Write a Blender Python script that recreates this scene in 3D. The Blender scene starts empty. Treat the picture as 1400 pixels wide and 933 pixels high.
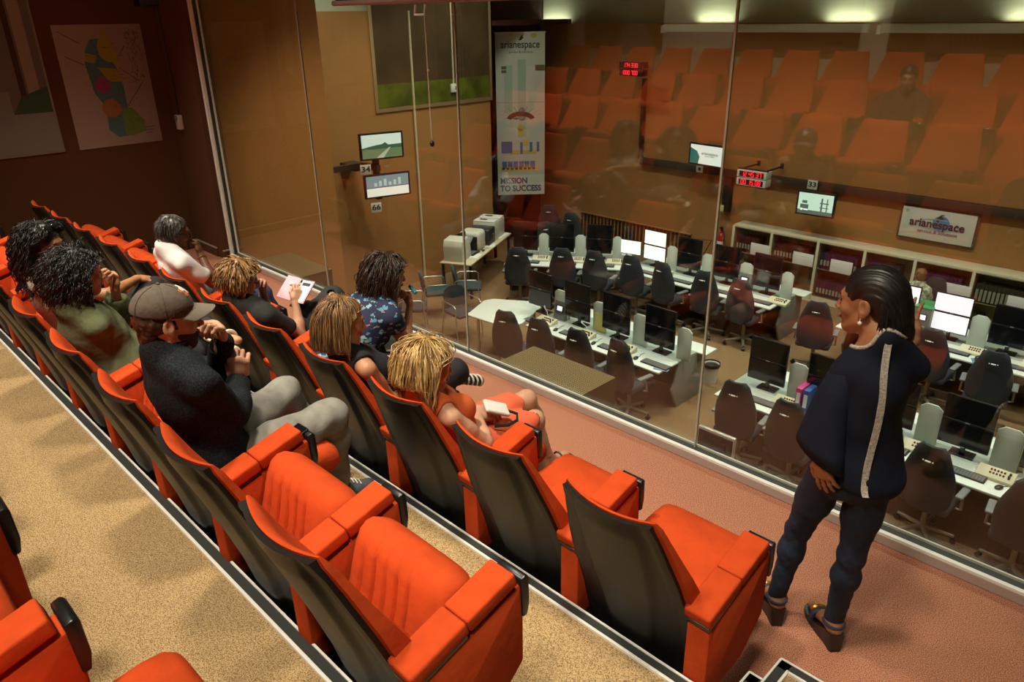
import bpy, bmesh, math, random
import numpy as np
from mathutils import Matrix, Vector
PI = math.pi
SC = bpy.context.scene
COL = SC.collection
random.seed(7)

# ---------------------------------------------------------------- materials
MATS = {}
def mat(name, col, rough=0.6, metal=0.0, var=0.0, vscale=20.0, bump=0.0, bscale=60.0, col2=None, emit=None, estr=0.0, spec=0.5, sheen=0.0, detail=4.0, stretch=None):
    if name in MATS: return MATS[name]
    m = bpy.data.materials.new(name); m.use_nodes = True
    nt = m.node_tree; b = nt.nodes['Principled BSDF']
    b.inputs['Base Color'].default_value = (*col, 1)
    b.inputs['Roughness'].default_value = rough
    b.inputs['Metallic'].default_value = metal
    b.inputs['Specular IOR Level'].default_value = spec
    if sheen: b.inputs['Sheen Weight'].default_value = sheen
    if var or bump:
        tc = nt.nodes.new('ShaderNodeTexCoord')
        vec = tc.outputs['Object']
        if stretch:
            mp = nt.nodes.new('ShaderNodeMapping'); mp.inputs['Scale'].default_value = stretch
            nt.links.new(vec, mp.inputs['Vector']); vec = mp.outputs['Vector']
    if var:
        n = nt.nodes.new('ShaderNodeTexNoise'); n.inputs['Scale'].default_value = vscale; n.inputs['Detail'].default_value = detail
        nt.links.new(vec, n.inputs['Vector'])
        r = nt.nodes.new('ShaderNodeValToRGB')
        c2 = col2 or tuple(c * (1 - var) for c in col)
        r.color_ramp.elements[0].position = 0.34; r.color_ramp.elements[0].color = (*c2, 1)
        r.color_ramp.elements[1].position = 0.60; r.color_ramp.elements[1].color = (*col, 1)
        nt.links.new(n.outputs['Fac'], r.inputs['Fac']); nt.links.new(r.outputs['Color'], b.inputs['Base Color'])
    if bump:
        n2 = nt.nodes.new('ShaderNodeTexNoise'); n2.inputs['Scale'].default_value = bscale; n2.inputs['Detail'].default_value = 4
        nt.links.new(vec, n2.inputs['Vector'])
        bp = nt.nodes.new('ShaderNodeBump'); bp.inputs['Strength'].default_value = bump; bp.inputs['Distance'].default_value = 0.01
        nt.links.new(n2.outputs['Fac'], bp.inputs['Height']); nt.links.new(bp.outputs['Normal'], b.inputs['Normal'])
    if emit:
        b.inputs['Emission Color'].default_value = (*emit, 1); b.inputs['Emission Strength'].default_value = estr
    MATS[name] = m
    return m

def glass_mat(name, tint=(0.9, 0.9, 0.86), lo=0.045):
    m = bpy.data.materials.new(name); m.use_nodes = True
    nt = m.node_tree; nt.nodes.clear()
    o = nt.nodes.new('ShaderNodeOutputMaterial'); mx = nt.nodes.new('ShaderNodeMixShader')
    t = nt.nodes.new('ShaderNodeBsdfTransparent'); t.inputs['Color'].default_value = (*tint, 1)
    g = nt.nodes.new('ShaderNodeBsdfGlossy'); g.inputs['Roughness'].default_value = 0.0
    f = nt.nodes.new('ShaderNodeLayerWeight'); f.inputs['Blend'].default_value = 0.5
    pw = nt.nodes.new('ShaderNodeMath'); pw.operation = 'POWER'; pw.inputs[1].default_value = 5.0
    a = nt.nodes.new('ShaderNodeMath'); a.operation = 'MULTIPLY_ADD'; a.inputs[1].default_value = 0.95; a.inputs[2].default_value = lo
    nt.links.new(f.outputs['Facing'], pw.inputs[0]); nt.links.new(pw.outputs[0], a.inputs[0]); nt.links.new(a.outputs[0], mx.inputs['Fac'])
    nt.links.new(t.outputs[0], mx.inputs[1]); nt.links.new(g.outputs[0], mx.inputs[2]); nt.links.new(mx.outputs[0], o.inputs['Surface'])
    MATS[name] = m
    return m

# ---------------------------------------------------------------- mesh builder
def T(x=0, y=0, z=0): return Matrix.Translation((x, y, z))
def R(a, ax='Z'): return Matrix.Rotation(math.radians(a), 4, ax)
class MB:
    def __init__(s): s.v = []; s.f = []
    def add(s, verts, faces, M=None):
        o = len(s.v)
        s.v += [tuple((M @ Vector(v)) if M else v) for v in verts]
        s.f += [tuple(i + o for i in f) for f in faces]
        return s
    def bm(s, bm, M=None):
        bm.verts.index_update()
        s.add([v.co[:] for v in bm.verts], [[v.index for v in f.verts] for f in bm.faces], M); bm.free(); return s
    def box(s, c, d, bev=0.0, M=None, seg=2):
        bm = bmesh.new(); bmesh.ops.create_cube(bm, size=1)
        for v in bm.verts: v.co = Vector((v.co.x * d[0] + c[0], v.co.y * d[1] + c[1], v.co.z * d[2] + c[2]))
        if bev: bmesh.ops.bevel(bm, geom=bm.edges[:], offset=min(bev, min(d) * 0.49), segments=seg, profile=0.5, affect='EDGES')
        return s.bm(bm, M)
    def prism(s, poly, h, bev=0.0, M=None, seg=2):
        bm = bmesh.new()
        vs = [bm.verts.new((x, y, 0)) for x, y in poly]; f = bm.faces.new(vs)
        bmesh.ops.recalc_face_normals(bm, faces=[f])
        r = bmesh.ops.extrude_face_region(bm, geom=[f])
        for e in r['geom']:
            if isinstance(e, bmesh.types.BMVert): e.co.z += h
        bmesh.ops.recalc_face_normals(bm, faces=bm.faces[:])
        if bev: bmesh.ops.bevel(bm, geom=bm.edges[:], offset=bev, segments=seg, profile=0.5, affect='EDGES')
        return s.bm(bm, M)
    def loft(s, rings, cap=True, M=None, closed=True):
        n = len(rings[0]); vs = [p for r in rings for p in r]; fs = []
        for i in range(len(rings) - 1):
            for j in range(n if closed else n - 1):
                k = (j + 1) % n
                fs.append((i * n + j, i * n + k, (i + 1) * n + k, (i + 1) * n + j))
        if cap: fs += [tuple(range(n - 1, -1, -1)), tuple((len(rings) - 1) * n + j for j in range(n))]
        return s.add(vs, fs, M)
    def tube(s, pts, r, n=8, M=None, cap=True):
        pts = [Vector(p) for p in pts]; rr = r if isinstance(r, (list, tuple)) else [r] * len(pts)
        rings = []; prev = None
        for i, p in enumerate(pts):
            t = (pts[min(i + 1, len(pts) - 1)] - pts[max(i - 1, 0)])
            t = t.normalized() if t.length > 1e-9 else Vector((0, 0, 1))
            if prev is None:
                u = t.orthogonal().normalized()
            else:
                u = prev - t * prev.dot(t)
                u = u.normalized() if u.length > 1e-6 else t.orthogonal().normalized()
            prev = u; w = t.cross(u)
            rings.append([tuple(p + (u * math.cos(2 * PI * j / n) + w * math.sin(2 * PI * j / n)) * rr[i]) for j in range(n)])
        return s.loft(rings, cap, M)
    def cyl(s, a, b, r, r2=None, n=16, M=None): return s.tube([a, b], [r, r2 if r2 is not None else r], n, M)
    def lathe(s, prof, n=20, M=None):
        return s.loft([[(r * math.cos(2 * PI * j / n), r * math.sin(2 * PI * j / n), z) for j in range(n)] for r, z in prof], True, M)
    def ball(s, c, r, nu=14, nv=9, M=None):
        r = r if isinstance(r, (list, tuple)) else (r, r, r)
        rings = []
        for i in range(nv + 1):
            a = -PI / 2 + PI * min(max(i / nv, 0.012), 0.988)
            rings.append([(c[0] + r[0] * math.cos(a) * math.cos(2 * PI * j / nu), c[1] + r[1] * math.cos(a) * math.sin(2 * PI * j / nu), c[2] + r[2] * math.sin(a)) for j in range(nu)])
        return s.loft(rings, True, M)

def finish(me, m, smooth=True, ang=40):
    if m: me.materials.append(m)
    if smooth and len(me.polygons):
        me.polygons.foreach_set('use_smooth', [True] * len(me.polygons))
        me.set_sharp_from_angle(angle=math.radians(ang))
    me.update()
def fixn(me):
    bm = bmesh.new(); bm.from_mesh(me); bmesh.ops.recalc_face_normals(bm, faces=bm.faces[:]); bm.to_mesh(me); bm.free()
def obj(name, mb, m=None, parent=None, loc=(0, 0, 0), rz=0.0, smooth=True, ang=40, label=None):
    me = bpy.data.meshes.new(name); me.from_pydata(mb.v, [], mb.f); fixn(me); finish(me, m, smooth, ang)
    o = bpy.data.objects.new(name, me); COL.objects.link(o); o.location = loc; o.rotation_euler = (0, 0, rz)
    if parent: o.parent = parent
    if label: o['label'] = label
    return o
def tag(o, label, cat, group=None, kind=None):
    o['label'] = label; o['category'] = cat
    if group: o['group'] = group
    if kind: o['kind'] = kind
    return o
def thing(name, label, cat, loc=(0, 0, 0), rz=0.0, group=None):
    o = bpy.data.objects.new(name, None); COL.objects.link(o); o.location = loc; o.rotation_euler = (0, 0, rz); o.empty_display_size = 0.1
    return tag(o, label, cat, group)
def struct(name, mb, m, parent=None, smooth=False, label=None):
    o = obj(name, mb, m, parent, smooth=smooth); o['kind'] = 'structure'
    if label: o['label'] = label
    return o
def dup(root, loc, rz=None, label=None, group=None, skip=()):
    r = root.copy(); COL.objects.link(r); r.location = loc
    if rz is not None: r.rotation_euler = (0, 0, rz)
    if label: r['label'] = label
    if group: r['group'] = group
    for ch in list(root.children):
        if ch.name.split('.')[0] in skip: continue
        c = ch.copy(); COL.objects.link(c); c.parent = r
        for g in list(ch.children):
            d = g.copy(); COL.objects.link(d); d.parent = c
    return r
def text(name, s, size, m, M, parent, depth=0.001, align='CENTER', bold=0.0, sx=1.0):
    cu = bpy.data.curves.new('t', 'FONT'); cu.body = s; cu.size = size; cu.align_x = align; cu.align_y = 'CENTER'; cu.extrude = depth; cu.offset = bold; cu.resolution_u = 3
    to = bpy.data.objects.new('t', cu)
    me = bpy.data.meshes.new_from_object(to); me.name = name
    bpy.data.objects.remove(to); bpy.data.curves.remove(cu)
    me.transform(M @ Matrix.Scale(sx, 4, (1, 0, 0)))
    me.materials.clear(); finish(me, m, False)
    o = bpy.data.objects.new(name, me); COL.objects.link(o); o.parent = parent
    return o
ORD = ['first', 'second', 'third', 'fourth', 'fifth', 'sixth', 'seventh', 'eighth', 'ninth', 'tenth', 'eleventh', 'twelfth', 'thirteenth', 'fourteenth']
# matrices that stand a drawing (x right, y up) upright: facing -Y, facing +X
def faceY(x, y, z): return Matrix(((1, 0, 0, x), (0, 0, -1, y), (0, 1, 0, z), (0, 0, 0, 1)))      # normal -Y
def faceX(x, y, z): return Matrix(((0, 0, 1, x), (1, 0, 0, y), (0, 1, 0, z), (0, 0, 0, 1)))       # normal +X, right = +Y
# ---------------------------------------------------------------- room shell
CZ = -2.7            # control room floor
TZ = [0.0, 0.28, 0.56, 0.80, 1.04]
EY = [None, -1.71, -2.67, -3.66, -4.62]    # front edges of the raised tiers
XL, XR = -8.6, 2.6
m_salmon = mat('salmon carpet', (0.74, 0.345, 0.22), 0.95, var=0.55, vscale=230, bump=0.8, bscale=260, col2=(0.24, 0.075, 0.035), spec=0.1, detail=2)
m_tan = mat('tan carpet', (0.63, 0.455, 0.235), 0.95, var=0.5, vscale=230, bump=0.8, bscale=260, col2=(0.20, 0.125, 0.05), spec=0.1, detail=2)
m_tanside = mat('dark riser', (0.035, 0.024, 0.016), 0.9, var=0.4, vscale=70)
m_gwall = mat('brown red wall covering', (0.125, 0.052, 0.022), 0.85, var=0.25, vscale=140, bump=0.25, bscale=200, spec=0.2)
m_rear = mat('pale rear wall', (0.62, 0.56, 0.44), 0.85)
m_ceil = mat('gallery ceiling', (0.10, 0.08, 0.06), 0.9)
m_cwall = mat('brown control room wall', (0.42, 0.205, 0.068), 0.85, var=0.22, vscale=110, bump=0.25, bscale=160, spec=0.2)
m_cfloor = mat('brown control room carpet', (0.27, 0.165, 0.082), 0.95, var=0.35, vscale=60, bump=0.3, bscale=90, spec=0.1)
m_cwhite = mat('pale upper wall', (0.50, 0.52, 0.38), 0.85)
m_alu = mat('aluminium', (0.72, 0.72, 0.69), 0.35, metal=0.55)
m_alub = mat('bright aluminium edge', (0.86, 0.87, 0.82), 0.45)
m_sill = mat('satin sill', (0.50, 0.44, 0.40), 0.45, metal=0.3)
m_rub = mat('dark rubber', (0.03, 0.035, 0.032), 0.6)
m_glass = glass_mat('partition glass', (0.95, 0.945, 0.91), 0.062)
m_white = mat('white plastic', (0.78, 0.79, 0.75), 0.45)
m_black = mat('black plastic', (0.012, 0.012, 0.013), 0.4)
m_paint = mat('cream painted steel', (0.66, 0.60, 0.42), 0.5)

struct('floor', MB().box((-3, -0.85, -0.1), (11.4, 1.9, 0.2)).box((XR - 1.7, -3, -0.11), (3.2, 6, 0.18)), m_salmon)
def tier(i):
    y1 = EY[i]; y0 = EY[i + 1] if i < 4 else -6.45
    z = TZ[i]
    o = struct('floor', MB().box(((XL + XR) / 2, (y0 + y1) / 2, z - 0.02), (XR - XL, y1 - y0, 0.04)), m_tan)
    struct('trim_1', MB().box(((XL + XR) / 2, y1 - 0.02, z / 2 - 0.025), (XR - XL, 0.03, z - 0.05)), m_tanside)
    xr = -0.845 if i == 1 else XR
    b = struct('trim_2', MB().box(((XL + xr) / 2, y1 + 0.0, z - 0.006), (xr - XL, 0.052, 0.022), 0.003), m_rub)
    struct('trim_2', MB().box(((XL + xr) / 2, y1 + 0.024, z + 0.004), (xr - XL, 0.009, 0.014), 0.002).box(((XL + xr) / 2, y1 - 0.023, z + 0.005), (xr - XL, 0.012, 0.014), 0.002), m_alub, b)
for i in (1, 2, 3, 4): tier(i)
# half steps in the aisle
def step(x0, x1, y0, y1, z, nose_left=True):
    struct('floor', MB().box(((x0 + x1) / 2, (y0 + y1) / 2, z / 2), (x1 - x0, y1 - y0, z)), m_tan)
    b = struct('trim_3', MB().box(((x0 + x1) / 2, y1 + 0.001, z - 0.004), (x1 - x0 + 0.05, 0.05, 0.022), 0.003).box((x0 - 0.001, (y0 + y1) / 2, z - 0.004), (0.05, y1 - y0 + 0.05, 0.022), 0.003), m_rub)
    al = MB().box(((x0 + x1) / 2, y1 + 0.024, z + 0.004), (x1 - x0 + 0.05, 0.009, 0.014), 0.002).box(((x0 + x1) / 2 + 0.02, y1 - 0.022, z + 0.005), (x1 - x0, 0.011, 0.014), 0.002)
    al.box((x0 - 0.024, (y0 + y1) / 2, z + 0.004), (0.009, y1 - y0 + 0.05, 0.014), 0.002).box((x0 + 0.022, (y0 + y1) / 2 - 0.015, z + 0.005), (0.011, y1 - y0, 0.014), 0.002)
    struct('trim_3', al, m_alub, b)
step(-0.775, XR, -1.69, -1.255, 0.14)
step(-0.835, -0.805, -1.69, -1.39, 0.13)
# gallery walls
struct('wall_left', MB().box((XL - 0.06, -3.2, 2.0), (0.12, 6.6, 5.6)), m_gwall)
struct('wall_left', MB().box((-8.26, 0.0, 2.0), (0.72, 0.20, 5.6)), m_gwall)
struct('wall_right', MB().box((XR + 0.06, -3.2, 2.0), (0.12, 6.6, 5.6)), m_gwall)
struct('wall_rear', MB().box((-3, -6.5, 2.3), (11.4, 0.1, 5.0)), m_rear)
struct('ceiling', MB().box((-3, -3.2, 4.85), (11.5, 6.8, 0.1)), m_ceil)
struct('baseboard_left', MB().box((-8.33, -0.108, 0.05), (0.54, 0.012, 0.09)).box((-7.893, -0.03, 0.05), (0.012, 0.17, 0.09)).box((XL + 0.008, -1.0, 0.05), (0.014, 1.9, 0.09)), m_gwall)
struct('baseboard_left', MB().box((-8.33, -0.108, 0.1), (0.54, 0.02, 0.012)).box((-7.893, -0.03, 0.1), (0.02, 0.17, 0.012)).box((XL + 0.008, -1.0, 0.1), (0.022, 1.9, 0.012)), m_sill)
# glass partition: frame, sill, four panes butted at clear joints
FX0, FX1 = -7.85, 2.55
w = struct('window_1', MB().box(((FX0 + FX1) / 2, 0.03, -0.16), (FX1 - FX0, 0.12, 0.36)), m_sill)
struct('window_1', MB().box(((FX0 + FX1) / 2, -0.02, 0.028), (FX1 - FX0, 0.10, 0.054), 0.004), m_sill, w)
struct('window_1', MB().box(((FX0 + FX1) / 2, -0.053, 0.06), (FX1 - FX0, 0.026, 0.014), 0.002).box(((FX0 + FX1) / 2, 0.02, 0.062), (FX1 - FX0, 0.012, 0.02), 0.002), m_alub, w)
struct('window_1', MB().box(((FX0 + FX1) / 2, -0.016, 0.052), (FX1 - FX0, 0.05, 0.018)), m_rub, w)
struct('window_1', MB().box((FX0, -0.03, 2.4), (0.035, 0.05, 4.75), 0.004).box((FX0 + 0.035, 0.02, 2.4), (0.012, 0.02, 4.75), 0.002), m_alub, w)
struct('window_1', MB().box((FX0 + 0.02, -0.005, 2.4), (0.03, 0.03, 4.75)), m_rub, w)
SE = [FX0 + 0.03, -5.935, -3.977, -1.952, 0.05, 2.5]
m_joint = mat('clear joint', (0.42, 0.42, 0.33), 0.3)
for i in range(5):
    struct('window_1', MB().box(((SE[i] + SE[i + 1]) / 2, 0.0, 2.42), (SE[i + 1] - SE[i] - 0.012, 0.012, 4.72)), m_glass, w)
    if 0 < i: struct('window_1', MB().box((SE[i], 0.0, 2.42), (0.011, 0.014, 4.72)), m_joint, w)
# control room shell
CX0, CX1, CY1 = -12.0, 5.5, 10.5
struct('floor', MB().box(((CX0 + CX1) / 2, 5.2, CZ - 0.1), (CX1 - CX0 + 2.6, 11.4, 0.2)), m_cfloor)
struct('wall_far', MB().box(((CX0 + CX1) / 2, CY1 + 0.05, -0.25), (CX1 - CX0 + 2.2, 0.1, 5.0)), m_cwall)
struct('wall_far', MB().box(((CX0 + CX1) / 2, CY1 + 0.30, 3.3), (CX1 - CX0 + 2.2, 0.1, 2.9)), m_cwhite)
struct('wall_left', MB().box((CX0 - 0.05, 3.85, -0.1), (0.1, 8.3, 5.3)).box((CX0 - 0.5, 7.95, -0.1), (1.0, 0.1, 5.3)), m_cwall)
struct('wall_left', MB().box((CX0 - 0.12, 3.85, 3.6), (0.1, 8.3, 2.2)), m_cwhite)
m_maroon = mat('dark maroon panel', (0.050, 0.013, 0.009), 0.8)
struct('wall_corner', MB().box((-13.0, 9.25, 0.9), (0.1, 2.6, 7.4)).box((-12.5, 9.25, 2.30), (1.0, 2.5, 0.1)), m_maroon)
struct('wall_left', MB().box((-10.0, 0.74, 1.0), (4.05, 1.40, 7.6)), m_cwall)      # deep pier beside the glass
struct('wall_right', MB().box((CX1 + 0.05, 5.2, 1.0), (0.1, 11.0, 7.6)), m_cwall)
struct('wall_near', MB().box(((-7.9 + CX1) / 2, 0.16, -1.55), (CX1 + 7.9, 0.1, 2.4)), m_cwall)
struct('ceiling', MB().box(((CX0 + CX1) / 2, 5.2, 4.75), (CX1 - CX0 + 2.6, 11.2, 0.1)), m_cwhite)
# ---------------------------------------------------------------- auditorium seats
m_or = mat('orange upholstery', (0.54, 0.066, 0.0135), 0.9, var=0.18, vscale=9, bump=0.28, bscale=30, spec=0.12)
m_shell = mat('black seat shell', (0.012, 0.0115, 0.0105), 0.40, bump=0.04, bscale=220, spec=0.32)
m_trim = mat('black seat trim', (0.010, 0.011, 0.012), 0.3)
def sstep(a, b, x):
    t = min(1, max(0, (x - a) / (b - a))); return t * t * (3 - 2 * t)
def shell_y(z):       # rear face of the back at height z (local y)
    ks = [(0.20, -0.140), (0.40, -0.185), (0.55, -0.232), (0.70, -0.285), (0.85, -0.342), (0.96, -0.388)]
    for (z0, y0), (z1, y1) in zip(ks, ks[1:]):
        if z <= z1: return y0 + (y1 - y0) * (z - z0) / (z1 - z0)
    return ks[-1][1]
def shell_w(z):
    ks = [(0.20, 0.232), (0.42, 0.252), (0.55, 0.252), (0.70, 0.236), (0.85, 0.206), (0.96, 0.180)]
    for (z0, y0), (z1, y1) in zip(ks, ks[1:]):
        if z <= z1: return y0 + (y1 - y0) * (z - z0) / (z1 - z0)
    return ks[-1][1]
def strip_loft(rings):      # loft whose end caps are strips between the two long edges
    mb = MB().loft(rings, cap=False); n = len(rings[0])
    for o in (0, (len(rings) - 1) * n):
        for j in range(n // 2 - 1): mb.f.append((o + j, o + j + 1, o + n - 2 - j, o + n - 1 - j))
    return mb
def seat_back_shell():
    rings = []; N = 44
    zs = [0.20 + i * 0.76 / 26 for i in range(27)]
    for z in zs:
        w_ = shell_w(z); y0 = shell_y(z); ring = []
        spread = 0.34 + 0.40 * (z - 0.20) / 0.76
        top = sstep(0.90, 0.945, z)
        for j in range(N + 1):
            u = -1 + 2 * j / N
            rib = 0.020 * (sstep(-spread - 0.05, -spread + 0.05, u) - sstep(spread - 0.05, spread + 0.05, u)) * (1 - top)
            edge = 0.008 * (sstep(0.80, 0.90, abs(u))) + 0.005 * top
            ring.append((u * w_, y0 - 0.038 * (1 - u * u) - rib * 0.75 + 0.009 - edge, z + 0.012 * (u * u) * sstep(.8, .96, z)))
        for j in range(N, -1, -1):
            u = -1 + 2 * j / N
            ring.append((u * (w_ - 0.004), y0 - 0.038 * (1 - u * u) + 0.028, z + 0.012 * (u * u) * sstep(.8, .96, z)))
        rings.append(ring)
    return strip_loft(rings)
def seat_back_cushion():
    rings = []; N = 16
    for i in range(21):
        t = i / 20; z = 0.37 + t * 0.60
        e = math.sin(math.acos(min(1, max(-1, (2 * t - 1) ** 9)))) if 0 < t < 1 else 0.0
        w_ = (shell_w(z) + 0.016 - 0.004 * sstep(.6, .97, z)) * (0.95 + 0.05 * e); y0 = shell_y(z)
        th = 0.008 + (0.022 + 0.068 * (1 - sstep(.50, .95, z)) + 0.012 * math.exp(-((z - 0.55) / 0.13) ** 2)) * e; ring = []
        for j in range(N + 1):
            u = -1 + 2 * j / N
            ring.append((u * w_, y0 - 0.038 * (1 - u * u) + 0.021, z + 0.010 * u * u))
        for j in range(N, -1, -1):
            u = -1 + 2 * j / N
            side = (1 - abs(u) ** 5)
            ring.append((u * w_, y0 - 0.038 * (1 - u * u) + 0.024 + th * (0.62 + 0.38 * side), z + 0.010 * u * u))
        rings.append(ring)
    return strip_loft(rings)
def seat_pad(seams):     # lying flat: x across, y from rear (0) to nose (.46), z up
    rings = []; NX = 72
    prof = [(0.0, 0.018), (0.02, 0.06), (0.06, 0.085), (0.16, 0.088), (0.28, 0.094), (0.38, 0.100), (0.43, 0.090), (0.455, 0.060), (0.463, 0.02), (0.455, -0.03), (0.42, -0.055), (0.25, -0.05), (0.06, -0.035), (0.01, -0.01)]
    for i in range(NX + 1):
        u = -1 + 2 * i / NX
        x = 0.232 * u; k = (1 - abs(u) ** 7) ** 0.6 if abs(u) < 1 else 0.0
        ring = []
        g = 0.0
        if seams:
            for sx_ in (-0.62, -0.36, -0.12, 0.12, 0.36):
                g += 0.022 * math.exp(-((u - sx_) / 0.026) ** 2)
        for (y, z) in prof:
            zz = 0.02 + (z - 0.02) * (0.35 + 0.65 * k)
            if z > 0.05: zz -= g * (1 if y < 0.37 else 0.35) + 0.010 * math.exp(-(u / 0.5) ** 2) * (1 if y < .36 else 0)
            yy = 0.23 + (y - 0.23) * (0.90 + 0.10 * k)
            ring.append((x, yy, zz))
        rings.append(ring)
    return MB().loft(rings)
ARM = [(-0.225, 0.545), (0.165, 0.655), (0.178, 0.64), (0.178, 0.35), (0.04, 0.225), (-0.20, 0.20), (-0.222, 0.22)]
def yz(M=None): return Matrix(((0, 0, 1, 0), (1, 0, 0, 0), (0, 1, 0, 0), (0, 0, 0, 1)))   # (y,z) polygon extruded along +x
def make_arm(parent, x):
    a = obj('armrest', MB().prism(ARM, 0.092, 0.010, T(x - 0.046, 0, 0) @ yz()), m_or, parent)
    L = math.hypot(0.43, 0.12); ang = math.degrees(math.atan2(0.12, 0.43))
    Mx = T(x, -0.238, 0.562) @ R(ang, 'X')
    obj('armrest_pad', MB().box((0, 0.104, 0.022), (0.104, 0.208, 0.050), 0.010, Mx, 3).box((0, 0.306, 0.020), (0.102, 0.192, 0.050), 0.008, Mx, 3), m_or, a)
    obj('armrest_liner', MB().box((0, 0.100, -0.012), (0.090, 0.20, 0.02), 0.003, Mx), m_trim, a)
    obj('end_cap', MB().prism([(0.160, 0.676), (0.182, 0.684), (0.194, 0.672), (0.197, 0.575), (0.188, 0.53), (0.168, 0.53)], 0.106, 0.006, T(x - 0.053, 0, 0) @ yz()), m_trim, a)
    obj('leg', MB().box((x, -0.12, 0.125), (0.05, 0.09, 0.25), 0.006).box((x, -0.10, 0.014), (0.075, 0.30, 0.028), 0.006), m_trim, a)
def make_seat(tipped):
    t = thing('auditorium_seat', 'seat', 'seat')
    obj('backrest_shell', seat_back_shell(), m_shell, t, ang=60)
    obj('backrest_cushion', seat_back_cushion(), m_or, t, ang=60)
    if tipped: Mx = T(0, -0.085, 0.235) @ R(70, 'X')
    else: Mx = T(0, -0.085, 0.385) @ R(4.5, 'X')
    mb = seat_pad(True if tipped else False); mb.v = [tuple(Mx @ Vector(v)) for v in mb.v]
    obj('seat_cushion', mb, m_or, t, ang=60)
    obj('base', MB().box((0, -0.11, 0.285), (0.40, 0.07, 0.05), 0.008).box((0, -0.12, 0.13), (0.50, 0.05, 0.05), 0.006).box((0.2, -0.07, 0.25), (0.02, 0.12, 0.2), 0.004).box((-0.2, -0.07, 0.25), (0.02, 0.12, 0.2), 0.004), m_trim, t)
    make_arm(t, 0.295)
    return t
SEAT = {True: make_seat(True), False: make_seat(False)}
SEAT_USED = {True: False, False: False}
PITCH = 0.58
ROW0 = [-1.225, -1.535, -1.35, -1.53, -1.36]
ROWY = [-1.45, -2.43, -3.455, -4.43, -5.39]
occ = {(0, 2): 'the blonde woman in orange', (0, 3): 'the woman with long brown hair', (0, 4): 'the woman in the blue floral blouse', (0, 5): 'the person in the black T-shirt', (0, 7): 'the grey-haired man in white',
       (1, 2): 'the man in the cap', (1, 4): 'the curly-haired person in green', (1, 5): 'the woman with sunglasses on her hair', (3, 2): 'the man in dark clothes'}
rown = ['front row', 'second row', 'third row', 'fourth row', 'back row']
def seat_x(r, k): return ROW0[r] - PITCH * k
for r in range(5):
    for k in range(12 if r > 1 else (11 if r else 12)):
        who = occ.get((r, k)); flat = who is not None or (r == 0 and k < 2) or (r == 2 and k == 0)
        loc = (seat_x(r, k), ROWY[r], TZ[r])
        if loc[0] < -8.2: continue
        if who: lb = f'orange seat with black shell under {who}, {rown[r]}'
        elif flat: lb = f'empty orange seat folded down, {ORD[k]} from the aisle in the {rown[r]}'
        else: lb = f'empty orange tip-up seat, {ORD[k]} from the aisle in the {rown[r]}'
        g = f'orange seats of the {rown[r]}'
        tp = not flat
        if not SEAT_USED[tp]:
            SEAT_USED[tp] = True; s = SEAT[tp]; s.location = loc; s['label'] = lb; s['group'] = g
        else: s = dup(SEAT[tp], loc, 0, lb, g)
# ---------------------------------------------------------------- control room
m_desk = mat('white desk laminate', (0.72, 0.76, 0.70), 0.4)
m_ledge = mat('grey green desk ledge', (0.36, 0.42, 0.38), 0.35)
m_panel = mat('grey desk panel', (0.20, 0.215, 0.19), 0.55)
m_screenp = mat('frosted screen panel', (0.62, 0.68, 0.60), 0.4)
m_mon = mat('black monitor', (0.008, 0.008, 0.009), 0.3)
m_off = mat('dark screen glass', (0.006, 0.007, 0.008), 0.12)
m_on = mat('lit white screen', (0.8, 0.8, 0.8), 0.4, emit=(0.88, 0.95, 0.90), estr=1.1)
m_onl = mat('lit lavender screen', (0.8, 0.8, 0.8), 0.4, emit=(0.80, 0.80, 0.95), estr=1.0)
m_cf = mat('dark grey chair fabric', (0.030, 0.036, 0.042), 0.9, var=0.2, vscale=60, bump=0.15, bscale=200)
m_cft = mat('teal grey chair fabric', (0.036, 0.062, 0.068), 0.9, var=0.2, vscale=60)
m_chrome = mat('brushed steel', (0.55, 0.55, 0.50), 0.35, metal=0.8)
m_castor = mat('worn beige chair base', (0.30, 0.26, 0.19), 0.5, metal=0.3)
m_cream = mat('cream control panel', (0.66, 0.62, 0.44), 0.5)
m_yel = mat('yellow sheet', (0.72, 0.64, 0.26), 0.7)
m_paper = mat('paper', (0.80, 0.80, 0.76), 0.8)
m_kraft = mat('buff folder', (0.52, 0.45, 0.27), 0.8)
m_knob = mat('brown buttons', (0.16, 0.035, 0.015), 0.5)
m_grey = mat('mid grey plastic', (0.17, 0.18, 0.175), 0.5)
m_beige = mat('office machine beige', (0.62, 0.61, 0.52), 0.5)
DZ = CZ + 0.73

def monitor(loc, rz, label, lit=None, group='desk monitors', w=0.49, h=0.285, zc=0.0, riser=True):
    t = thing('monitor', label, 'monitor', loc, rz, group)
    obj('casing', MB().box((0, 0, zc), (w, 0.035, h), 0.006).box((0, 0.03, zc), (w * 0.5, 0.04, h * 0.55), 0.01), m_mon, t)
    obj('screen', MB().box((0, -0.0185, zc + 0.002), (w - 0.022, 0.003, h - 0.028)), lit or m_off, t)
    obj('badge', MB().box((0, -0.019, zc - h / 2 + 0.007), (0.045, 0.004, 0.008)), m_alu, t)
    return t
def mon_stack(x, y, rz, where, top=True, lit=None, lit2=None, group='desk monitors'):
    c, s = math.cos(rz), math.sin(rz)
    a = monitor((x, y, DZ), rz, f'{"lit white" if lit else "dark"} lower monitor {where}', lit, group, zc=0.275)
    obj('stand', MB().box((0, 0.09, 0.012), (0.24, 0.16, 0.016), 0.004).box((0, 0.06, 0.3), (0.05, 0.03, 0.58), 0.004), m_mon, a)
    if top:
        monitor((x, y, DZ + 0.562), rz, f'{"lit white" if (lit2 or lit) else "dark"} upper monitor {where}', lit2 or lit, group)

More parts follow.
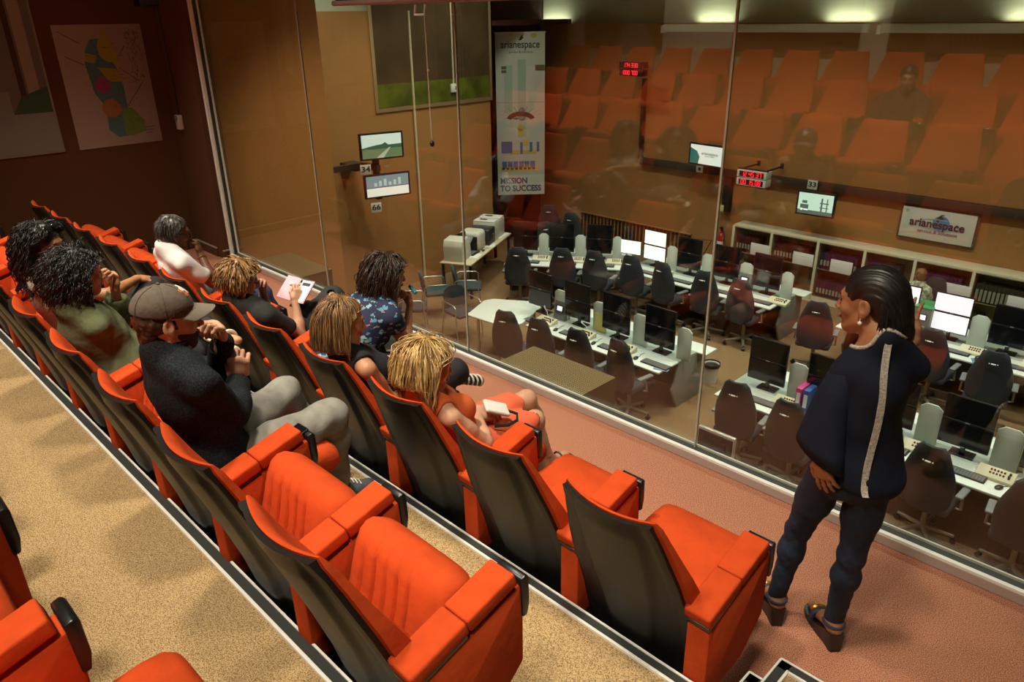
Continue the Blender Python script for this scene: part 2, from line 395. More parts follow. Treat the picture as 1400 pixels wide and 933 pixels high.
def swivel(loc, rz, label, group, mfab=None):
    t = thing('swivel_chair', label, 'chair', loc, rz, group)
    f = mfab or m_cf
    rings = []
    for i in range(15):
        u = i / 14; z = 0.46 + 0.76 * u
        wd = 0.235 * (0.80 + 0.30 * math.sin(PI * min(1, u * 0.9 + 0.16))) * (1 - 0.20 * sstep(.45, 1, u)) * (1 - 0.30 * sstep(.93, 1.0, u)) * (1 - 0.3 * (1 - sstep(0, .12, u)))
        y0 = -0.235 - 0.055 * u + 0.03 * math.sin(PI * u); ring = []
        tk = 0.075 * (1 - 0.5 * sstep(.9, 1, u))
        for j in range(20):
            a = 2 * PI * j / 20; cx_ = math.copysign(abs(math.cos(a)) ** 0.6, math.cos(a)); sy = math.copysign(abs(math.sin(a)) ** 0.7, math.sin(a))
            ring.append((wd * cx_, y0 + 0.5 * tk * sy + 0.05 * cx_ * cx_, z))
        rings.append(ring)
    obj('backrest', MB().loft(rings), f, t, ang=60)
    obj('badge', MB().box((0, -0.335, 1.07), (0.055, 0.02, 0.012), 0.003).box((-0.045, -0.33, 1.07), (0.012, 0.016, 0.012), 0.003).box((0.045, -0.33, 1.07), (0.012, 0.016, 0.012), 0.003), m_alub, t)
    obj('seat', MB().box((0, 0.03, 0.49), (0.50, 0.50, 0.10), 0.04, None, 3), f, t)
    for sx_ in (-1, 1):
        a = obj('armrest', MB().box((sx_ * 0.29, 0.0, 0.68), (0.075, 0.26, 0.035), 0.015, None, 3), m_grey, t)
        obj('bracket', MB().tube([(sx_ * 0.24, 0.03, 0.46), (sx_ * 0.30, 0.03, 0.47), (sx_ * 0.295, 0.0, 0.67)], 0.014, 8), m_castor, a)
    obj('column', MB().cyl((0, 0.02, 0.10), (0, 0.02, 0.45), 0.03, 0.028, 12), m_castor, t)
    for k in range(5):
        a = 2 * PI * k / 5 + 0.3; p = (0.30 * math.cos(a), 0.02 + 0.30 * math.sin(a))
        l = obj('leg', MB().tube([(0, 0.02, 0.115), (p[0], p[1], 0.085)], [0.028, 0.018], 8), m_castor, t)
        obj('castor', MB().cyl((p[0] - 0.022 * math.sin(a), p[1] + 0.022 * math.cos(a), 0.030), (p[0] + 0.022 * math.sin(a), p[1] - 0.022 * math.cos(a), 0.030), 0.030, n=12).cyl((p[0], p[1], 0.05), (p[0], p[1], 0.085), 0.010, n=6), m_black, l)
    return t
CH0 = swivel((0, 0, 0), 0, 'x', 'x')
CH_USED = [False]
def chair(x, y, rz, label, group):
    if not CH_USED[0]:
        CH_USED[0] = True; CH0.location = (x, y, CZ); CH0.rotation_euler = (0, 0, rz); CH0['label'] = label; CH0['group'] = group; return CH0
    return dup(CH0, (x, y, CZ), rz, label, group)

def keyboard(x, y, rz, where, z=None):
    t = thing('keyboard', f'black keyboard {where}', 'keyboard', (x, y, z or DZ + 0.0), rz, 'keyboards on the desks')
    obj('body', MB().box((0, 0, 0.010), (0.43, 0.145, 0.018), 0.004), m_black, t)
    k = MB()
    for r_ in range(5):
        for c_ in range(14): k.box((-0.19 + c_ * 0.0290, 0.05 - r_ * 0.026, 0.021), (0.023, 0.020, 0.006))
    ko = obj('keys', k, m_grey, t); ko['kind'] = 'stuff'
    return t
KB = []
def kb(x, y, rz, where):
    if not KB: KB.append(keyboard(x, y, rz, where))
    else: dup(KB[0], (x, y, DZ), rz, f'black keyboard {where}')
MS = []
def mouse(x, y, rz, where):
    if not MS:
        t = thing('mouse', f'black mouse {where}', 'mouse', (x, y, DZ), rz, 'computer mice on the desks'); MS.append(t)
        obj('shell', MB().ball((0, 0, 0.012), (0.032, 0.055, 0.020), 12, 8), m_black, t)
        obj('cable', MB().tube([(0, 0.05, 0.008), (0.02, 0.10, 0.006), (0.0, 0.16, 0.006), (0.03, 0.22, 0.006)], 0.003, 6), m_black, t)
    else: dup(MS[0], (x, y, DZ), rz, f'black mouse {where}')
CP = []
def ctlpanel(x, y, rz, where):
    if not CP:
        t = thing('intercom_panel', f'cream intercom panel {where}', 'control panel', (x, y, DZ), rz, 'intercom panels on the desks'); CP.append(t)
        obj('body', MB().prism([(-0.09, 0), (0.09, 0), (0.09, 0.075), (-0.09, 0.035)], 0.34, 0.004, T(-0.17, 0, 0) @ yz()), m_cream, t)
        b = MB()
        for i in range(5):
            for j in range(2): b.box((-0.05 + i * 0.030, -0.02 + j * 0.05, 0.058 + j * 0.012), (0.018, 0.016, 0.02), 0.003)
        obj('buttons', b, m_knob, t)
        s = MB()
        for i in range(2): s.cyl((0.12, -0.03 + i * 0.06, 0.045), (0.12, -0.03 + i * 0.06, 0.085), 0.012, n=10)
        obj('knobs', s, m_black, t)
    else: dup(CP[0], (x, y, DZ), rz, f'cream intercom panel {where}')
def papers(x, y, rz, w_, d_, label, m=None, z=None, th=0.004):
    tag(obj('paper', MB().box((0, 0, th / 2), (w_, d_, th), 0.0).box((0.01, 0.006, th + 0.001), (w_ * 0.96, d_ * 0.97, 0.002), 0.0, R(3)), m or m_paper, None, (x, y, z or DZ), rz), label, 'paper', 'papers and folders on the desks')

# ---- a straight console: origin at the left end of the front edge, +x along the edge, +y away from the operators
def console(name, label, x, y, rz, L, right_panel=True, left_panel=True, screens=(), depth=1.25):
    t = thing('control_desk', label, 'desk', (x, y, CZ), rz, 'control desks')
    obj('worktop', MB().box((L / 2, 0.24, 0.715), (L, 0.48, 0.03), 0.008), m_desk, t)
    obj('rear_ledge', MB().box((L / 2, 0.71, 0.712), (L, 0.46, 0.04), 0.006), m_ledge, t)
    obj('rear_shelf', MB().box((L / 2 + 0.10, 1.09, 0.715), (L + 0.10, 0.30, 0.03), 0.02), m_desk, t)
    for i, xx in enumerate(([0.02] if left_panel else []) + ([L - 0.02] if right_panel else [])):
        obj('side_panel', MB().prism([(0.50, 0.69), (1.20, 0.69), (1.20, 0.0), (0.52, 0.0), (0.36, 0.33), (0.42, 0.42)], 0.035, 0.004, T(xx - 0.0175, 0, 0) @ yz()), m_panel, t)
    obj('modesty_panel', MB().box((L / 2, 1.0, 0.36), (L - 0.08, 0.025, 0.66)), m_panel, t)
    for (a, b) in screens:
        mb = MB().prism([(a, 0.73), (b, 0.73), (b, 1.16), (b - 0.06, 1.21), (a + 0.06, 1.21), (a, 1.16)], 0.018, 0.003, Matrix(((1, 0, 0, 0), (0, 0, 1, 0.56), (0, 1, 0, 0), (0, 0, 0, 1))))
        obj('privacy_screen', mb, m_screenp, t)
    return t
GRP = [-7.36, -7.06]
# desk A: nearest the glass, left
console('a', 'long white control desk nearest the glass, beside the meeting table', -7.45, 4.22, 0, 2.48, True, True, [(0.11, 0.38), (0.89, 1.12), (1.63, 1.88), (2.38, 2.60)])
for i, x in enumerate((-7.59, -6.82, -6.08, -5.32)):
    wh = ['beside the meeting table', 'next to the touch panel on the near desk', 'next to the yellow sheet on the near desk', 'at the free end of the near left desk'][i]
    mon_stack(x, 4.72, 0.0, wh, True)
    if i != 3: ctlpanel(x + 0.32, 4.50, 0.0, ['beside the meeting table end', 'by the small touch panel', 'before the yellow sheet'][i])
    kb(x + 0.18, 4.40, 0.0, f'on the near left desk, {ORD[i]} from the meeting table')
    if i: mouse(x - 0.14, 4.38, 0.2, f'on the near left desk, at the {ORD[i]} screen from the meeting table')
papers(-7.25, 4.34, 0.1, 0.22, 0.17, 'buff folder on the near desk end by the meeting table', m_kraft)
papers(-6.55, 4.33, 0.0, 0.22, 0.17, 'buff folder at the second place of the near desk', m_kraft)
papers(-5.62, 4.34, -0.1, 0.24, 0.18, 'buff folder at the third place of the near desk', m_kraft)
papers(-5.02, 4.36, 0.3, 0.2, 0.14, 'blue printed leaflet on the free end of the near desk', mat('blue leaflet', (0.16, 0.28, 0.42), 0.5))
tp = thing('touch_panel', 'grey touch panel box with small lit screen on the near left desk', 'touch panel', (-7.20, 4.78, DZ), 0, 'touch panels')
obj('casing', MB().prism([(-0.06, 0), (0.08, 0), (0.08, 0.30), (0.0, 0.30)], 0.24, 0.006, T(-0.12, 0, 0) @ yz()), m_grey, tp)
obj('screen', MB().box((0, 0, 0), (0.15, 0.11, 0.006), 0.002, T(0, -0.034, 0.19) @ R(78, 'X')), m_black, tp)
obj('display', MB().box((0, 0, 0), (0.105, 0.075, 0.006), 0.001, T(0, -0.037, 0.19) @ R(78, 'X')), m_onl, tp)
tag(obj('notice_sheet', MB().box((0, 0, 0.15), (0.23, 0.01, 0.29), 0.002), m_yel, None, (-6.42, 4.78, DZ)), 'yellow printed sheet propped on the near left desk', 'paper')
tag(obj('gooseneck_microphone', MB().tube([(0, 0, 0), (0.0, 0.0, 0.05), (-0.03, 0.0, 0.14), (-0.07, 0.0, 0.18)], 0.006, 6).tube([(-0.07, 0, 0.18), (-0.09, 0, 0.215)], 0.013, 8).cyl((0, 0, 0), (0, 0, 0.02), 0.03, n=10), m_white, None, (-7.33, 4.62, DZ)), 'white gooseneck microphone beside the touch panel', 'microphone', 'gooseneck microphones')
tag(obj('gooseneck_microphone', MB().tube([(0, 0, 0), (0.0, 0.0, 0.05), (-0.05, 0.0, 0.12), (-0.11, 0.0, 0.14)], 0.006, 6).tube([(-0.11, 0, 0.14), (-0.14, 0, 0.165)], 0.013, 8).cyl((0, 0, 0), (0, 0, 0.02), 0.03, n=10), m_white, None, (-6.50, 4.60, DZ)), 'white gooseneck microphone before the yellow sheet', 'microphone', 'gooseneck microphones')
for x, y, rz, w_ in [(-7.30, 3.80, 0.30, 'at the meeting table end of the near desk'), (-6.70, 3.92, 0.12, 'beside the metal grille box, second from the meeting table'), (-6.03, 4.0, 0.05, 'behind the metal grille box, third from the meeting table'), (-5.36, 4.10, -0.12, 'at the free end of the near left desk')]:
    chair(x, y, rz, f'dark high-backed swivel chair {w_}', 'swivel chairs along the near desks')
bn = thing('waste_bin', 'pale waste bin with black liner behind the near desk end', 'bin', (-5.06, 5.78, CZ))
obj('body', MB().lathe([(0.09, 0), (0.12, 0.30), (0.125, 0.30), (0.11, 0.29), (0.08, 0.03)], 18), m_beige, bn)
obj('liner', MB().lathe([(0.127, 0.26), (0.13, 0.315), (0.122, 0.318), (0.112, 0.27)], 18), m_black, bn)
# meeting table
mt = thing('meeting_table', 'white tapered meeting table joined to the near desk', 'table', (0, 0, CZ))
obj('table_top', MB().prism([(-8.46, 3.98), (-8.44, 3.86), (-7.58, 3.92), (-7.50, 4.2), (-7.82, 5.06), (-7.95, 5.08), (-8.62, 4.66), (-8.68, 4.5)], 0.03, 0.008, T(0, 0, 0.72)), m_desk, mt)
for p in [(-8.35, 4.05), (-7.75, 4.0), (-7.9, 4.9), (-8.5, 4.55)]: obj('leg', MB().cyl((*p, 0), (*p, 0.72), 0.025, n=12), m_chrome, mt)

# desk B: second line, bent at the left
console('b', 'long control desk of the second line below the lit white screens', -8.02, 7.40, 0, 3.0, True, False, [(0.63, 0.85), (1.37, 1.60), (2.12, 2.36), (2.88, 3.08)])
for i, (x, lit) in enumerate(((-7.65, m_on), (-6.91, None), (-6.16, None), (-5.40, None))):
    wh = ['above the bend of the second desk', 'under the desk lamp arm, second desk', 'before the fire extinguisher on the second desk', 'at the bookcase end of the second desk'][i]
    mon_stack(x, 7.95, 0.0, wh, True, lit)
    kb(x + 0.1, 7.58, 0.0, f'on the straight second desk, {ORD[i]} from the bend')
    if i != 1: ctlpanel(x + 0.36, 7.72, 0.0, f'on the straight second desk, {ORD[i]} from the bend')
rb = math.atan2(0.62, 0.78)
rb = math.radians(33)
cb, sb = math.cos(rb), math.sin(rb)
bx0, by0 = -8.02 - 2.25 * cb, 7.40 - 2.25 * sb
console('bl', 'angled left wing of the second control desk by the slatted radiator', bx0, by0, rb, 2.25, False, True, [(0.59, 0.79), (1.31, 1.52), (2.04, 2.22)])
for i, s_ in enumerate((0.33, 1.05, 1.78)):
    px, py = bx0 + s_ * cb - 0.55 * sb, by0 + s_ * sb + 0.55 * cb
    mon_stack(px, py, rb, ['at the outer end of the angled wing', 'in the middle of the angled wing', 'at the inner end of the angled wing'][i], True)
    px, py = bx0 + (s_ + .12) * cb - 0.17 * sb, by0 + (s_ + .12) * sb + 0.17 * cb
    kb(px, py, rb, f'on the angled wing, {ORD[i]} from its outer end')
    px, py = bx0 + (s_ + .34) * cb - 0.35 * sb, by0 + (s_ + .34) * sb + 0.35 * cb
    ctlpanel(px, py, rb, f'on the angled wing, {ORD[i]} from its outer end')
monitor((-8.20, 7.90, DZ), math.radians(12), 'lit white single monitor left of the stacked pair', m_on, zc=0.30)
bl = [(-9.50, 6.20, rb, 'at the outer end of the angled wing'), (-8.82, 6.72, rb - .1, 'in the middle of the angled wing'), (-8.22, 7.0, 0.25, 'at the inner end of the angled wing'),
      (-7.52, 7.22, 0.1, 'below the lit white screens'), (-6.84, 7.27, -0.12, 'second from the bend of the second desk'), (-6.10, 7.34, 0.1, 'behind the glass joint, third from the bend'), (-5.42, 7.36, -0.05, 'at the bookcase end of the second desk')]
for x, y, rz, w_ in bl: chair(x, y, rz, f'dark high-backed swivel chair {w_}', 'swivel chairs along the second desks')
la = thing('desk_lamp', 'black jointed desk lamp arm above the second desk', 'lamp', (-7.0, 8.35, DZ))
obj('base', MB().cyl((0, 0, 0), (0, 0, 0.02), 0.07, n=14), m_black, la)
obj('arm', MB().tube([(0, 0, 0.02), (0.28, 0, 0.62), (-0.22, 0, 0.55)], 0.010, 8), m_black, la)
obj('lamp_shade', MB().tube([(-0.20, 0, 0.555), (-0.30, 0, 0.535)], [0.025, 0.055], 10), m_black, la)
tp2 = dup(tp, (-5.78, 7.95, DZ), 0, 'grey touch panel box with small lit screen on the second desk')
# desks C and D: right half
console('c', 'control desk nearest the glass, behind the standing woman', -4.12, 4.20, 0, 5.6, False, True, [(0.68, 0.92), (1.44, 1.66), (2.18, 2.41), (2.93, 3.18), (3.70, 3.96), (4.5, 4.8)])
for i, x in enumerate((-3.70, -2.94, -2.20, -1.45, -0.68, 0.10)):
    wh = ['at the free left end of the near right desk', 'beside the pink and blue binders', 'hidden behind the standing woman', 'right of the standing woman on the near desk', 'next to the yellow board on the near right desk', 'last on the near right desk'][i]
    mon_stack(x, 4.70, 0.0, wh, True)
    kb(x + 0.12, 4.40, 0.0, f'on the near right desk, {ORD[i]} from its free left end')
    ctlpanel(x + 0.38, 4.54, 0.0, f'on the near right desk, {ORD[i]} from its free left end')
    if i in (1, 3, 4): mouse(x + 0.46, 4.36, -0.4, f'on the near right desk, {ORD[i]} from its free left end')
tag(obj('notice_sheet', MB().box((0, 0, 0.17), (0.30, 0.01, 0.33), 0.002), m_yel, None, (-1.04, 4.84, DZ)), 'yellow board with a cable standing on the near right desk', 'paper')
for i, (x, c_, l_) in enumerate([(-3.17, (0.55, 0.05, 0.22), 'pink'), (-3.08, (0.03, 0.09, 0.28), 'blue')]):
    b_ = thing('ring_binder', f'{l_} ring binder standing on the near right desk', 'binder', (x, 4.60, DZ), 0, 'binders by the monitors')
    obj('cover', MB().box((0, 0, 0.155), (0.07, 0.27, 0.31), 0.004), mat(l_ + ' binder cover', c_, 0.5), b_)
    obj('spine_label', MB().box((0, -0.136, 0.17), (0.045, 0.004, 0.17)), m_paper, b_)
for x, y, rz, w_ in [(-3.66, 4.05, 0.12, 'at the free left end of the near right desk'), (-2.98, 4.02, 0.0, 'left of the standing woman'), (-1.52, 4.12, -0.05, 'right of the standing woman'), (-0.68, 4.08, 0.1, 'last on the near right desk, cut by the frame')]:
    chair(x, y, rz, f'dark high-backed swivel chair {w_}', 'swivel chairs along the near desks')
console('d', 'control desk of the second line before the bookcase, with lit lavender screens', -3.95, 7.40, 0, 5.4, False, True, [(0.12, 0.42), (1.64, 1.87), (2.39, 2.64), (3.16, 3.38), (3.91, 4.15)])
for i, (x, lit) in enumerate(((-3.26, m_onl), (-2.57, m_onl), (-1.82, None), (-1.05, None), (-0.3, None))):
    wh = ['beside the standing woman\'s raised hand', 'right of the green-topped computer', 'second desk, before the striped books', 'second desk, fourth from the standing woman', 'second desk, cut by the frame edge'][i]
    if lit: wh = wh + ', lavender tint'
    mon_stack(x, 7.95, 0.0, wh, True, lit)
    kb(x + 0.2, 7.60, 0.0, f'on the second right desk, {ORD[i]} from the green-topped computer')
    ctlpanel(x + 0.42, 7.72, 0.0, f'on the second right desk, {ORD[i]} from the green-topped computer')
pc = thing('desk_computer', 'dark grey desk computer with green top and small lit screen', 'computer', (-2.915, 7.92, DZ))
obj('casing', MB().box((0, 0.08, 0.22), (0.24, 0.36, 0.44), 0.008), m_grey, pc)
obj('lid', MB().box((0, 0.08, 0.450), (0.245, 0.365, 0.025), 0.005), mat('green lid', (0.03, 0.30, 0.10), 0.4), pc)
obj('screen', MB().box((0, -0.102, 0.31), (0.145, 0.006, 0.10), 0.002), m_black, pc)
obj('display', MB().box((0, -0.106, 0.31), (0.115, 0.004, 0.075)), m_onl, pc)
obj('drive_slot', MB().box((0, -0.102, 0.17), (0.14, 0.006, 0.012)), m_alu, pc)
obj('speaker_grille', MB().box((0, -0.102, 0.08), (0.15, 0.006, 0.09), 0.002), m_black, pc)
hs = thing('headset', 'black headset lying on a blue sheet on the second right desk', 'headset', (-1.98, 7.50, DZ), 0.4)
obj('headband', MB().tube([(0.085 * math.cos(a), 0.085 * math.sin(a), 0.03 + .02 * math.sin(a)) for a in [PI * i / 12 for i in range(13)]], 0.009, 8), m_black, hs)
for s_ in (-1, 1): obj('ear_cup', MB().cyl((s_ * 0.085, -0.01, 0.03), (s_ * 0.06, -0.01, 0.03), 0.032, n=14), m_black, hs)
papers(-1.98, 7.50, 0.4, 0.24, 0.18, 'blue printed sheet under the black headset', mat('blue leaflet', (0.16, 0.28, 0.42), 0.5), DZ - 0.001)
for x, y, rz, w_ in [(-4.15, 7.20, 0.25, 'beside the standing woman\'s face'), (-2.50, 7.22, -0.05, 'before the green-topped computer'), (-1.75, 7.0, 0.15, 'in front of the striped books'), (-0.95, 7.1, 0.0, 'last on the second right desk')]:
    chair(x, y, rz, f'dark high-backed swivel chair {w_}', 'swivel chairs along the second desks')
for x, y, rz, w_ in [(-10.45, 7.75, 1.2, 'by the dark red corner, nearest the printers'), (-11.30, 9.05, 0.6, 'in the dark red corner under the banner'), (-10.35, 8.85, 0.2, 'in front of the slatted radiator')]:
    chair(x, y, rz, f'dark swivel chair {w_}', 'swivel chairs in the far corner')
chair(-3.22, 9.0, 2.9, 'dark swivel chair under the seated child by the bookcase', 'swivel chairs along the bookcase')

# printer table with machines
ang = math.atan2(7.83 - 5.5, -11.79 + 10.66) - PI / 2
pt = thing('printer_table', 'long narrow beige table against the wall carrying printers', 'table', (-11.14, 6.62, CZ), ang)
obj('table_top', MB().box((0, 0, 0.715), (0.66, 2.40, 0.03), 0.006), mat('beige laminate', (0.60, 0.52, 0.34), 0.5), pt)
for sx_ in (-1, 1):
    for sy in (-1, 1): obj('leg', MB().box((sx_ * 0.29, sy * 1.12, 0.35), (0.045, 0.045, 0.70)), m_black, pt)
ca, sa = math.cos(ang), math.sin(ang)
def onpt(u, v): return (-11.14 + u * ca - v * sa, 6.62 + u * sa + v * ca, DZ + 0.0)
p1 = thing('printer', 'white printer with open tray on the near end of the beige table', 'printer', onpt(-0.08, -0.88), ang, 'printers on the beige table')
obj('body', MB().prism([(-0.22, 0), (0.22, 0), (0.24, 0.10), (0.20, 0.40), (0.10, 0.44), (-0.20, 0.42), (-0.24, 0.30)], 0.40, 0.02, T(-0.20, 0, 0) @ yz()), m_beige, p1)
obj('paper_tray', MB().box((0, 0, 0), (0.26, 0.30, 0.012), 0.003, T(0.05, 0.30, 0.28) @ R(28, 'X')), m_grey, p1)
p2 = thing('printer', 'rounded beige printer behind the small dark monitor', 'printer', onpt(-0.05, -0.14), ang, 'printers on the beige table')
obj('body', MB().box((0, 0, 0.20), (0.46, 0.40, 0.40), 0.09, None, 4), m_beige, p2)
obj('front_panel', MB().box((0.0, -0.19, 0.17), (0.36, 0.05, 0.28), 0.02), m_black, p2)
p3 = thing('printer', 'black printer between two beige machines on the beige table', 'printer', onpt(-0.02, 0.30), ang, 'printers on the beige table')
obj('body', MB().box((0, 0, 0.17), (0.48, 0.38, 0.34), 0.03, None, 3), mat('dark printer', (0.03, 0.028, 0.028), 0.4), p3)
obj('control_button', MB().box((0.242, 0.05, 0.20), (0.01, 0.03, 0.03), 0.004), m_beige, p3)
p4 = thing('photocopier', 'large beige photocopier at the far end of the beige table', 'photocopier', onpt(-0.05, 0.82), ang)
obj('body', MB().box((0, 0, 0.19), (0.50, 0.62, 0.38), 0.02), m_beige, p4)
obj('lid', MB().box((0, 0.16, 0.395), (0.48, 0.28, 0.04), 0.01).box((0, -0.17, 0.395), (0.48, 0.26, 0.04), 0.01), m_white, p4)
obj('paper_slot', MB().box((-0.05, 0.16, 0.417), (0.16, 0.08, 0.006)).box((-0.05, -0.17, 0.417), (0.16, 0.08, 0.006)), m_black, p4)
sm = monitor(onpt(-0.16, -0.52), ang + 1.35, 'small dark monitor between printers on the beige table', None, w=0.34, h=0.27, zc=0.28)
obj('stand', MB().box((0, 0.04, 0.08), (0.05, 0.03, 0.16)).box((0, 0.04, 0.008), (0.2, 0.16, 0.016), 0.004), m_black, sm)
lp = thing('laptop', 'open black laptop on the beige printer table', 'laptop', onpt(0.06, -0.48), ang + 1.5)
obj('keyboard_deck', MB().box((0, 0, 0.01), (0.33, 0.23, 0.02), 0.004), m_black, lp)
obj('lid', MB().box((0, 0, 0), (0.33, 0.21, 0.01), 0.003, T(0, 0.16, 0.10) @ R(62, 'X')), m_black, lp)
obj('keys', MB().box((0, -0.01, 0.0215), (0.28, 0.11, 0.003)), m_grey, lp)
papers(*onpt(0.18, -0.62)[:2], ang, 0.21, 0.28, 'white sheet before the near printer on the beige table')
papers(*onpt(0.20, 0.18)[:2], ang + .2, 0.21, 0.28, 'white sheet before the black printer')
papers(*onpt(0.16, 0.95)[:2], ang - .1, 0.22, 0.5, 'white sheets at the far end of the beige table')
mouse(*onpt(0.22, -0.25)[:2], ang, 'on the beige printer table')

# visitor chairs with steel arms
def visitor(loc, rz, label, fab):
    t = thing('visitor_chair', label, 'chair', loc, rz, 'visitor chairs with steel arms')
    rings = []
    for i in range(9):
        u = i / 8; z = 0.50 + 0.36 * u; wd = 0.225 * (1 - 0.15 * sstep(.6, 1, u) - 0.4 * sstep(.94, 1, u)); y0 = -0.22 - 0.06 * u
        rings.append([(wd * math.copysign(abs(math.cos(a)) ** .6, math.cos(a)), y0 + 0.03 * math.sin(a) + 0.03 * math.cos(a) ** 2, z) for a in [2 * PI * j / 16 for j in range(16)]])
    obj('backrest', MB().loft(rings), fab, t, ang=60)
    obj('seat', MB().box((0, 0.02, 0.455), (0.47, 0.47, 0.06), 0.026, None, 3), fab, t)
    for s_ in (-1, 1):
        f_ = obj('side_frame', MB().tube([(s_ * 0.26, 0.24, 0.0), (s_ * 0.26, 0.21, 0.30), (s_ * 0.265, 0.20, 0.62), (s_ * 0.265, 0.16, 0.655), (s_ * 0.265, -0.16, 0.66), (s_ * 0.24, -0.23, 0.62), (s_ * 0.24, -0.23, 0.45)], 0.011, 8), m_chrome, t)
        obj('leg', MB().tube([(s_ * 0.24, -0.2, 0.44), (s_ * 0.26, -0.27, 0.0)], 0.011, 8), m_chrome, t)
    return t
vc = [(-10.28, 4.75, -0.55, 'against the wall, left of the printers', m_cft), (-10.05, 5.35, -0.75, 'nearest the beige printer table', m_cft), (-9.15, 4.40, -1.7, 'pulled up to the meeting table', m_cf), (-9.95, 3.95, -0.7, 'partly hidden by the floral blouse woman', m_cf)]
for x, y, rz, w_, fab in vc: visitor((x, y, CZ), rz, f'dark visitor chair with steel arms {w_}', fab)

# perforated boxes just beyond the glass
m_mesh = mat('brass coloured mesh', (0.34, 0.28, 0.14), 0.45, metal=0.5)
m_boxs = mat('dark bronze sheet', (0.10, 0.075, 0.042), 0.5)
def grille_box(x0, x1, label):
    t = thing('grille_box', label, 'grille box', ((x0 + x1) / 2, 0.445, -0.40), 0, 'mesh topped boxes under the glass'); L = x1 - x0
    b = MB().box((0, 0.23, 0.14), (L, 0.015, 0.30)).box((0, -0.23, 0.14), (L, 0.015, 0.30)).box((-L / 2 + 0.008, 0, 0.14), (0.015, 0.46, 0.30)).box((L / 2 - 0.008, 0, 0.14), (0.015, 0.46, 0.30)).box((0, 0, 0.0), (L, 0.46, 0.015))
    obj('housing', b, m_boxs, t)
    g = MB(); n = 42
    for i in range(n + 1): g.box((-L / 2 + L * i / n, 0, 0.295), (0.0085, 0.47, 0.006))
    for i in range(24): g.box((0, -0.23 + 0.46 * i / 23, 0.297), (L, 0.0085, 0.006))
    obj('mesh_top', g, m_mesh, t, smooth=False)
grille_box(-3.92, -3.07, 'mesh-topped bronze box beyond the glass before the near desk')
grille_box(-7.93, -7.0, 'mesh-topped bronze box in the corner beyond the glass')
ps = thing('outside_display', 'pale-framed dark display seen from behind just beyond the glass', 'display', (-1.985, 0.32, -0.085))
obj('frame', MB().box((0, 0, 0.0), (0.26, 0.03, 0.20), 0.006), m_alu, ps)
obj('rear_cover', MB().box((0, -0.018, -0.004), (0.24, 0.012, 0.175), 0.003).box((0, -0.03, 0.02), (0.16, 0.02, 0.05), 0.006), m_black, ps)
obj('bracket', MB().box((0, 0.03, -0.12), (0.04, 0.02, 0.2)).box((0, -0.04, -0.21), (0.06, 0.16, 0.02)), m_black, ps)

# ---- bookcase along the far wall
div = [-7.24, -6.42, -5.49, -4.63, -3.78, -2.87, -1.98, -1.1, -0.2, 0.7]
bk = thing('bookcase', 'long low cream bookcase with glass doors along the far wall', 'bookcase', (0, 10.29, CZ))
obj('carcass', MB().box(((div[0] + div[-1]) / 2, 0, 1.195), (div[-1] - div[0], 0.40, 0.05), 0.004).box(((div[0] + div[-1]) / 2, 0, 0.06), (div[-1] - div[0], 0.40, 0.12)).box(((div[0] + div[-1]) / 2, 0.185, 0.6), (div[-1] - div[0], 0.02, 1.2)), m_paint, bk)
for x in div: obj('divider', MB().box((x, -0.005, 0.62), (0.05, 0.40, 1.15), 0.003), m_paint, bk)
obj('shelf', MB().box(((div[0] + div[-1]) / 2, 0.02, 0.66), (div[-1] - div[0], 0.33, 0.02)), m_paint, bk)
m_cglass = glass_mat('cabinet glass', (0.80, 0.80, 0.75), 0.03)
bcols = [(0.10, 0.045, 0.16), (0.14, 0.07, 0.22), (0.16, 0.03, 0.035), (0.09, 0.08, 0.20), (0.20, 0.03, 0.03), (0.12, 0.09, 0.07)]
for b_ in range(len(div) - 1):
    obj('glass_door', MB().box(((div[b_] + div[b_ + 1]) / 2, -0.195, 0.62), (div[b_ + 1] - div[b_] - 0.06, 0.006, 1.08)), m_cglass, bk)
rg = random.Random(3)
BN = {}
bay = ['first', 'second', 'third', 'fourth', 'fifth', 'sixth', 'seventh']
for b_ in range(7):
    for lev, z0 in ((0, 0.125), (1, 0.675)):
        x = div[b_] + 0.06; end = div[b_ + 1] - 0.06
        scheme = [(2, 4), (2, 4), (0, 1), (0, 3), (1, 0), (5, 5), (0, 3)][b_]
        fill = [0.75, 0.9, 0.95, 0.85, 0.95, 0.97, 0.9][b_] if lev else [0.5, 0.6, 0.95, 0.6, 0.7, 0.3, 0.5][b_]
        n = 0; lim = x + (end - x) * fill
        while x < lim - 0.07:
            wd = 0.062; ci = scheme[rg.random() < 0.35]
            key = ci
            lb = f'{["dark purple", "violet", "dark red", "navy", "red", "brown"][ci]} file on the {"upper" if lev else "lower"} shelf of the {bay[b_]} bookcase bay'
            if n == 0: pass
            p = (x + wd / 2, 10.27, CZ + z0)
            gl = f'files on the {"upper" if lev else "lower"} shelf of the {bay[b_]} bookcase bay'
            if key not in BN:
                t = thing('box_file', lb, 'binder', p, 0, gl); BN[key] = t
                obj('cover', MB().box((0, 0, 0.155), (0.056, 0.26, 0.31), 0.003), mat(f'file cover {ci}', bcols[ci], 0.55), t)
                obj('spine_label', MB().box((0, -0.131, 0.12), (0.04, 0.003, 0.10 if ci != 5 else 0.2)), m_paper, t)
            else: dup(BN[key], p, 0, lb, gl)
            x += wd; n += 1
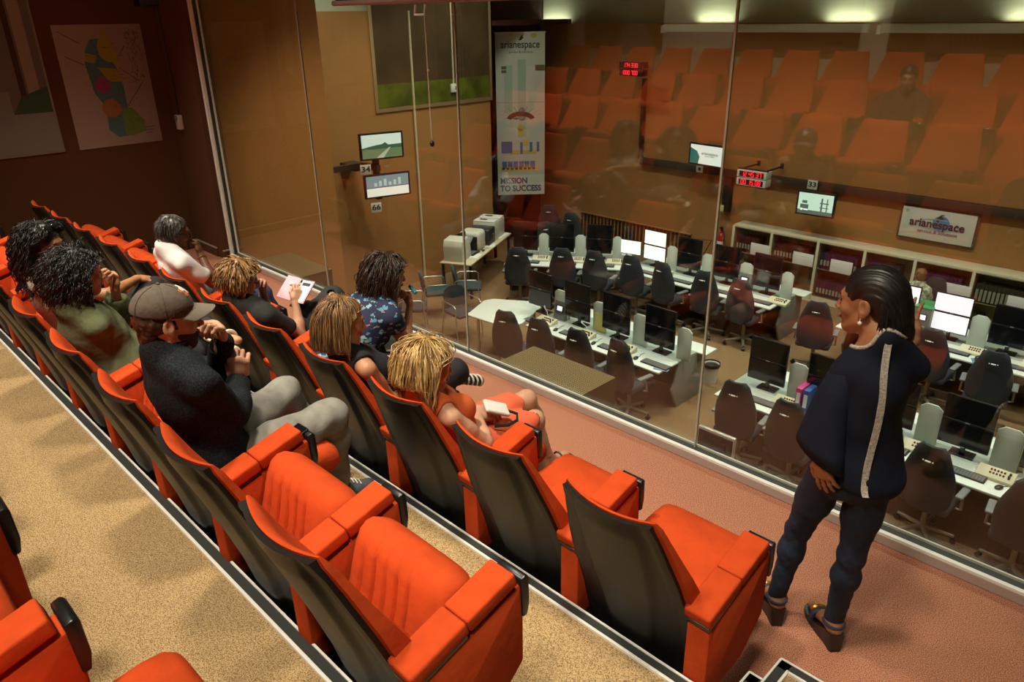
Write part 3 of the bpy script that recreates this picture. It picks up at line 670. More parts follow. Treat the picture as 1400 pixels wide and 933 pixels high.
for i, b_ in enumerate((0, 1, 2, 4, 5)):
    x = [-6.62, -5.73, -5.0, -3.05, -2.12][i]
    tag(obj('notice', MB().box((0, 0, 0), (0.40, 0.008, 0.24), 0.002).box((0, -0.004, 0.06), (0.30, 0.003, 0.014)).box((-0.02, -0.004, 0.0), (0.34, 0.003, 0.014)), m_paper, None, (x, 10.075, CZ + 0.80)), f'white printed notice taped on the {bay[b_]} glass door of the bookcase', 'notice', 'notices on the bookcase doors')

# radiator slats
rd = thing('slatted_radiator', 'row of upright dark slats low on the far wall', 'radiator', (-10.0, 10.45, CZ))
obj('backing', MB().box((0, 0.035, 0.35), (3.1, 0.02, 0.70)), m_cwall, rd)
obj('top_rail', MB().box((0, 0.01, 0.70), (3.14, 0.06, 0.03), 0.004), m_cwall, rd)
s_ = MB()
for i in range(30): s_.box((-1.52 + i * 0.105, 0.01, 0.35), (0.040, 0.035, 0.66))
so = obj('slats', s_, mat('dark slat', (0.02, 0.014, 0.010), 0.6), rd, smooth=False)

# ---------------------------------------------------------------- things on the walls
m_blue = mat('navy lettering', (0.03, 0.07, 0.16), 0.6)
m_ink = mat('dark lettering', (0.03, 0.035, 0.045), 0.6)
m_cyan = mat('logo blue', (0.03, 0.28, 0.52), 0.5)
m_cyan2 = mat('logo pale blue', (0.25, 0.52, 0.70), 0.5)
m_sheet = mat('pale sheet', (0.62, 0.64, 0.56), 0.7)
m_red = mat('red led', (0.05, 0.0, 0.0), 0.5, emit=(1.0, 0.015, 0.04), estr=2.2)
m_ledbk = mat('dark red led backing', (0.035, 0.003, 0.004), 0.4)
def flat(name, parent, m, polys, M, th=0.0012):
    mb = MB()
    for p in polys: mb.prism(p, th, 0, M)
    return obj(name, mb, m, parent, smooth=False)
def circ(cx, cy, r, n=28, a0=0, a1=360, ry=None):
    return [(cx + r * math.cos(math.radians(a0 + (a1 - a0) * i / n)), cy + (ry or r) * math.sin(math.radians(a0 + (a1 - a0) * i / n))) for i in range(n if a1 - a0 == 360 else n + 1)]
def arcband(cx, cy, rx, ry, w_, a0, a1, n=26, tilt=0.0):
    o = [(cx + rx * math.cos(math.radians(a0 + (a1 - a0) * i / n)), cy + ry * math.sin(math.radians(a0 + (a1 - a0) * i / n)) + tilt * rx * math.cos(math.radians(a0 + (a1 - a0) * i / n))) for i in range(n + 1)]
    q = [(cx + (rx - w_) * math.cos(math.radians(a0 + (a1 - a0) * i / n)), cy + (ry - w_) * math.sin(math.radians(a0 + (a1 - a0) * i / n)) + tilt * (rx - w_) * math.cos(math.radians(a0 + (a1 - a0) * i / n))) for i in range(n, -1, -1)]
    return [[o[i], o[i + 1], q[n - i - 1], q[n - i]] for i in range(n)]
def logo(parent, M, s, sub='service & solutions'):
    L = M @ Matrix.Scale(s, 4)
    flat('emblem_disc', parent, m_cyan, [circ(0.06, 0.02, 0.135)], L @ T(0, 0, 0.001), 0.002)
    flat('emblem_swirl', parent, m_ink, [[(-0.02, 0.06), (-0.005, 0.13), (0.04, 0.175), (0.10, 0.185), (0.055, 0.155), (0.075, 0.12), (0.12, 0.135), (0.06, 0.085), (0.03, 0.09), (0.015, 0.03)]], L @ T(0, 0, 0.004), 0.003)
    flat('emblem_orbit', parent, m_cyan2, arcband(0.02, 0.0, 0.34, 0.095, 0.012, 60, 395, 34), L @ T(0, 0, 0.006), 0.003)
    text('lettering', 'arianespace', 0.20, m_ink, L @ T(0, 0.0, 0.010), parent, 0.002, bold=0.004, sx=0.93)
    if sub: text('lettering', sub, 0.083, m_blue, L @ T(0.03, -0.135, 0.010), parent, 0.002, sx=1.0)
# sign with frame
sg = thing('company_sign', 'white sign with blue globe emblem on the far brown wall', 'sign', (-3.665, 10.44, -0.955))
obj('board', MB().box((0, 0, 0), (1.16, 0.03, 0.53), 0.004), m_sheet, sg)
obj('clear_backing', MB().box((0, 0.025, 0), (1.24, 0.012, 0.61), 0.002), mat('smoked acrylic', (0.12, 0.08, 0.045), 0.25), sg)
logo(sg, faceY(0.0, -0.016, 0.02), 1.0)
flat('small_mark', sg, mat('pale orange mark', (0.55, 0.42, 0.25), 0.6), [circ(-0.5, 0.2, 0.03, 12)], faceY(0, -0.016, 0))
# long dark wiring trunking along the far wall and its branch
rl = thing('cable_trunking', 'dark cable trunking running along and up the far wall', 'trunking', (0, 10.44, 0))
m_trunk = mat('dark brown trunking', (0.045, 0.026, 0.014), 0.6)
obj('horizontal_run', MB().box((-2.2, 0, -0.565), (15.3, 0.12, 0.14), 0.004), m_trunk, rl)
obj('vertical_run', MB().box((-9.86, 0.0, 0.32), (0.07, 0.11, 1.7), 0.004), m_trunk, rl)
obj('lower_run', MB().box((-7.64, 0.0, -0.99), (0.16, 0.14, 0.72), 0.004), mat('black cable box', (0.012, 0.010, 0.009), 0.6), rl)
obj('tag_note', MB().box((-7.72, -0.075, -1.28), (0.11, 0.01, 0.13), 0.003), m_yel, rl)
# wall screens on brackets
def numplate(parent_unused, M, s, label):
    t = thing('number_plate', label, 'number plate', (0, 0, 0), 0, 'number plates by the wall screens')
    mb = MB().box((0, 0, -0.004), (0.19, 0.17, 0.008), 0.002); mb.v = [tuple(M @ Vector(v)) for v in mb.v]
    obj('plate', mb, m_sheet, t)
    text('digits', s, 0.13, m_ink, M @ T(0, 0, 0.001), t, 0.001, bold=0.004, sx=1.25)
    return t
def wallscreen(label, Mc, w_, h_, disp):
    t = thing('mounted_screen', label, 'screen', (0, 0, 0), 0, 'wall mounted screens')
    def put(name, mb, m):
        mb.v = [tuple(Mc @ Vector(v)) for v in mb.v]; return obj(name, mb, m, t)
    put('casing', MB().box((0, 0, -0.03), (w_, h_, 0.06), 0.006), m_black)
    put('rear_hood', MB().prism([(-w_ * .35, -h_ * .4), (w_ * .35, -h_ * .4), (w_ * .35, h_ * .4), (-w_ * .35, h_ * .4)], 0.10, 0.0, T(0, 0, -0.15)), m_black)
    put('mounting_arm', MB().box((0, 0, -0.24), (0.07, 0.07, 0.22)).box((0, 0, -0.34), (0.20, 0.26, 0.03)), m_black)
    disp(t, Mc, w_ - 0.07, h_ - 0.06)
    return t
def em(n, c, s): return mat(n, c, 0.4, emit=c, estr=s)
def rect(x0, y0, x1, y1): return [(x0, y0), (x1, y0), (x1, y1), (x0, y1)]
def disp_road(t, M, w_, h_):
    flat('display_sky', t, em('screen sky', (0.55, 0.66, 0.62), 0.75), [rect(-w_ / 2, -.02, w_ / 2, h_ / 2)], M)
    flat('display_trees', t, em('screen trees', (0.05, 0.10, 0.06), 0.6), [[(-w_ / 2, -.06), (w_ / 2, -.06), (w_ / 2, .02), (.12, .015), (.06, .06), (.0, .03), (-.12, .02), (-w_ / 2, -.02)]], M @ T(0, 0, .0006))
    flat('display_grass', t, em('screen grass', (0.13, 0.20, 0.10), 0.6), [rect(-w_ / 2, -h_ / 2, w_ / 2, -.045)], M @ T(0, 0, .001))
    flat('display_road', t, em('screen road', (0.40, 0.42, 0.33), 0.7), [[(-.12, -h_ / 2), (.02, -h_ / 2), (.16, -.03), (.13, -.03)]], M @ T(0, 0, .0016))
def disp_hall(t, M, w_, h_):
    flat('display_back', t, em('screen hall', (0.16, 0.24, 0.27), 0.8), [rect(-w_ / 2, -.02, w_ / 2, h_ / 2)], M)
    flat('display_floor', t, em('screen floor', (0.72, 0.74, 0.68), 0.8), [rect(-w_ / 2, -h_ / 2, w_ / 2, -.03)], M @ T(0, 0, .0004))
    flat('display_plant', t, em('screen plant', (0.42, 0.52, 0.55), 0.7), [rect(-.25 + i * .09, .0, -.20 + i * .09, .06 + .03 * (i % 3)) for i in range(6)], M @ T(0, 0, .0008))
def disp_logo(t, M, w_, h_):
    flat('display_back', t, em('screen pale', (0.66, 0.72, 0.67), 0.9), [rect(-w_ / 2, -h_ / 2, w_ / 2, h_ / 2)], M)
    flat('display_figure', t, em('screen green figure', (0.03, 0.16, 0.14), 0.6), [[(-w_ / 2, -h_ / 2), (-.18, -h_ / 2), (-.15, -.05), (-.22, .06), (-w_ / 2, .12)]], M @ T(0, 0, .001))
    text('display_lettering', 'arianespace', 0.085, m_ink, M @ T(0.09, 0.03, 0.003), t, 0.0008)
    text('display_lettering', 'service & solutions', 0.03, m_ink, M @ T(0.10, -0.02, 0.003), t, 0.0008)
def disp_pad(t, M, w_, h_):
    flat('display_back', t, em('screen mist', (0.50, 0.70, 0.60), 0.85), [rect(-w_ / 2, -h_ / 2, w_ / 2, h_ / 2)], M)
    flat('display_tower', t, em('screen tower', (0.10, 0.16, 0.14), 0.5), [rect(.10, -.12, .13, .12), rect(.20, -.12, .22, .12), rect(.08, .02, .24, .04), rect(.08, -.06, .24, -.045), rect(-w_ / 2, -h_ / 2, w_ / 2, -.12), rect(-.27, -.10, -.12, -.02), rect(-.24, .0, -.15, .05)], M @ T(0, 0, .001))
    flat('display_mark', t, em('screen mark', (0.9, 0.95, 0.9), 0.9), [circ(-.24, -.115, .022, 14), rect(-.2, -.127, -.12, -.11)], M @ T(0, 0, .002))
Mw = faceY(-5.60, 9.95, -0.80) @ R(4, 'Y')
wallscreen('wall screen with a pale launch tower picture, plate 33', Mw, 0.70, 0.44, disp_pad)
numplate(None, faceY(-5.88, 10.355, -0.545), '33', 'white plate reading 33 on the dark trunking')
Mw = faceY(-7.96, 9.98, -0.18) @ R(-6, 'Y')
wallscreen('wall screen with a pale lettered picture above the trunking', Mw, 0.84, 0.43, disp_logo)
pl_ = thing('number_plate', 'small white plate on the trunking below the lettered screen', 'number plate', (-8.30, 10.36, -0.55), 0, 'number plates by the wall screens')
obj('plate', MB().box((0, 0, 0), (.16, .012, .14), .002), m_sheet, pl_); obj('mark', MB().box((0, -.007, 0), (.06, .003, .06), .0), m_ink, pl_)
# left wall screens (turned towards the room)
def MX(x, y, z, yaw): return T(x, y, z) @ R(yaw) @ faceY(0, 0, 0)
wallscreen('upper screen on the side wall with a road picture, plate 34', MX(-11.0, 4.32, 0.385, 74), 0.80, 0.46, disp_road)
numplate(None, MX(-10.98, 3.93, 0.03, 74), '34', 'white plate reading 34 between the two side wall screens')
wallscreen('lower screen on the side wall with a machine hall picture, plate 66', MX(-11.0, 4.38, -0.31, 74), 0.86, 0.42, disp_hall)
numplate(None, MX(-10.98, 4.08, -0.66, 74), '66', 'white plate reading 66 under the lower side wall screen')
tb = thing('screen_bracket', 'dark steel bracket arm carrying the side wall screens', 'bracket', (0, 0, 0))
obj('arm', MB().box((-11.45, 3.6, 0.02), (0.08, 1.0, 0.10)).box((-11.3, 4.25, 0.0), (0.5, 0.08, 0.10)).box((-11.72, 4.2, -0.03), (0.5, 0.3, 0.10)), m_trunk, tb)
obj('post', MB().box((-11.2, 4.3, 0.0), (0.09, 0.09, 1.15)), m_trunk, tb)
# seven segment clocks
SEG = {'0': 'abcdef', '1': 'bc', '2': 'abged', '3': 'abgcd', '4': 'fgbc', '5': 'afgcd', '6': 'afgedc', '7': 'abc', '8': 'abcdefg', '9': 'abcdfg'}
def digits(s, h, M):
    mb = MB(); x = 0; w_ = h * 0.52; k = h * 0.13
    P = {'a': (0, h / 2, w_, k), 'g': (0, 0, w_, k), 'd': (0, -h / 2, w_, k), 'f': (-w_ / 2, h / 4, k, h / 2), 'b': (w_ / 2, h / 4, k, h / 2), 'e': (-w_ / 2, -h / 4, k, h / 2), 'c': (w_ / 2, -h / 4, k, h / 2)}
    tot = sum(w_ * (1.55 if c != ' ' else 0.7) for c in s); x = -tot / 2 + w_ * 0.75
    for c in s:
        if c != ' ':
            for q in SEG[c]:
                a = P[q]; mb.box((x + a[0], a[1], 0.002), (a[2], a[3], 0.004), 0, M)
            x += w_ * 1.55
        else: x += w_ * 0.7
    return mb
def clock(label, M, case, s1, s2, brackets=True):
    t = thing('led_clock', label, 'clock', (0, 0, 0), 0, 'red digital clocks')
    for i, s in enumerate((s1, s2)):
        m1 = M @ T(0, 0.075 - 0.15 * i, 0)
        mb = MB().box((0, 0, -0.11), (0.60, 0.135, 0.22), 0.006); mb.v = [tuple(m1 @ Vector(v)) for v in mb.v]; c = obj('casing', mb, case, t)
        mb = MB().box((0, 0, 0.001), (0.50, 0.100, 0.004)); mb.v = [tuple(m1 @ Vector(v)) for v in mb.v]; obj('display_window', mb, m_ledbk, c)
        mb = digits(s, 0.075, m1 @ T(0, 0, 0.004)); obj('display_digits', mb, m_red, c)
    if brackets:
        mb = MB()
        for sx_ in (-0.22, 0.26): mb.box((sx_, 0.16, -0.38), (0.025, 0.025, 0.62)).box((sx_, 0.17, -0.68), (0.06, 0.10, 0.03))
        mb.box((0, 0.16, -0.06), (0.62, 0.025, 0.025)); mb.v = [tuple(M @ Vector(v)) for v in mb.v]; obj('bracket', mb, m_black, t)
    return t
clock('white cased double red digital clock over the bookcase trunking', faceY(-6.80, 9.72, -0.455), m_sheet, '12 45 37', '00 15 08')
clock('small dark double red digital clock high on the far wall', faceY(-9.72, 9.72, 1.40) @ Matrix.Scale(0.95, 4), m_black, '174 330', '000 700', False)
tag(obj('clock_bracket', MB().box((-9.8, 10.12, 1.4), (0.06, 0.6, 0.06)), m_black), 'black bracket holding the small clock to the far wall', 'bracket')
# pull-down screen cases high on the far wall
for x0, x1, l_ in ((-9.42, -5.30, 'white pull-down screen case, nearer the small clock, high on the far wall'), (-5.15, -0.9, 'white pull-down screen case, farther from the clock, high on the far wall')):
    t = thing('projection_screen_case', l_, 'screen case', ((x0 + x1) / 2, 10.36, 2.16), 0, 'pull-down screen cases')
    obj('case', MB().box((0, 0, 0), (x1 - x0, 0.13, 0.14), 0.035, None, 3), m_beige, t)
    obj('end_cap', MB().box((-(x1 - x0) / 2 + 0.03, -0.02, -0.02), (0.07, 0.14, 0.14), 0.01), m_white, t)
# fire extinguisher
fe = thing('fire_extinguisher', 'red fire extinguisher hanging by the end of the bookcase', 'fire extinguisher', (-7.66, 10.38, CZ + 0.45))
obj('cylinder', MB().lathe([(0.03, 0), (0.075, 0.01), (0.08, 0.04), (0.08, 0.36), (0.06, 0.42), (0.025, 0.45), (0.02, 0.50)], 18), mat('red paint', (0.42, 0.012, 0.012), 0.35), fe)
obj('valve', MB().box((0, 0, 0.53), (0.05, 0.05, 0.06), 0.01).box((0.0, -0.05, 0.57), (0.025, 0.13, 0.02), 0.004), m_black, fe)
obj('hose', MB().tube([(0.03, -0.02, 0.52), (0.10, -0.05, 0.45), (0.11, -0.06, 0.25), (0.085, -0.05, 0.12)], 0.012, 8), m_black, fe)
obj('label_band', MB().lathe([(0.0812, 0.14), (0.0815, 0.15), (0.0815, 0.27), (0.0812, 0.28)], 18), m_paper, fe)
# banner in the corner
bn = thing('hanging_banner', 'tall white banner reading MISSION TO SUCCESS in the far corner', 'banner', (-12.2 + .67 * .02, 9.0 + .74 * .02, 0), math.radians(48))
Mb = faceY(0, 0, 0.335)
obj('cloth', MB().box((0, 0.006, 0.335), (1.09, 0.01, 3.53), 0.002), m_sheet, bn)
obj('top_bar', MB().cyl((-0.56, 0.01, 2.10), (0.56, 0.01, 2.10), 0.016), m_alu, bn)
obj('hanging_cord', MB().cyl((-0.4, 0.012, 2.1), (-0.4, 0.012, 4.7), 0.004, n=6).cyl((0.4, 0.012, 2.1), (0.4, 0.012, 4.7), 0.004, n=6), m_black, bn)
text('lettering', 'arianespace', 0.215, m_ink, Mb @ T(0.0, 1.52, 0.002), bn, 0.001, bold=0.003, sx=0.86)
text('lettering', 'service & solutions', 0.07, m_blue, Mb @ T(0.02, 1.37, 0.002), bn, 0.001)
flat('emblem_swirl', bn, m_ink, [[(-0.03, 1.62), (0.02, 1.70), (0.08, 1.73), (0.05, 1.68), (0.08, 1.66), (0.0, 1.60)]], Mb @ T(0, 0, .001))
flat('emblem_disc', bn, mat('banner yellow', (0.62, 0.50, 0.10), 0.6), [circ(0.30, 1.70, 0.07, 20, ry=.05), circ(-.2, 1.73, .06, 16, ry=.03)], Mb @ T(0, 0, .001))
flat('pale_column', bn, mat('banner pale green', (0.42, 0.56, 0.46), 0.6), [rect(-.06, -.45, .12, 1.22), rect(-.36, .1, -.18, 1.1)], Mb @ T(0, 0, .0006))
flat('dark_box', bn, mat('banner brown', (0.16, 0.12, 0.06), 0.6), [rect(.33, .98, .54, 1.10), rect(-.42, 1.02, -.31, 1.08), rect(-.42, .94, -.31, 1.0)], Mb @ T(0, 0, .001))
flat('capsule_picture', bn, mat('banner teal', (0.06, 0.22, 0.24), 0.6), [circ(.03, .06, .09, 20, ry=.15), rect(-.18, -.05, .08, -.02), circ(-.1, -.03, .03, 10)], Mb @ T(0, 0, .001))
flat('fan_lines', bn, mat('banner grey line', (0.33, 0.34, 0.34), 0.6), [[(0.0, -.5), (.02, -.5), (.55 * math.cos(a), -.5 + .28 * math.sin(a)), (.55 * math.cos(a) - .02, -.5 + .28 * math.sin(a))] for a in [0.15 + i * 0.28 for i in range(11)]] + [rect(-.54, -.14, .54, -.13)], Mb @ T(0, 0.45, .0012))
flat('swoosh', bn, mat('banner dark brown', (0.09, 0.05, 0.025), 0.6), arcband(0.0, -.74, .34, .22, .10, 20, 160, 20), Mb @ T(0, 0.64, .002))
flat('satellite', bn, mat('banner yellow', (0.62, 0.50, 0.10), 0.6), [rect(-.06, -.78, .06, -.62), rect(-.3, -1.18, .35, -1.10), circ(0, -.6, .08, 14), rect(.05, -1.0, .16, -.86)], Mb @ T(0, 0.36, .0026))
flat('vehicles', bn, mat('banner blue', (0.05, 0.16, 0.36), 0.6), [rect(-.45, -1.08, -.2, -.82), rect(-.02, -1.1, .04, -.84), rect(.2, -1.06, .26, -.84), rect(.36, -1.06, .42, -.84)] + [rect(-.44 + i * .13, -1.42, -.33 + i * .13, -1.27) for i in range(6)], Mb @ T(0, 0.28, .003))
flat('yellow_train', bn, mat('banner yellow', (0.62, 0.50, 0.10), 0.6), [rect(-.48, -1.53, .40, -1.43)], Mb @ T(0, 0.32, .003))
flat('train_windows', bn, m_ink, [rect(-.44 + i * .1, -1.50, -.38 + i * .1, -1.455) for i in range(8)], Mb @ T(0, 0.32, .0045))
flat('clean_strip', bn, m_sheet, [rect(-.54, -1.76, .54, -1.30)], Mb @ T(0, 0, .002))
text('lettering', 'MISSION', 0.19, m_blue, Mb @ T(-0.49, -1.44, 0.006), bn, 0.001, 'LEFT', bold=0.006, sx=0.88)
text('lettering', 'TO SUCCESS', 0.19, m_blue, Mb @ T(-0.49, -1.62, 0.006), bn, 0.001, 'LEFT', bold=0.006, sx=0.88)
# landscape poster on the side wall
po = thing('landscape_poster', 'large dark and green landscape poster on the side wall', 'poster', (-11.985, 6.45, 0))
obj('frame', MB().box((0, 0, 1.80), (0.02, 3.0, 2.0), 0.004), mat('poster border', (0.34, 0.24, 0.12), 0.6), po)
obj('print', MB().box((0.0105, 0.0, 1.83), (0.003, 2.86, 1.90)), mat('poster dark sky', (0.09, 0.055, 0.022), 0.5, var=0.4, vscale=1.5), po)
obj('print_meadow', MB().box((0.0125, 0.0, 1.09), (0.003, 2.86, 0.42)), mat('poster green meadow', (0.13, 0.15, 0.012), 0.5, var=0.6, vscale=2.5), po)
# conduits
m_cond = mat('white conduit', (0.60, 0.52, 0.34), 0.5)
tag(obj('wall_conduit', MB().cyl((-11.97, 5.84, CZ), (-11.97, 5.84, 2.55), 0.024, n=10), m_cond), 'tall pale conduit running floor to top on the side wall', 'conduit')
th_ = thing('thermostat', 'small white wall unit with cable on the side wall poster', 'wall unit', (-11.955, 6.86, 1.12))
obj('casing', MB().box((0, 0, 0), (0.04, 0.16, 0.16), 0.006), m_white, th_)
obj('window', MB().box((0.021, 0.05, 0), (0.003, 0.05, 0.07)), m_black, th_)
obj('cable_duct', MB().box((-0.005, 0.0, 0.85), (0.02, 0.035, 1.55)), m_cond, th_)
# gallery side wall: map, photograph, speaker, switch
mp = thing('wall_map', 'pale coloured map sheet on the dark gallery side wall', 'map', (XL + 0.003, -0.685, 1.835))
Mm = faceX(0.004, 0, 0)
obj('sheet', MB().box((0.001, 0, 0), (0.005, 0.835, 1.175), 0.001), mat('map paper', (0.36, 0.30, 0.27), 0.8, spec=.1), mp)
c_y, c_b, c_o, c_m, c_g = [mat('map ' + n, c, 0.7) for n, c in (('yellow', (0.30, 0.27, 0.03)), ('blue', (0.07, 0.16, 0.18)), ('orange', (0.34, 0.14, 0.04)), ('magenta', (0.28, 0.04, 0.15)), ('green', (0.14, 0.22, 0.04)))]
flat('blue_zone', mp, c_b, [[(-.19, .22), (-.16, .36), (-.10, .45), (-.02, .46), (.10, .18), (.13, .0), (.13, -.26), (.08, -.50), (-.02, -.50), (-.10, -.42), (-.08, -.20), (-.16, -.05)]], Mm, .0006)
flat('yellow_zone', mp, c_y, [[(-.04, .40), (.02, .54), (.05, .55), (.06, .50), (.14, .30), (.13, .22), (.02, .24), (-.04, .30)], [(-.19, .25), (-.17, .33), (-.06, .30), (-.10, .23)], [(-.08, .19), (.06, .17), (.12, .16), (.12, .04), (.0, .05)]], Mm @ T(0, 0, .0007), .0006)
flat('green_zone', mp, c_g, [[(.06, -.22), (.17, -.22), (.27, -.36), (.27, -.46), (.14, -.50), (.06, -.49)]], Mm @ T(0, 0, .0007), .0006)
flat('magenta_zone', mp, c_m, [circ(-.07, .02, .077)], Mm @ T(0, 0, .0014), .0006)
flat('orange_zone', mp, c_o, [circ(-.03, -.21, .095, 9)], Mm @ T(0, 0, .0014), .0006)
rg = random.Random(5)
tl = [rect(x, y, x + .004, y + rg.uniform(.01, .03)) for x, y in [(rg.uniform(.24, .37), rg.uniform(.0, .52)) for _ in range(90)]] + [rect(x, y, x + rg.uniform(.01, .035), y + .004) for x, y in [(rg.uniform(-.2, .25), rg.uniform(-.48, .45)) for _ in range(60)]]
tl += [[(.13, -.2), (.137, -.2), (.33, .02), (.325, .023)], [(.12, .25), (.125, .26), (.22, .38), (.215, .385)], [(.12, .18), (.122, .175), (.3, .03), (.303, .035)], [(-.38, .53), (-.378, .535), (-.2, .42), (-.203, .415)], [(-.36, .3), (-.357, .305), (-.2, .22), (-.203, .215)], rect(.26, -.46, .34, -.455), rect(.26, -.43, .36, -.425), rect(.26, -.49, .33, -.485)]
flat('map_lettering', mp, mat('map ink', (0.05, 0.045, 0.05), 0.7), tl, Mm @ T(0, 0, .0022), .0004)['kind'] = 'stuff'
pp = thing('rocket_photograph', 'large framed photograph of a rocket hall, cut by the frame', 'photograph', (XL + 0.003, -2.45, 2.3))
obj('frame', MB().box((0.004, 0, 0), (0.012, 2.42, 2.1), 0.002), mat('photo border', (0.28, 0.25, 0.21), 0.6), pp)
Mp = faceX(0.0105, 0, 0)
flat('print', pp, mat('photo grey wall', (0.14, 0.12, 0.11), 0.5), [rect(-1.19, -1.03, 1.19, 1.03)], Mp)
flat('print_pillars', pp, mat('photo pillar', (0.30, 0.24, 0.18), 0.5), [[(1.02, -.55), (1.12, -.55), (1.12, 1.03), (1.02, 1.03)], rect(.2, -.3, .27, 1.03)], Mp @ T(0, 0, .0014))
flat('print_stripe', pp, mat('photo dark stripe', (0.05, 0.018, 0.012), 0.5), [rect(.95, -.6, 1.0, 1.03), [(.45, -.6), (.5, -.6), (.42, .4), (.38, .4)]], Mp @ T(0, 0, .0014))
flat('print_floor', pp, mat('photo pale floor', (0.22, 0.22, 0.20), 0.5), [[(.3, -1.03), (1.19, -1.03), (1.19, -.62), (.5, -.70)]], Mp @ T(0, 0, .0018))
flat('print_green', pp, mat('photo green', (0.03, 0.08, 0.04), 0.5), [[(.85, -.66), (1.19, -.66), (1.19, -.42), (.95, -.50)]], Mp @ T(0, 0, .0024))
flat('print_machine', pp, mat('photo yellow machine', (0.35, 0.27, 0.08), 0.5), [rect(.1, -.9, .5, -.75), rect(.2, -.62, .55, -.5), rect(.0, -.75, .35, -.66)], Mp @ T(0, 0, .003))
flat('print_machine', pp, mat('photo grey machine', (0.20, 0.20, 0.19), 0.5), [rect(.5, -.75, .85, -.45), rect(.3, -.5, .5, -.25), rect(.55, -.36, .8, -.3)], Mp @ T(0, 0, .0026))
flat('print_machine', pp, mat('photo orange machine', (0.42, 0.12, 0.03), 0.5), [circ(.62, -.74, .06, 12), circ(.2, -.86, .05, 12)], Mp @ T(0, 0, .0036))
text('lettering', 'ariane', 0.16, m_ink, Mp @ T(0.60, 0.33, 0.003), pp, 0.0008, bold=0.003)
sp = thing('wall_speaker', 'black speaker box high in the dark gallery corner', 'speaker', (XL + 0.09, -0.19, 2.78))
obj('cabinet', MB().box((0, 0, 0.2), (0.16, 0.20, 0.80), 0.01), m_black, sp)
obj('grille', MB().box((0.082, 0, 0.2), (0.006, 0.18, 0.76), 0.003), m_rub, sp)
sw = thing('switch_box', 'small pale switch box with cable on the gallery side wall', 'switch', (-8.42, -0.13, 1.44))
obj('casing', MB().box((0, 0.01, 0), (0.085, 0.05, 0.15), 0.006), m_beige, sw)
obj('dial', MB().cyl((0, -0.012, 0.045), (0, -0.03, 0.045), 0.025, n=14), m_grey, sw)
obj('cable', MB().tube([(0, 0.012, 0.07), (0.0, 0.018, 0.3), (-0.03, 0.018, 0.7), (-0.05, 0.018, 1.3)], 0.007, 6), m_black, sw)
# roller blind with its pull cord in front of the glass
bl_ = thing('roller_blind', 'raised dark roller blind with a pale bottom bar at the glass', 'blind', (0, -0.14, 0))
obj('fabric', MB().box((-2.38, 0, 3.155), (5.5, 0.008, 1.2)), m_black, bl_)
obj('bottom_bar', MB().cyl((-5.16, 0, 2.545), (0.4, 0, 2.545), 0.018, n=12), mat('pinkish bar', (0.30, 0.20, 0.17), 0.5), bl_)
obj('handle', MB().tube([(-4.20, 0, 2.52), (-4.20, -0.01, 2.46), (-4.10, -0.01, 2.46), (-4.10, 0, 2.52)], 0.008, 8), m_white, bl_)
obj('pull_cord', MB().cyl((-4.10, -0.01, 2.47), (-4.095, -0.01, 1.66), 0.0045, n=8).ball((-4.095, -0.01, 2.12), 0.009, 8, 6), mat('cord', (0.55, 0.48, 0.34), 0.7), bl_)
obj('cord_knob', MB().ball((-4.095, -0.01, 1.645), (0.017, 0.017, 0.022), 12, 8), m_black, bl_)
# rear wall pictures seen in the reflection
for i, (x0, x1, l_) in enumerate([(-8.2, -6.75, 'dark picture of a pale peak at the side wall end of the rear wall'), (-5.6, -3.9, 'dark maroon picture above the middle of the back row'), (-3.55, -1.75, 'dark picture with pale branching lines on the rear wall')]):
    t = thing('rear_picture', l_, 'picture', ((x0 + x1) / 2, -6.43, 2.45), 0, 'dark pictures on the rear wall')
    obj('panel', MB().box((0, 0, 0), (x1 - x0, 0.03, 1.0), 0.004), mat('rear picture dark', (0.035, 0.012, 0.010), 0.6, var=0.4, vscale=3), t)
    if i == 0: flat('print_peak', t, mat('rear picture pale', (0.16, 0.15, 0.15), 0.6), [[(-.6, -.5), (0.1, -.5), (-.1, -.05), (-.25, .1), (-.4, -.1)]], Matrix(((-1, 0, 0, 0), (0, 0, 1, 0.016), (0, 1, 0, 0), (0, 0, 0, 1))))
    if i == 2: flat('print_lines', t, mat('rear picture pale', (0.16, 0.15, 0.15), 0.6), [[(x, -.45), (x + .012, -.45), (x + .1 * math.sin(9 * x) + .012, .0), (x + .1 * math.sin(9 * x), .0)] for x in [-.1 + .045 * k for k in range(14)]], Matrix(((-1, 0, 0, 0), (0, 0, 1, 0.016), (0, 1, 0, 0), (0, 0, 0, 1))))
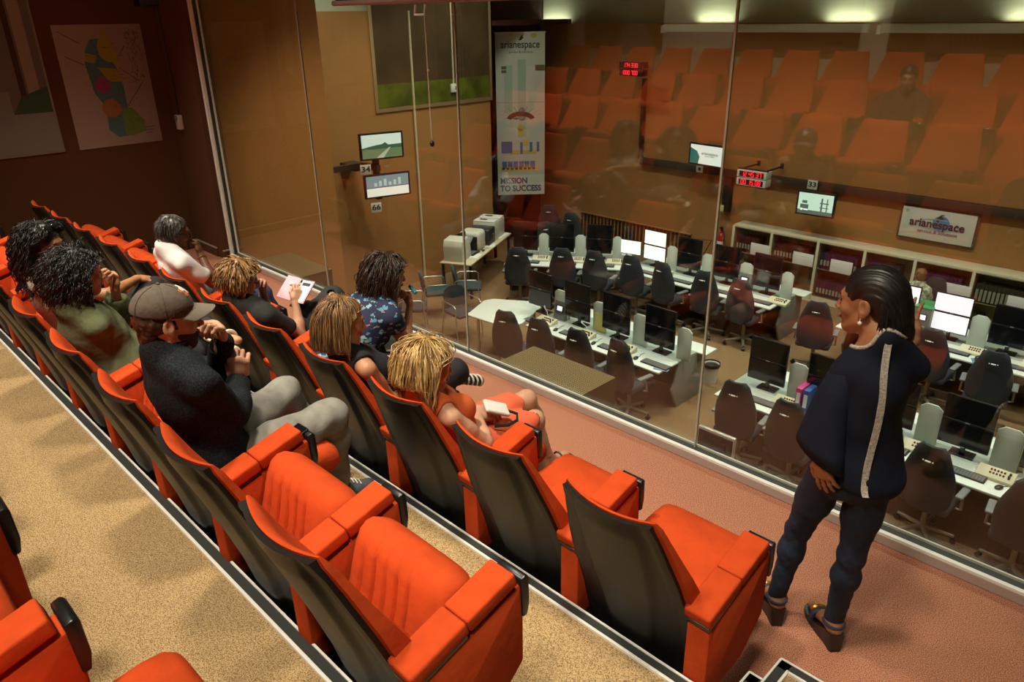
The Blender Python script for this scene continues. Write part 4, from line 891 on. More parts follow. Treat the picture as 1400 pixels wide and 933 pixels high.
# ---------------------------------------------------------------- smooth solid modelling (distance fields meshed once, as one continuous surface)
V = lambda *a: np.array(a if len(a) > 1 else a[0], np.float32)
def nrm(v): v = np.asarray(v, np.float64); return v / max(1e-9, np.linalg.norm(v))
A_ = np.array
def lerp(a, b, t): return np.asarray(a, float) * (1 - t) + np.asarray(b, float) * t
def rc(a, b, ra, rb=None, k=0.02, op='u', flat=None):
    """tapered capsule from a to b; flat=(axis, factor) squashes it along an axis"""
    a = np.asarray(a, float); b = np.asarray(b, float); rb = ra if rb is None else rb
    def f(X, Y, Z):
        x, y, z = X - a[0], Y - a[1], Z - a[2]
        ab = b - a
        if flat is not None:
            n, s = nrm(flat[0]), flat[1]
            d = (x * n[0] + y * n[1] + z * n[2]) * (1 / s - 1); x = x + n[0] * d; y = y + n[1] * d; z = z + n[2] * d
            ab = ab + n * np.dot(ab, n) * (1 / s - 1)
        L2 = float(ab @ ab) + 1e-12
        h = np.clip((x * ab[0] + y * ab[1] + z * ab[2]) / L2, 0, 1)
        q = np.sqrt((x - ab[0] * h) ** 2 + (y - ab[1] * h) ** 2 + (z - ab[2] * h) ** 2) - (ra + (rb - ra) * h)
        return q
    r = max(ra, rb); lo = np.minimum(a, b) - r; hi = np.maximum(a, b) + r
    return (op, f, lo, hi, k)
def el(c, r, k=0.02, op='u', R3=None):
    c = np.asarray(c, float); r = np.asarray(r if np.ndim(r) else (r, r, r), float)
    Q = np.eye(3) if R3 is None else np.asarray(R3, float)     # rows: local axes
    def f(X, Y, Z):
        x, y, z = X - c[0], Y - c[1], Z - c[2]
        u = (x * Q[0, 0] + y * Q[0, 1] + z * Q[0, 2]) / r[0]; v = (x * Q[1, 0] + y * Q[1, 1] + z * Q[1, 2]) / r[1]; w = (x * Q[2, 0] + y * Q[2, 1] + z * Q[2, 2]) / r[2]
        k0 = np.sqrt(u * u + v * v + w * w) + 1e-6
        k1 = np.sqrt((u / r[0]) ** 2 + (v / r[1]) ** 2 + (w / r[2]) ** 2) + 1e-6
        return k0 * (k0 - 1) / k1
    m = float(max(r)); return (op, f, c - m, c + m, k)
def half(p, n, k=0.006):
    """cut away everything on the side n points to"""
    p = np.asarray(p, float); n = nrm(n)
    def f(X, Y, Z): return (X - p[0]) * n[0] + (Y - p[1]) * n[1] + (Z - p[2]) * n[2]
    return ('i', f, None, None, k)
def field(prims, lo, hi, h, disp=None):
    n = np.maximum(3, np.ceil((np.asarray(hi) - np.asarray(lo)) / h).astype(int) + 1)
    ax = [(lo[i] + h * np.arange(n[i])).astype(np.float32) for i in range(3)]
    F = np.full(n, 0.15, np.float32)
    for op, f, a, b, k in prims:
        if a is None: s = [slice(0, n[i]) for i in range(3)]
        else:
            m = k + 4 * h + 0.012
            s = []
            for i in range(3):
                i0 = max(0, int((a[i] - m - lo[i]) / h)); i1 = min(n[i], int((b[i] + m - lo[i]) / h) + 2)
                s.append(slice(i0, max(i0, i1)))
            if any(q.stop <= q.start for q in s): continue
        s = tuple(s)
        D = f(ax[0][s[0]][:, None, None], ax[1][s[1]][None, :, None], ax[2][s[2]][None, None, :]).astype(np.float32)
        D = np.broadcast_to(D, F[s].shape); A = F[s]
        if op == 'u':
            hh = np.maximum(k - np.abs(A - D), 0) / k; F[s] = np.minimum(A, D) - hh * hh * k * 0.25
        else:
            if op == 's': D = -D
            hh = np.maximum(k - np.abs(A - D), 0) / k; F[s] = np.maximum(A, D) + hh * hh * k * 0.25
    if disp is not None: F += disp(ax[0][:, None, None], ax[1][None, :, None], ax[2][None, None, :]).astype(np.float32)
    F[0], F[-1] = 0.1, 0.1; F[:, 0], F[:, -1] = 0.1, 0.1; F[:, :, 0], F[:, :, -1] = 0.1, 0.1
    return F, ax
def nets(F, ax, h):
    S = F < 0; n = F.shape
    c = np.zeros((n[0] - 1, n[1] - 1, n[2] - 1), np.int8)
    offs = [(i, j, k) for i in (0, 1) for j in (0, 1) for k in (0, 1)]
    for i, j, k in offs: c += S[i:n[0] - 1 + i, j:n[1] - 1 + j, k:n[2] - 1 + k]
    act = (c > 0) & (c < 8); I = np.argwhere(act)
    if len(I) == 0: return np.zeros((0, 3)), np.zeros((0, 4), int)
    vals = {o: F[I[:, 0] + o[0], I[:, 1] + o[1], I[:, 2] + o[2]] for o in offs}
    P = np.zeros((len(I), 3)); N = np.zeros(len(I))
    for o in offs:
        for a in range(3):
            if o[a] == 0:
                q = list(o); q[a] = 1; q = tuple(q); A, B = vals[o], vals[q]; m = (A < 0) != (B < 0)
                t = np.where(m, A / np.where(m, A - B, 1), 0); p = np.tile(np.array(o, float), (len(I), 1)); p[:, a] += t
                P[m] += p[m]; N[m] += 1
    Pw = np.stack([ax[a][0] + h * (I[:, a] + P[:, a] / N) for a in range(3)], 1)
    idx = np.full(act.shape, -1, np.int32); idx[act] = np.arange(len(I))
    Q = []
    for a in range(3):
        b, d = (a + 1) % 3, (a + 2) % 3
        s0 = [slice(None)] * 3; s1 = [slice(None)] * 3; s0[a] = slice(0, n[a] - 1); s1[a] = slice(1, n[a])
        A, B = S[tuple(s0)], S[tuple(s1)]
        E = np.argwhere(A != B)
        E = E[(E[:, b] > 0) & (E[:, d] > 0) & (E[:, b] < n[b] - 1) & (E[:, d] < n[d] - 1)]
        if len(E) == 0: continue
        ins = A[E[:, 0], E[:, 1], E[:, 2]]
        def g(db, dd):
            G = E.copy(); G[:, b] += db; G[:, d] += dd; return idx[G[:, 0], G[:, 1], G[:, 2]]
        q = np.stack([g(-1, -1), g(0, -1), g(0, 0), g(-1, 0)], 1); q[~ins] = q[~ins][:, ::-1]; Q.append(q)
    return Pw, np.concatenate(Q)
def smooth_mesh(Pt, Q, it=1, w=0.5):
    for _ in range(it):
        acc = np.zeros_like(Pt); cnt = np.zeros(len(Pt))
        for i in range(4):
            a, b = Q[:, i], Q[:, (i + 1) % 4]
            np.add.at(acc, a, Pt[b]); np.add.at(cnt, a, 1); np.add.at(acc, b, Pt[a]); np.add.at(cnt, b, 1)
        Pt = Pt * (1 - w) + w * acc / np.maximum(cnt, 1)[:, None]
    return Pt
def bounds(prims, pad=0.03):
    lo = np.min([p[2] for p in prims if p[2] is not None and p[0] == 'u'], 0) - pad; hi = np.max([p[3] for p in prims if p[2] is not None and p[0] == 'u'], 0) + pad
    return lo, hi
def solid(prims, h=0.006, fine=(), disp=None, it=1):
    """mesh a list of primitives; fine = [(lo, hi, h)] boxes meshed more finely within the same mesh"""
    lo, hi = bounds(prims); Ps, Qs, o = [], [], 0
    F, ax = field(prims, lo, hi, h, disp); Pt, Q = nets(F, ax, h); Pt = smooth_mesh(Pt, Q, it)
    if fine:
        cen = Pt[Q].mean(1); keep = np.ones(len(Q), bool)
        for a, b, _ in fine: keep &= ~np.all((cen > np.asarray(a) + h * 1.5) & (cen < np.asarray(b) - h * 1.5), 1)
        Q = Q[keep]
    Ps.append(Pt); Qs.append(Q); o = len(Pt)
    for a, b, hf in fine:
        F, ax = field(prims, a, b, hf, disp)
        Pt, Q = nets(F, ax, hf); Pt = smooth_mesh(Pt, Q, it)
        cen = Pt[Q].mean(1); a_, b_ = np.asarray(a) + hf * 2.2, np.asarray(b) - hf * 2.2
        Q = Q[np.all((cen > a_) & (cen < b_), 1)]
        Ps.append(Pt); Qs.append(Q + o); o += len(Pt)
    Pt = np.concatenate(Ps); Q = np.concatenate(Qs)
    u, inv = np.unique(Q, return_inverse=True)
    return Pt[u], inv.reshape(Q.shape)
def npmesh(name, Pt, Q, m, parent=None, loc=(0, 0, 0), label=None):
    me = bpy.data.meshes.new(name); nv, nf = len(Pt), len(Q)
    me.vertices.add(nv); me.vertices.foreach_set('co', (Pt - np.asarray(loc)).astype(np.float32).ravel())
    me.loops.add(nf * 4); me.loops.foreach_set('vertex_index', Q.astype(np.int32).ravel())
    me.polygons.add(nf); me.polygons.foreach_set('loop_start', np.arange(0, nf * 4, 4, dtype=np.int32)); me.polygons.foreach_set('loop_total', np.full(nf, 4, np.int32))
    me.update(calc_edges=True); me.validate(); me.materials.append(m)
    me.polygons.foreach_set('use_smooth', [True] * len(me.polygons))
    o = bpy.data.objects.new(name, me); COL.objects.link(o)
    if parent: o.parent = parent
    if label: o['label'] = label
    return o
def sdf_obj(name, prims, m, parent, loc, h=0.006, fine=(), disp=None, it=1, label=None):
    Pt, Q = solid(prims, h, fine, disp, it); return npmesh(name, Pt, Q, m, parent, loc, label)
def wob(amp, fr, seed=0):
    r = np.random.RandomState(seed); ks = [(r.normal(size=3) * fr, r.uniform(0, 6.28)) for _ in range(7)]
    def f(X, Y, Z):
        s = 0
        for k, p in ks: s = s + np.sin(X * k[0] + Y * k[1] + Z * k[2] + p)
        return amp * s / 2.6
    return f
# ---------------------------------------------------------------- bodies
def frame(fwd, up):
    f = nrm(fwd); r = nrm(np.cross(f, up)); u = np.cross(r, f); return np.array([r, f, u])       # rows: right, forward, up
class Head:
    def __init__(s, c, fwd, up=(0, 0, 1), sc=1.0): s.c = np.asarray(c, float); s.Q = frame(fwd, up); s.s = sc
    def p(s, x, y, z): return s.c + s.s * (s.Q[0] * x + s.Q[1] * y + s.Q[2] * z)
    def el(s, x, y, z, r, k=0.012, op='u'): return el(s.p(x, y, z), np.asarray(r) * s.s, k, op, s.Q)
    def rc(s, a, b, ra, rb=None, k=0.012, op='u'): return rc(s.p(*a), s.p(*b), ra * s.s, (rb or ra) * s.s, k, op)
    def prims(s, fem=False, nose=1.0):
        P = [s.el(0, -.012, .038, (.074, .094, .080), .03), s.el(0, .022, -.022, (.060, .072, .082), .03), s.el(0, .056, -.088, (.030 if fem else .034, .026, .024), .03)]
        for x in (-1, 1):
            P += [s.rc((x * .050, .002, -.058), (x * .020, .058, -.092), .018, .016, .03), s.el(x * .036, .062, -.024, (.022, .020, .022), .02)]
        P += [s.rc((-.030, .078, .022), (.030, .078, .022), .013, k=.02), s.rc((0, .086, .010), (0, .086 + .023 * nose, -.030), .0065, .0105, .010)]
        for x in (-1, 1):
            P += [s.el(x * .011, .098, -.034, (.008, .009, .007), .006), s.el(x * .031, .092, .002, (.017, .010, .009), .010, 's'), s.el(x * .030, .070, .001, (.0135, .0135, .0125), .006)]
        P += [s.el(0, .090, -.056, (.021, .011, .0055), .006), s.el(0, .0875, -.0665, (.018, .011, .0065), .006), s.el(0, .100, -.061, (.022, .006, .0015), .003, 's')]
        for x in (-1, 1):
            P += [s.el(x * .078, -.012, -.004, (.009, .021, .031), .008), s.el(x * .085, -.008, .004, (.006, .011, .018), .006, 's'), s.el(x * .076, -.004, -.032, (.007, .010, .010), .008)]
        return P
    def box(s, d=0.145): return (s.c - d * s.s, s.c + d * s.s)
def hand_prims(w, d, n, side=1, curl=(.5, .5, .5, .5), thumb=.5, sc=1.0, spread=0.06, tin=0.5):
    """w wrist, d direction to the fingers, n palm normal (the way fingers curl), side=+1: thumb on the cross(d, n) side"""
    w = np.asarray(w, float); d = nrm(d); n = nrm(np.asarray(n, float) - d * np.dot(n, d)); t = np.cross(d, n) * side
    P = [rc(w, w + d * .035 * sc, .024 * sc, .030 * sc, .02, 'u', (n, .62)), rc(w + d * .04 * sc - t * .022 * sc, w + d * .078 * sc - t * .024 * sc, .017 * sc, .013 * sc, .02, 'u', (n, .85)), rc(w + d * .04 * sc + t * .02 * sc, w + d * .080 * sc + t * .024 * sc, .017 * sc, .013 * sc, .02, 'u', (n, .85)), rc(w + d * .03 * sc, w + d * .082 * sc, .022 * sc, .020 * sc, .02, 'u', (n, .6))]
    Ls = [(.040, .024, .020), (.045, .028, .021), (.042, .026, .021), (.032, .020, .018)]; tips = []
    for i in range(4):
        off = (1.5 - i) * .0205; a = (1.5 - i) * spread
        base = w + sc * (d * (.085 - .004 * abs(i - 1.2)) + t * off); dd = nrm(d + t * a); p = base; ang = 0
        for j, L in enumerate(Ls[i]):
            ang += curl[i] * (1.05, 1.25, 0.75)[j]
            q = p + sc * L * (dd * math.cos(ang) + n * math.sin(ang))
            P.append(rc(p, q, (.0092, .0083, .0074)[j] * sc, (.0083, .0074, .0062)[j] * sc, .004)); p = q
        tips.append(p)
    b = w + sc * (d * .028 + t * .026 + n * .006); c1 = b + sc * .040 * nrm(d * .75 + t * (.75 - .5 * thumb) + n * .55 * thumb); c2 = c1 + sc * .030 * nrm(d * .9 + t * (.3 - .9 * thumb) + n * .5 * thumb); c3 = c2 + sc * .022 * nrm(d * .85 + t * (.1 - 1.1 * thumb) + n * .35 * thumb)
    P += [rc(b, c1, .0150 * sc, .0115 * sc, .012), rc(c1, c2, .0110 * sc, .0095 * sc, .005), rc(c2, c3, .0095 * sc, .0078 * sc, .004)]
    return P
def hbox(w, d, sc=1.0):
    c = np.asarray(w, float) + nrm(d) * .085 * sc; return (c - .125 * sc, c + .125 * sc, 0.0026)
def torso(J, fem=False, t=0.0, w=1.0, belly=1.0, bust=0.0):
    hip, neck, L, Rr = (np.asarray(J[k], float) for k in ('hip', 'neck', 'shL', 'shR'))
    lat = nrm(Rr - L); sp = nrm(neck - hip); lat = nrm(lat - sp * np.dot(lat, sp)); fr = np.cross(sp, lat); Q = np.array([lat, fr, sp])
    H = np.linalg.norm(neck - hip) / 0.50
    P = [el(hip + sp * .02, np.array((.170 * w, .125, .125)) + t, .045, 'u', Q), el(lerp(hip, neck, .36) + fr * .012 * belly, np.array(((.128 if fem else .142) * w, .102 * belly, .135 * H)) + t, .05, 'u', Q),
         el(lerp(hip, neck, .66), np.array(((.136 if fem else .155) * w, .105, .165 * H)) + t, .045, 'u', Q)]
    sr = .040 if fem else .050
    P += [rc(L - sp * .01, lerp(L, neck, .55) - sp * .01, sr + t, sr + .006 + t, .035), rc(Rr - sp * .01, lerp(Rr, neck, .55) - sp * .01, sr + t, sr + .006 + t, .035), rc(lerp(L, neck, .35), neck + sp * .035 - fr * .01, .036 + t, .046 + t, .05), rc(lerp(Rr, neck, .35), neck + sp * .035 - fr * .01, .036 + t, .046 + t, .05)]
    if bust:
        for sg in (-1, 1): P.append(el(lerp(hip, neck, .62) + lat * sg * .068 + fr * .085, np.array((.058, .050, .058)) * bust + t, .04, 'u', Q))
    return P, Q
def arm(J, s, r=(.047, .038, .034, .024), t=0.0, k=.016):
    a, b, c = (np.asarray(J[q + s], float) for q in ('sh', 'el', 'wr'))
    return [rc(a, lerp(a, b, .5), r[0] + t + .002, r[0] * .95 + t, k), rc(lerp(a, b, .4), b, r[0] * .95 + t, r[1] + t, k), rc(b, lerp(b, c, .35), r[1] + t, r[1] * 1.03 + t, k), rc(lerp(b, c, .3), c, r[1] * 1.03 + t, r[3] + t, k)]
def leg(J, s, t=0.0, w=1.0, k=.022, cf=1.0):
    t = t + (.004 if t else 0)
    a, b, c = (np.asarray(J[q + s], float) for q in ('hip', 'kn', 'an'))
    back = nrm(np.cross(np.cross(b - a, c - b), c - b)) if np.linalg.norm(np.cross(b - a, c - b)) > 1e-4 else np.zeros(3)
    q = w * cf
    return [rc(a, lerp(a, b, .5), .088 * w + t, .074 * w + t, k), rc(lerp(a, b, .45), b, .075 * w + t, .056 * q + t, k), rc(b, lerp(b, c, .35), .055 * q + t, .053 * q + t, k), el(lerp(b, c, .3) - back * .006, .051 * q + t, .04), rc(lerp(b, c, .3), c, .052 * q + t, .037 * w + t, k)]
def neckp(J, hd, t=0.0, r=.052): return [rc(np.asarray(J['neck'], float) - .0, hd.p(0, -.022, -.045), r + .004 + t, r - .002 + t, .03)]
def surf_dir(hd, az, elv, rad=(.078, .098, .084), c=(0, -.012, .038)):
    a, e = math.radians(az), math.radians(elv); d = (math.sin(a) * math.cos(e), math.cos(a) * math.cos(e), math.sin(e))   # az 0 = forward
    return hd.p(c[0] + rad[0] * d[0], c[1] + rad[1] * d[1], c[2] + rad[2] * d[2]), nrm(hd.Q[0] * d[0] + hd.Q[1] * d[1] + hd.Q[2] * d[2])
def locks(hd, n, L, seed, az=(60, 300), elv=(-25, 88), r=.006, curl=0.0, freq=0.0, stiff=.55, avoid=(), grav=.16, part=0.0, side=0.0, tip=.3, wave=0.0, cross=4, back=0.0, vol=.16, fl=.012, seat=None):
    """many tapering hair locks that leave the scalp, fall and keep clear of head and shoulders"""
    rg = np.random.RandomState(seed); mb = MB(); n = int(n * 3.6); r = r * .34; dn = np.array((0, 0, -1.0))
    obs = [(hd.p(0, -.012, .038), np.array((.080, .100, .086)) * hd.s), (hd.p(0, .015, -.03), np.array((.066, .076, .092)) * hd.s)]
    for i in range(n):
        a = rg.uniform(*az); e = math.degrees(math.asin(rg.uniform(math.sin(math.radians(elv[0])), math.sin(math.radians(elv[1])))))
        p, d = surf_dir(hd, a, e); p = p + d * rg.uniform(-.006, .004)
        hz = d - hd.Q[2] * (d @ hd.Q[2]); tg = hz * .9 + dn * .9; tg = tg - d * (tg @ d); lay = rg.uniform(1.02, 1.0 + vol)
        dirv = nrm(nrm(tg) + d * stiff * .55 + rg.normal(size=3) * (.08 + .12 * stiff) + hd.Q[0] * side * .5 - hd.Q[1] * back); Ln = L * rg.uniform(.75, 1.08); st = .011; m = max(4, int(Ln / st)); pts = []
        ph = rg.uniform(0, 6.28) if curl else math.radians(a) * 5 + e * .05 + rg.normal() * .7; f_ = freq * rg.uniform(.8, 1.2); cu = curl * rg.uniform(.6, 1.2); wv = wave * rg.uniform(.5, 1.2)
        for j in range(m):
            pts.append(p.copy())
            dirv = nrm(dirv + dn * grav + rg.normal(size=3) * .05); p = p + dirv * st
            for oc, orr in obs:
                q = hd.Q @ (p - oc); s_ = np.linalg.norm(q / orr)
                if s_ < lay: q = q / max(s_, 1e-3) * lay; p2 = oc + hd.Q.T @ q; dirv = nrm(dirv + (p2 - p) / st * .9); p = p2
            q = hd.Q @ (p - hd.c) / hd.s; lim = fl + max(0, q[2] - .045) * 1.6
            if q[1] > lim and q[2] < .10: p = p - hd.Q[1] * (q[1] - lim) * .6 * hd.s; dirv = nrm(dirv - hd.Q[1] * .25)
            if seat is not None and .3 < p[2] - seat[1] < .99:
                lm = seat[0] + shell_y(min(.96, p[2] - seat[1])) + .085
                if p[1] < lm: dirv = nrm(dirv + A_((0, (lm - p[1]) / st * .7, 0))); p = A_((p[0], lm, p[2]))
            for oc, rr in avoid:
                v = p - oc; dd = np.linalg.norm(v)
                if dd < rr: p2 = oc + v / max(dd, 1e-4) * rr; dirv = nrm(dirv + (p2 - p) / st * .6); p = p2
        if cu or wv:
            out = []
            for j, q in enumerate(pts):
                tt = nrm(pts[min(j + 1, m - 1)] - pts[max(j - 1, 0)]); u = nrm(np.cross(tt, (0.3, .5, .8))); w_ = np.cross(tt, u); am = min(1, j / 4)
                out.append(q + am * (cu * (u * math.cos(ph + f_ * j) + w_ * math.sin(ph + f_ * j)) + wv * u * math.sin(ph + f_ * .35 * j)))
            pts = out
        rr = [r * (0.55 + .45 * min(1, j / 3)) * (1 - (1 - tip) * max(0, (j / m - .55) / .45)) for j in range(m)]
        mb.tube(pts, rr, cross)
    return mb
def hair_obj(name, mb, m, parent, loc):
    mb.v = [tuple(np.asarray(v) - np.asarray(loc)) for v in mb.v]
    me = bpy.data.meshes.new(name); me.from_pydata(mb.v, [], mb.f); me.materials.append(m); me.polygons.foreach_set('use_smooth', [True] * len(me.polygons))
    o = bpy.data.objects.new(name, me); COL.objects.link(o); o.parent = parent; return o
def lob(name, mb, m, parent, loc, ang=50, label=None):
    mb.v = [tuple(np.asarray(v) - np.asarray(loc)) for v in mb.v]; return obj(name, mb, m, parent, ang=ang, label=label)
# ---------------------------------------------------------------- people
def skinmat(n, c): return mat(n, c, 0.5, var=0.12, vscale=30, spec=0.4)
sk_l = skinmat('fair skin', (0.60, 0.335, 0.215)); sk_t = skinmat('tanned skin', (0.54, 0.275, 0.145)); sk_b = skinmat('brown skin', (0.40, 0.185, 0.085)); sk_d = skinmat('dark skin', (0.150, 0.062, 0.032))
def hairmat(n, c, c2, rough=0.38): return mat(n, c, rough, var=0.5, vscale=25, col2=c2, spec=0.6, stretch=(1, 1, .25))
h_blk = hairmat('black hair', (0.012, 0.010, 0.009), (0.005, 0.004, 0.004), .45)
h_dkb = hairmat('dark brown hair', (0.050, 0.028, 0.016), (0.016, 0.009, 0.006))
h_mid = hairmat('light brown hair', (0.30, 0.165, 0.065), (0.10, 0.050, 0.020))
h_blo = hairmat('blonde hair', (0.62, 0.43, 0.17), (0.24, 0.13, 0.040))
h_san = hairmat('sandy hair', (0.34, 0.18, 0.06), (0.12, 0.06, 0.02))
h_gry = hairmat('grey black hair', (0.085, 0.080, 0.072), (0.014, 0.013, 0.012))
m_eye = mat('eye white', (0.62, 0.58, 0.52), 0.3); m_iris = mat('dark iris', (0.015, 0.008, 0.005), 0.2)
def face_bits(hd, root, loc, lipc, brow, open_=True):
    lm = mat('lips %s' % lipc, {'rose': (0.42, 0.15, 0.11), 'brown': (0.25, 0.085, 0.06), 'dark': (0.12, 0.045, 0.035)}[lipc], 0.4)
    lob('lips', MB().loft([[tuple(hd.p(x, .0975 - 5.5 * x * x + .004 * math.cos(a), -.061 + .0085 * (1 - (x / .026) ** 2 * .8) * math.sin(a))) for a in [2 * PI * j / 10 for j in range(10)]] for x in np.linspace(-.024, .024, 9)]), lm, root, loc)
    for s in (-1, 1):
        e = lob('eye', MB().ball(tuple(hd.p(s * .031, .0755, .001)), .0125 * hd.s, 14, 9), m_eye, root, loc)
        lob('iris', MB().ball(tuple(hd.p(s * .031, .0850, .001)), .0052 * hd.s, 10, 7), m_iris, e, loc)
        lob('eyelid', MB().tube([tuple(hd.p(s * (.031 + .015 * math.cos(a)), .086 - .006 * abs(math.cos(a)), .004 + .006 * math.sin(a))) for a in np.linspace(0, PI, 7)], .0022, 6), brow, root, loc)
        lob('eyebrow', MB().tube([tuple(hd.p(s * x, .092 - .9 * (x - .015) ** 2 * 8, .024 + .004 * math.sin((x - .012) * 60))) for x in np.linspace(.012, .050, 7)], [.002, .0035, .004, .004, .0035, .003, .0015], 6), brow, root, loc)
def mk(label, loc): return thing('person', label, 'person', loc)
def body(root, loc, J, hd, skin, fem=False, hands=(), extra=(), nose=1.0, legw=.90, aw=1.0, w=1.0, headf=0.0034, bust=0.0, legs=True, cf=1.0):
    P, Q = torso(J, fem, 0.0, w, bust=bust)
    ar = tuple(np.array((.047, .038, .034, .024)) * aw * (.84 if fem else 1.0))
    for s in 'LR': P += arm(J, s, ar)
    if legs:
        for s in 'LR': P += leg(J, s, 0.0, legw, .022, cf)
    P += neckp(J, hd, 0.0, .047 if fem else .054) + hd.prims(fem, nose)
    fine = [(*hd.box(), headf)]
    for hp, w_, d_, sc in hands:
        P += hp; fine.append(hbox(w_, d_, sc))
    P += list(extra)
    return sdf_obj('body', P, skin, root, loc, 0.0065, fine, None, 1)
def H(w, d, n, side, curl, thumb=.5, sc=1.0, spread=.06): return (hand_prims(w, d, n, side, curl, thumb, sc, spread), w, d, sc)
def shoe(root, loc, an, toe, m, msole, name='shoe', L=None, z=None):
    an, toe = np.asarray(an, float), np.asarray(toe, float); d = toe - an; d[2] = 0; d = nrm(d); zf = z
    heel = np.array((an[0], an[1], zf + .045)) - d * .045; tt = np.array((toe[0], toe[1], zf + .035)); s = np.array((-d[1], d[0], 0))
    P = [rc(heel, lerp(heel, tt, .55), .036, .040, .03), rc(lerp(heel, tt, .5), tt - d * .03, .041, .036, .03, 'u', ((0, 0, 1), .80)), rc(heel + (0, 0, .01), an + (0, 0, .015), .040, .044, .03), half((0, 0, zf + .018), (0, 0, -1))]
    o = sdf_obj(name, P, m, root, loc, .005)
    sdf_obj('sole', [rc(heel - (0, 0, .018), lerp(heel, tt, .5) - (0, 0, .015), .040, .043, .02), rc(lerp(heel, tt, .4) - (0, 0, .015), tt - d * .028 - (0, 0, .008), .044, .041, .02), half((0, 0, zf + .026), (0, 0, 1)), half((0, 0, zf + .001), (0, 0, -1))], msole, o, loc, .005)
    l = MB()
    for i in range(5):
        c = lerp(an, tt, .30 + i * .10) + np.array((0, 0, 0)); c[2] = zf + .102 - i * .011
        l.tube([tuple(c - s * .025), tuple(c + (0, 0, .006)), tuple(c + s * .025)], .0028, 6)
    lob('laces', l, m_paper if m.name != 'black leather' else m_black, o, loc)
    return o
A = np.array
# ---- 1 the man in the cap
loc = (-2.695, -2.45, 0.28); r_ = mk('man in grey-brown cap, black shirt and grey trousers, hand at his mouth', loc)
hd = Head((-2.68, -2.578, 1.444), (.22, 1, -.04), (0, .06, 1))
J = dict(hip=(-2.695, -2.50, .83), neck=(-2.68, -2.605, 1.31), shR=(-2.505, -2.575, 1.245), shL=(-2.865, -2.575, 1.24), elR=(-2.583, -2.44, 1.035), wrR=(-2.745, -2.335, 1.085), elL=(-2.915, -2.34, 1.05), wrL=(-2.775, -2.365, 1.255),
         hipR=(-2.60, -2.46, .80), hipL=(-2.79, -2.46, .80), knR=(-2.60, -2.02, .845), knL=(-2.863, -2.09, .89), anR=(-2.755, -1.94, .40), anL=(-2.93, -1.96, .40))
hR = H(J['wrR'], (.10, .12, 1), (-.75, .45, -.1), 1, (.85, .95, .95, .9), .75, 1.12); hL = H(J['wrL'], (.20, -.12, 1), (.25, -1, .0), -1, (1.05, 1.05, 1.0, .95), .9, 1.1)
body(r_, loc, J, hd, sk_l, hands=[hR, hL], nose=1.1)
face_bits(hd, r_, loc, 'rose', h_dkb)
m_bsh = mat('black dotted shirt', (0.010, 0.012, 0.015), 0.85, var=0.7, vscale=190, col2=(0.020, 0.027, 0.031), bump=0.6, bscale=22, detail=0, spec=.15)
P, Q = torso(J, False, .018, 1.05)
for s in 'LR': P += arm(J, s, (.050, .043, .040, .034), .012)
P += [half(lerp(J['elR'], J['wrR'], .88), nrm(A(J['wrR']) - A(J['elR']))) if False else el(J['wrR'], .045, .006, 's')] + [el(J['wrL'], .045, .006, 's'), rc(hd.p(0, .02, -.10), hd.p(0, .01, 0), .066, .075, .01, 's')]
shirt = sdf_obj('shirt', P, m_bsh, r_, loc, .0065, disp=wob(.0045, 26, 3))
lob('collar', MB().tube([tuple(A((-2.68, -2.60, 1.355)) + A((.070 * math.sin(a), -.062 * math.cos(a) + .01, .004 * math.cos(a) + .012))) for a in np.linspace(-2.3, 2.3, 15)], .015, 8), m_bsh, shirt, loc)
m_gt = mat('grey trousers', (0.255, 0.255, 0.230), 0.85, var=0.25, vscale=14, bump=0.5, bscale=18, spec=.15)
P = [el((-2.695, -2.47, .815), (.185, .145, .115), .05)]
for s in 'LR': P += leg(J, s, .016, 1.02)
sdf_obj('trousers', P, m_gt, r_, loc, .006, disp=wob(.0035, 30, 5))
m_shoe = mat('blue grey suede', (0.075, 0.095, 0.105), 0.85, bump=.2); m_sole = mat('dark sole', (0.02, 0.02, 0.02), .7)
shoe(r_, loc, J['anR'], (-2.725, -1.76, .3), m_shoe, m_sole, z=.28); shoe(r_, loc, J['anL'], (-2.93, -1.78, .3), m_shoe, m_sole, z=.28)
m_cap = mat('grey brown cap cloth', (0.115, 0.092, 0.070), 0.9, var=.2, vscale=60, bump=.2, bscale=120)
P = [hd.el(0, -.014, .052, (.087, .108, .088), .02), half(hd.p(0, 0, .028), hd.Q[2] * -1 + hd.Q[1] * -.16)]
cp = sdf_obj('cap', P, m_cap, r_, loc, .004)
bm_ = MB(); top = []; bot = []
NU, NV = 18, 8
for side in (0, 1):
    for i in range(NV + 1):
        for j in range(NU + 1):
            a = -1.12 + 2.24 * j / NU; t = i / NV
            x = .084 * math.sin(a) * (1 - .02 * t); y0 = -.014 + .104 * math.cos(a); y = y0 + t * .078 * (math.cos(a * .95) ** .7 if math.cos(a * .95) > 0 else 0)
            z = .052 - .075 * (x / .084) ** 2 * .42 - .020 * t - (.004 if side else 0)
            bm_.v.append(tuple(hd.p(x, y, z)))
n1 = (NV + 1) * (NU + 1)
for s_ in (0, 1):
    for i in range(NV):
        for j in range(NU):
            k = s_ * n1 + i * (NU + 1) + j; bm_.f.append((k, k + 1, k + NU + 2, k + NU + 1))
for j in range(NU): k = NV * (NU + 1) + j; bm_.f.append((k, k + 1, k + 1 + n1, k + n1))
lob('brim', bm_, mat('cap brim cloth', (0.16, 0.135, 0.105), 0.9, bump=.15), cp, loc)
s_ = MB()
for az_ in (0, 60, 120, 180, 240, 300): s_.tube([tuple(surf_dir(hd, az_ + 30, e, (.0885, .1095, .0895), (0, -.014, .052))[0]) for e in range(-8, 86, 12)], .0014, 5)
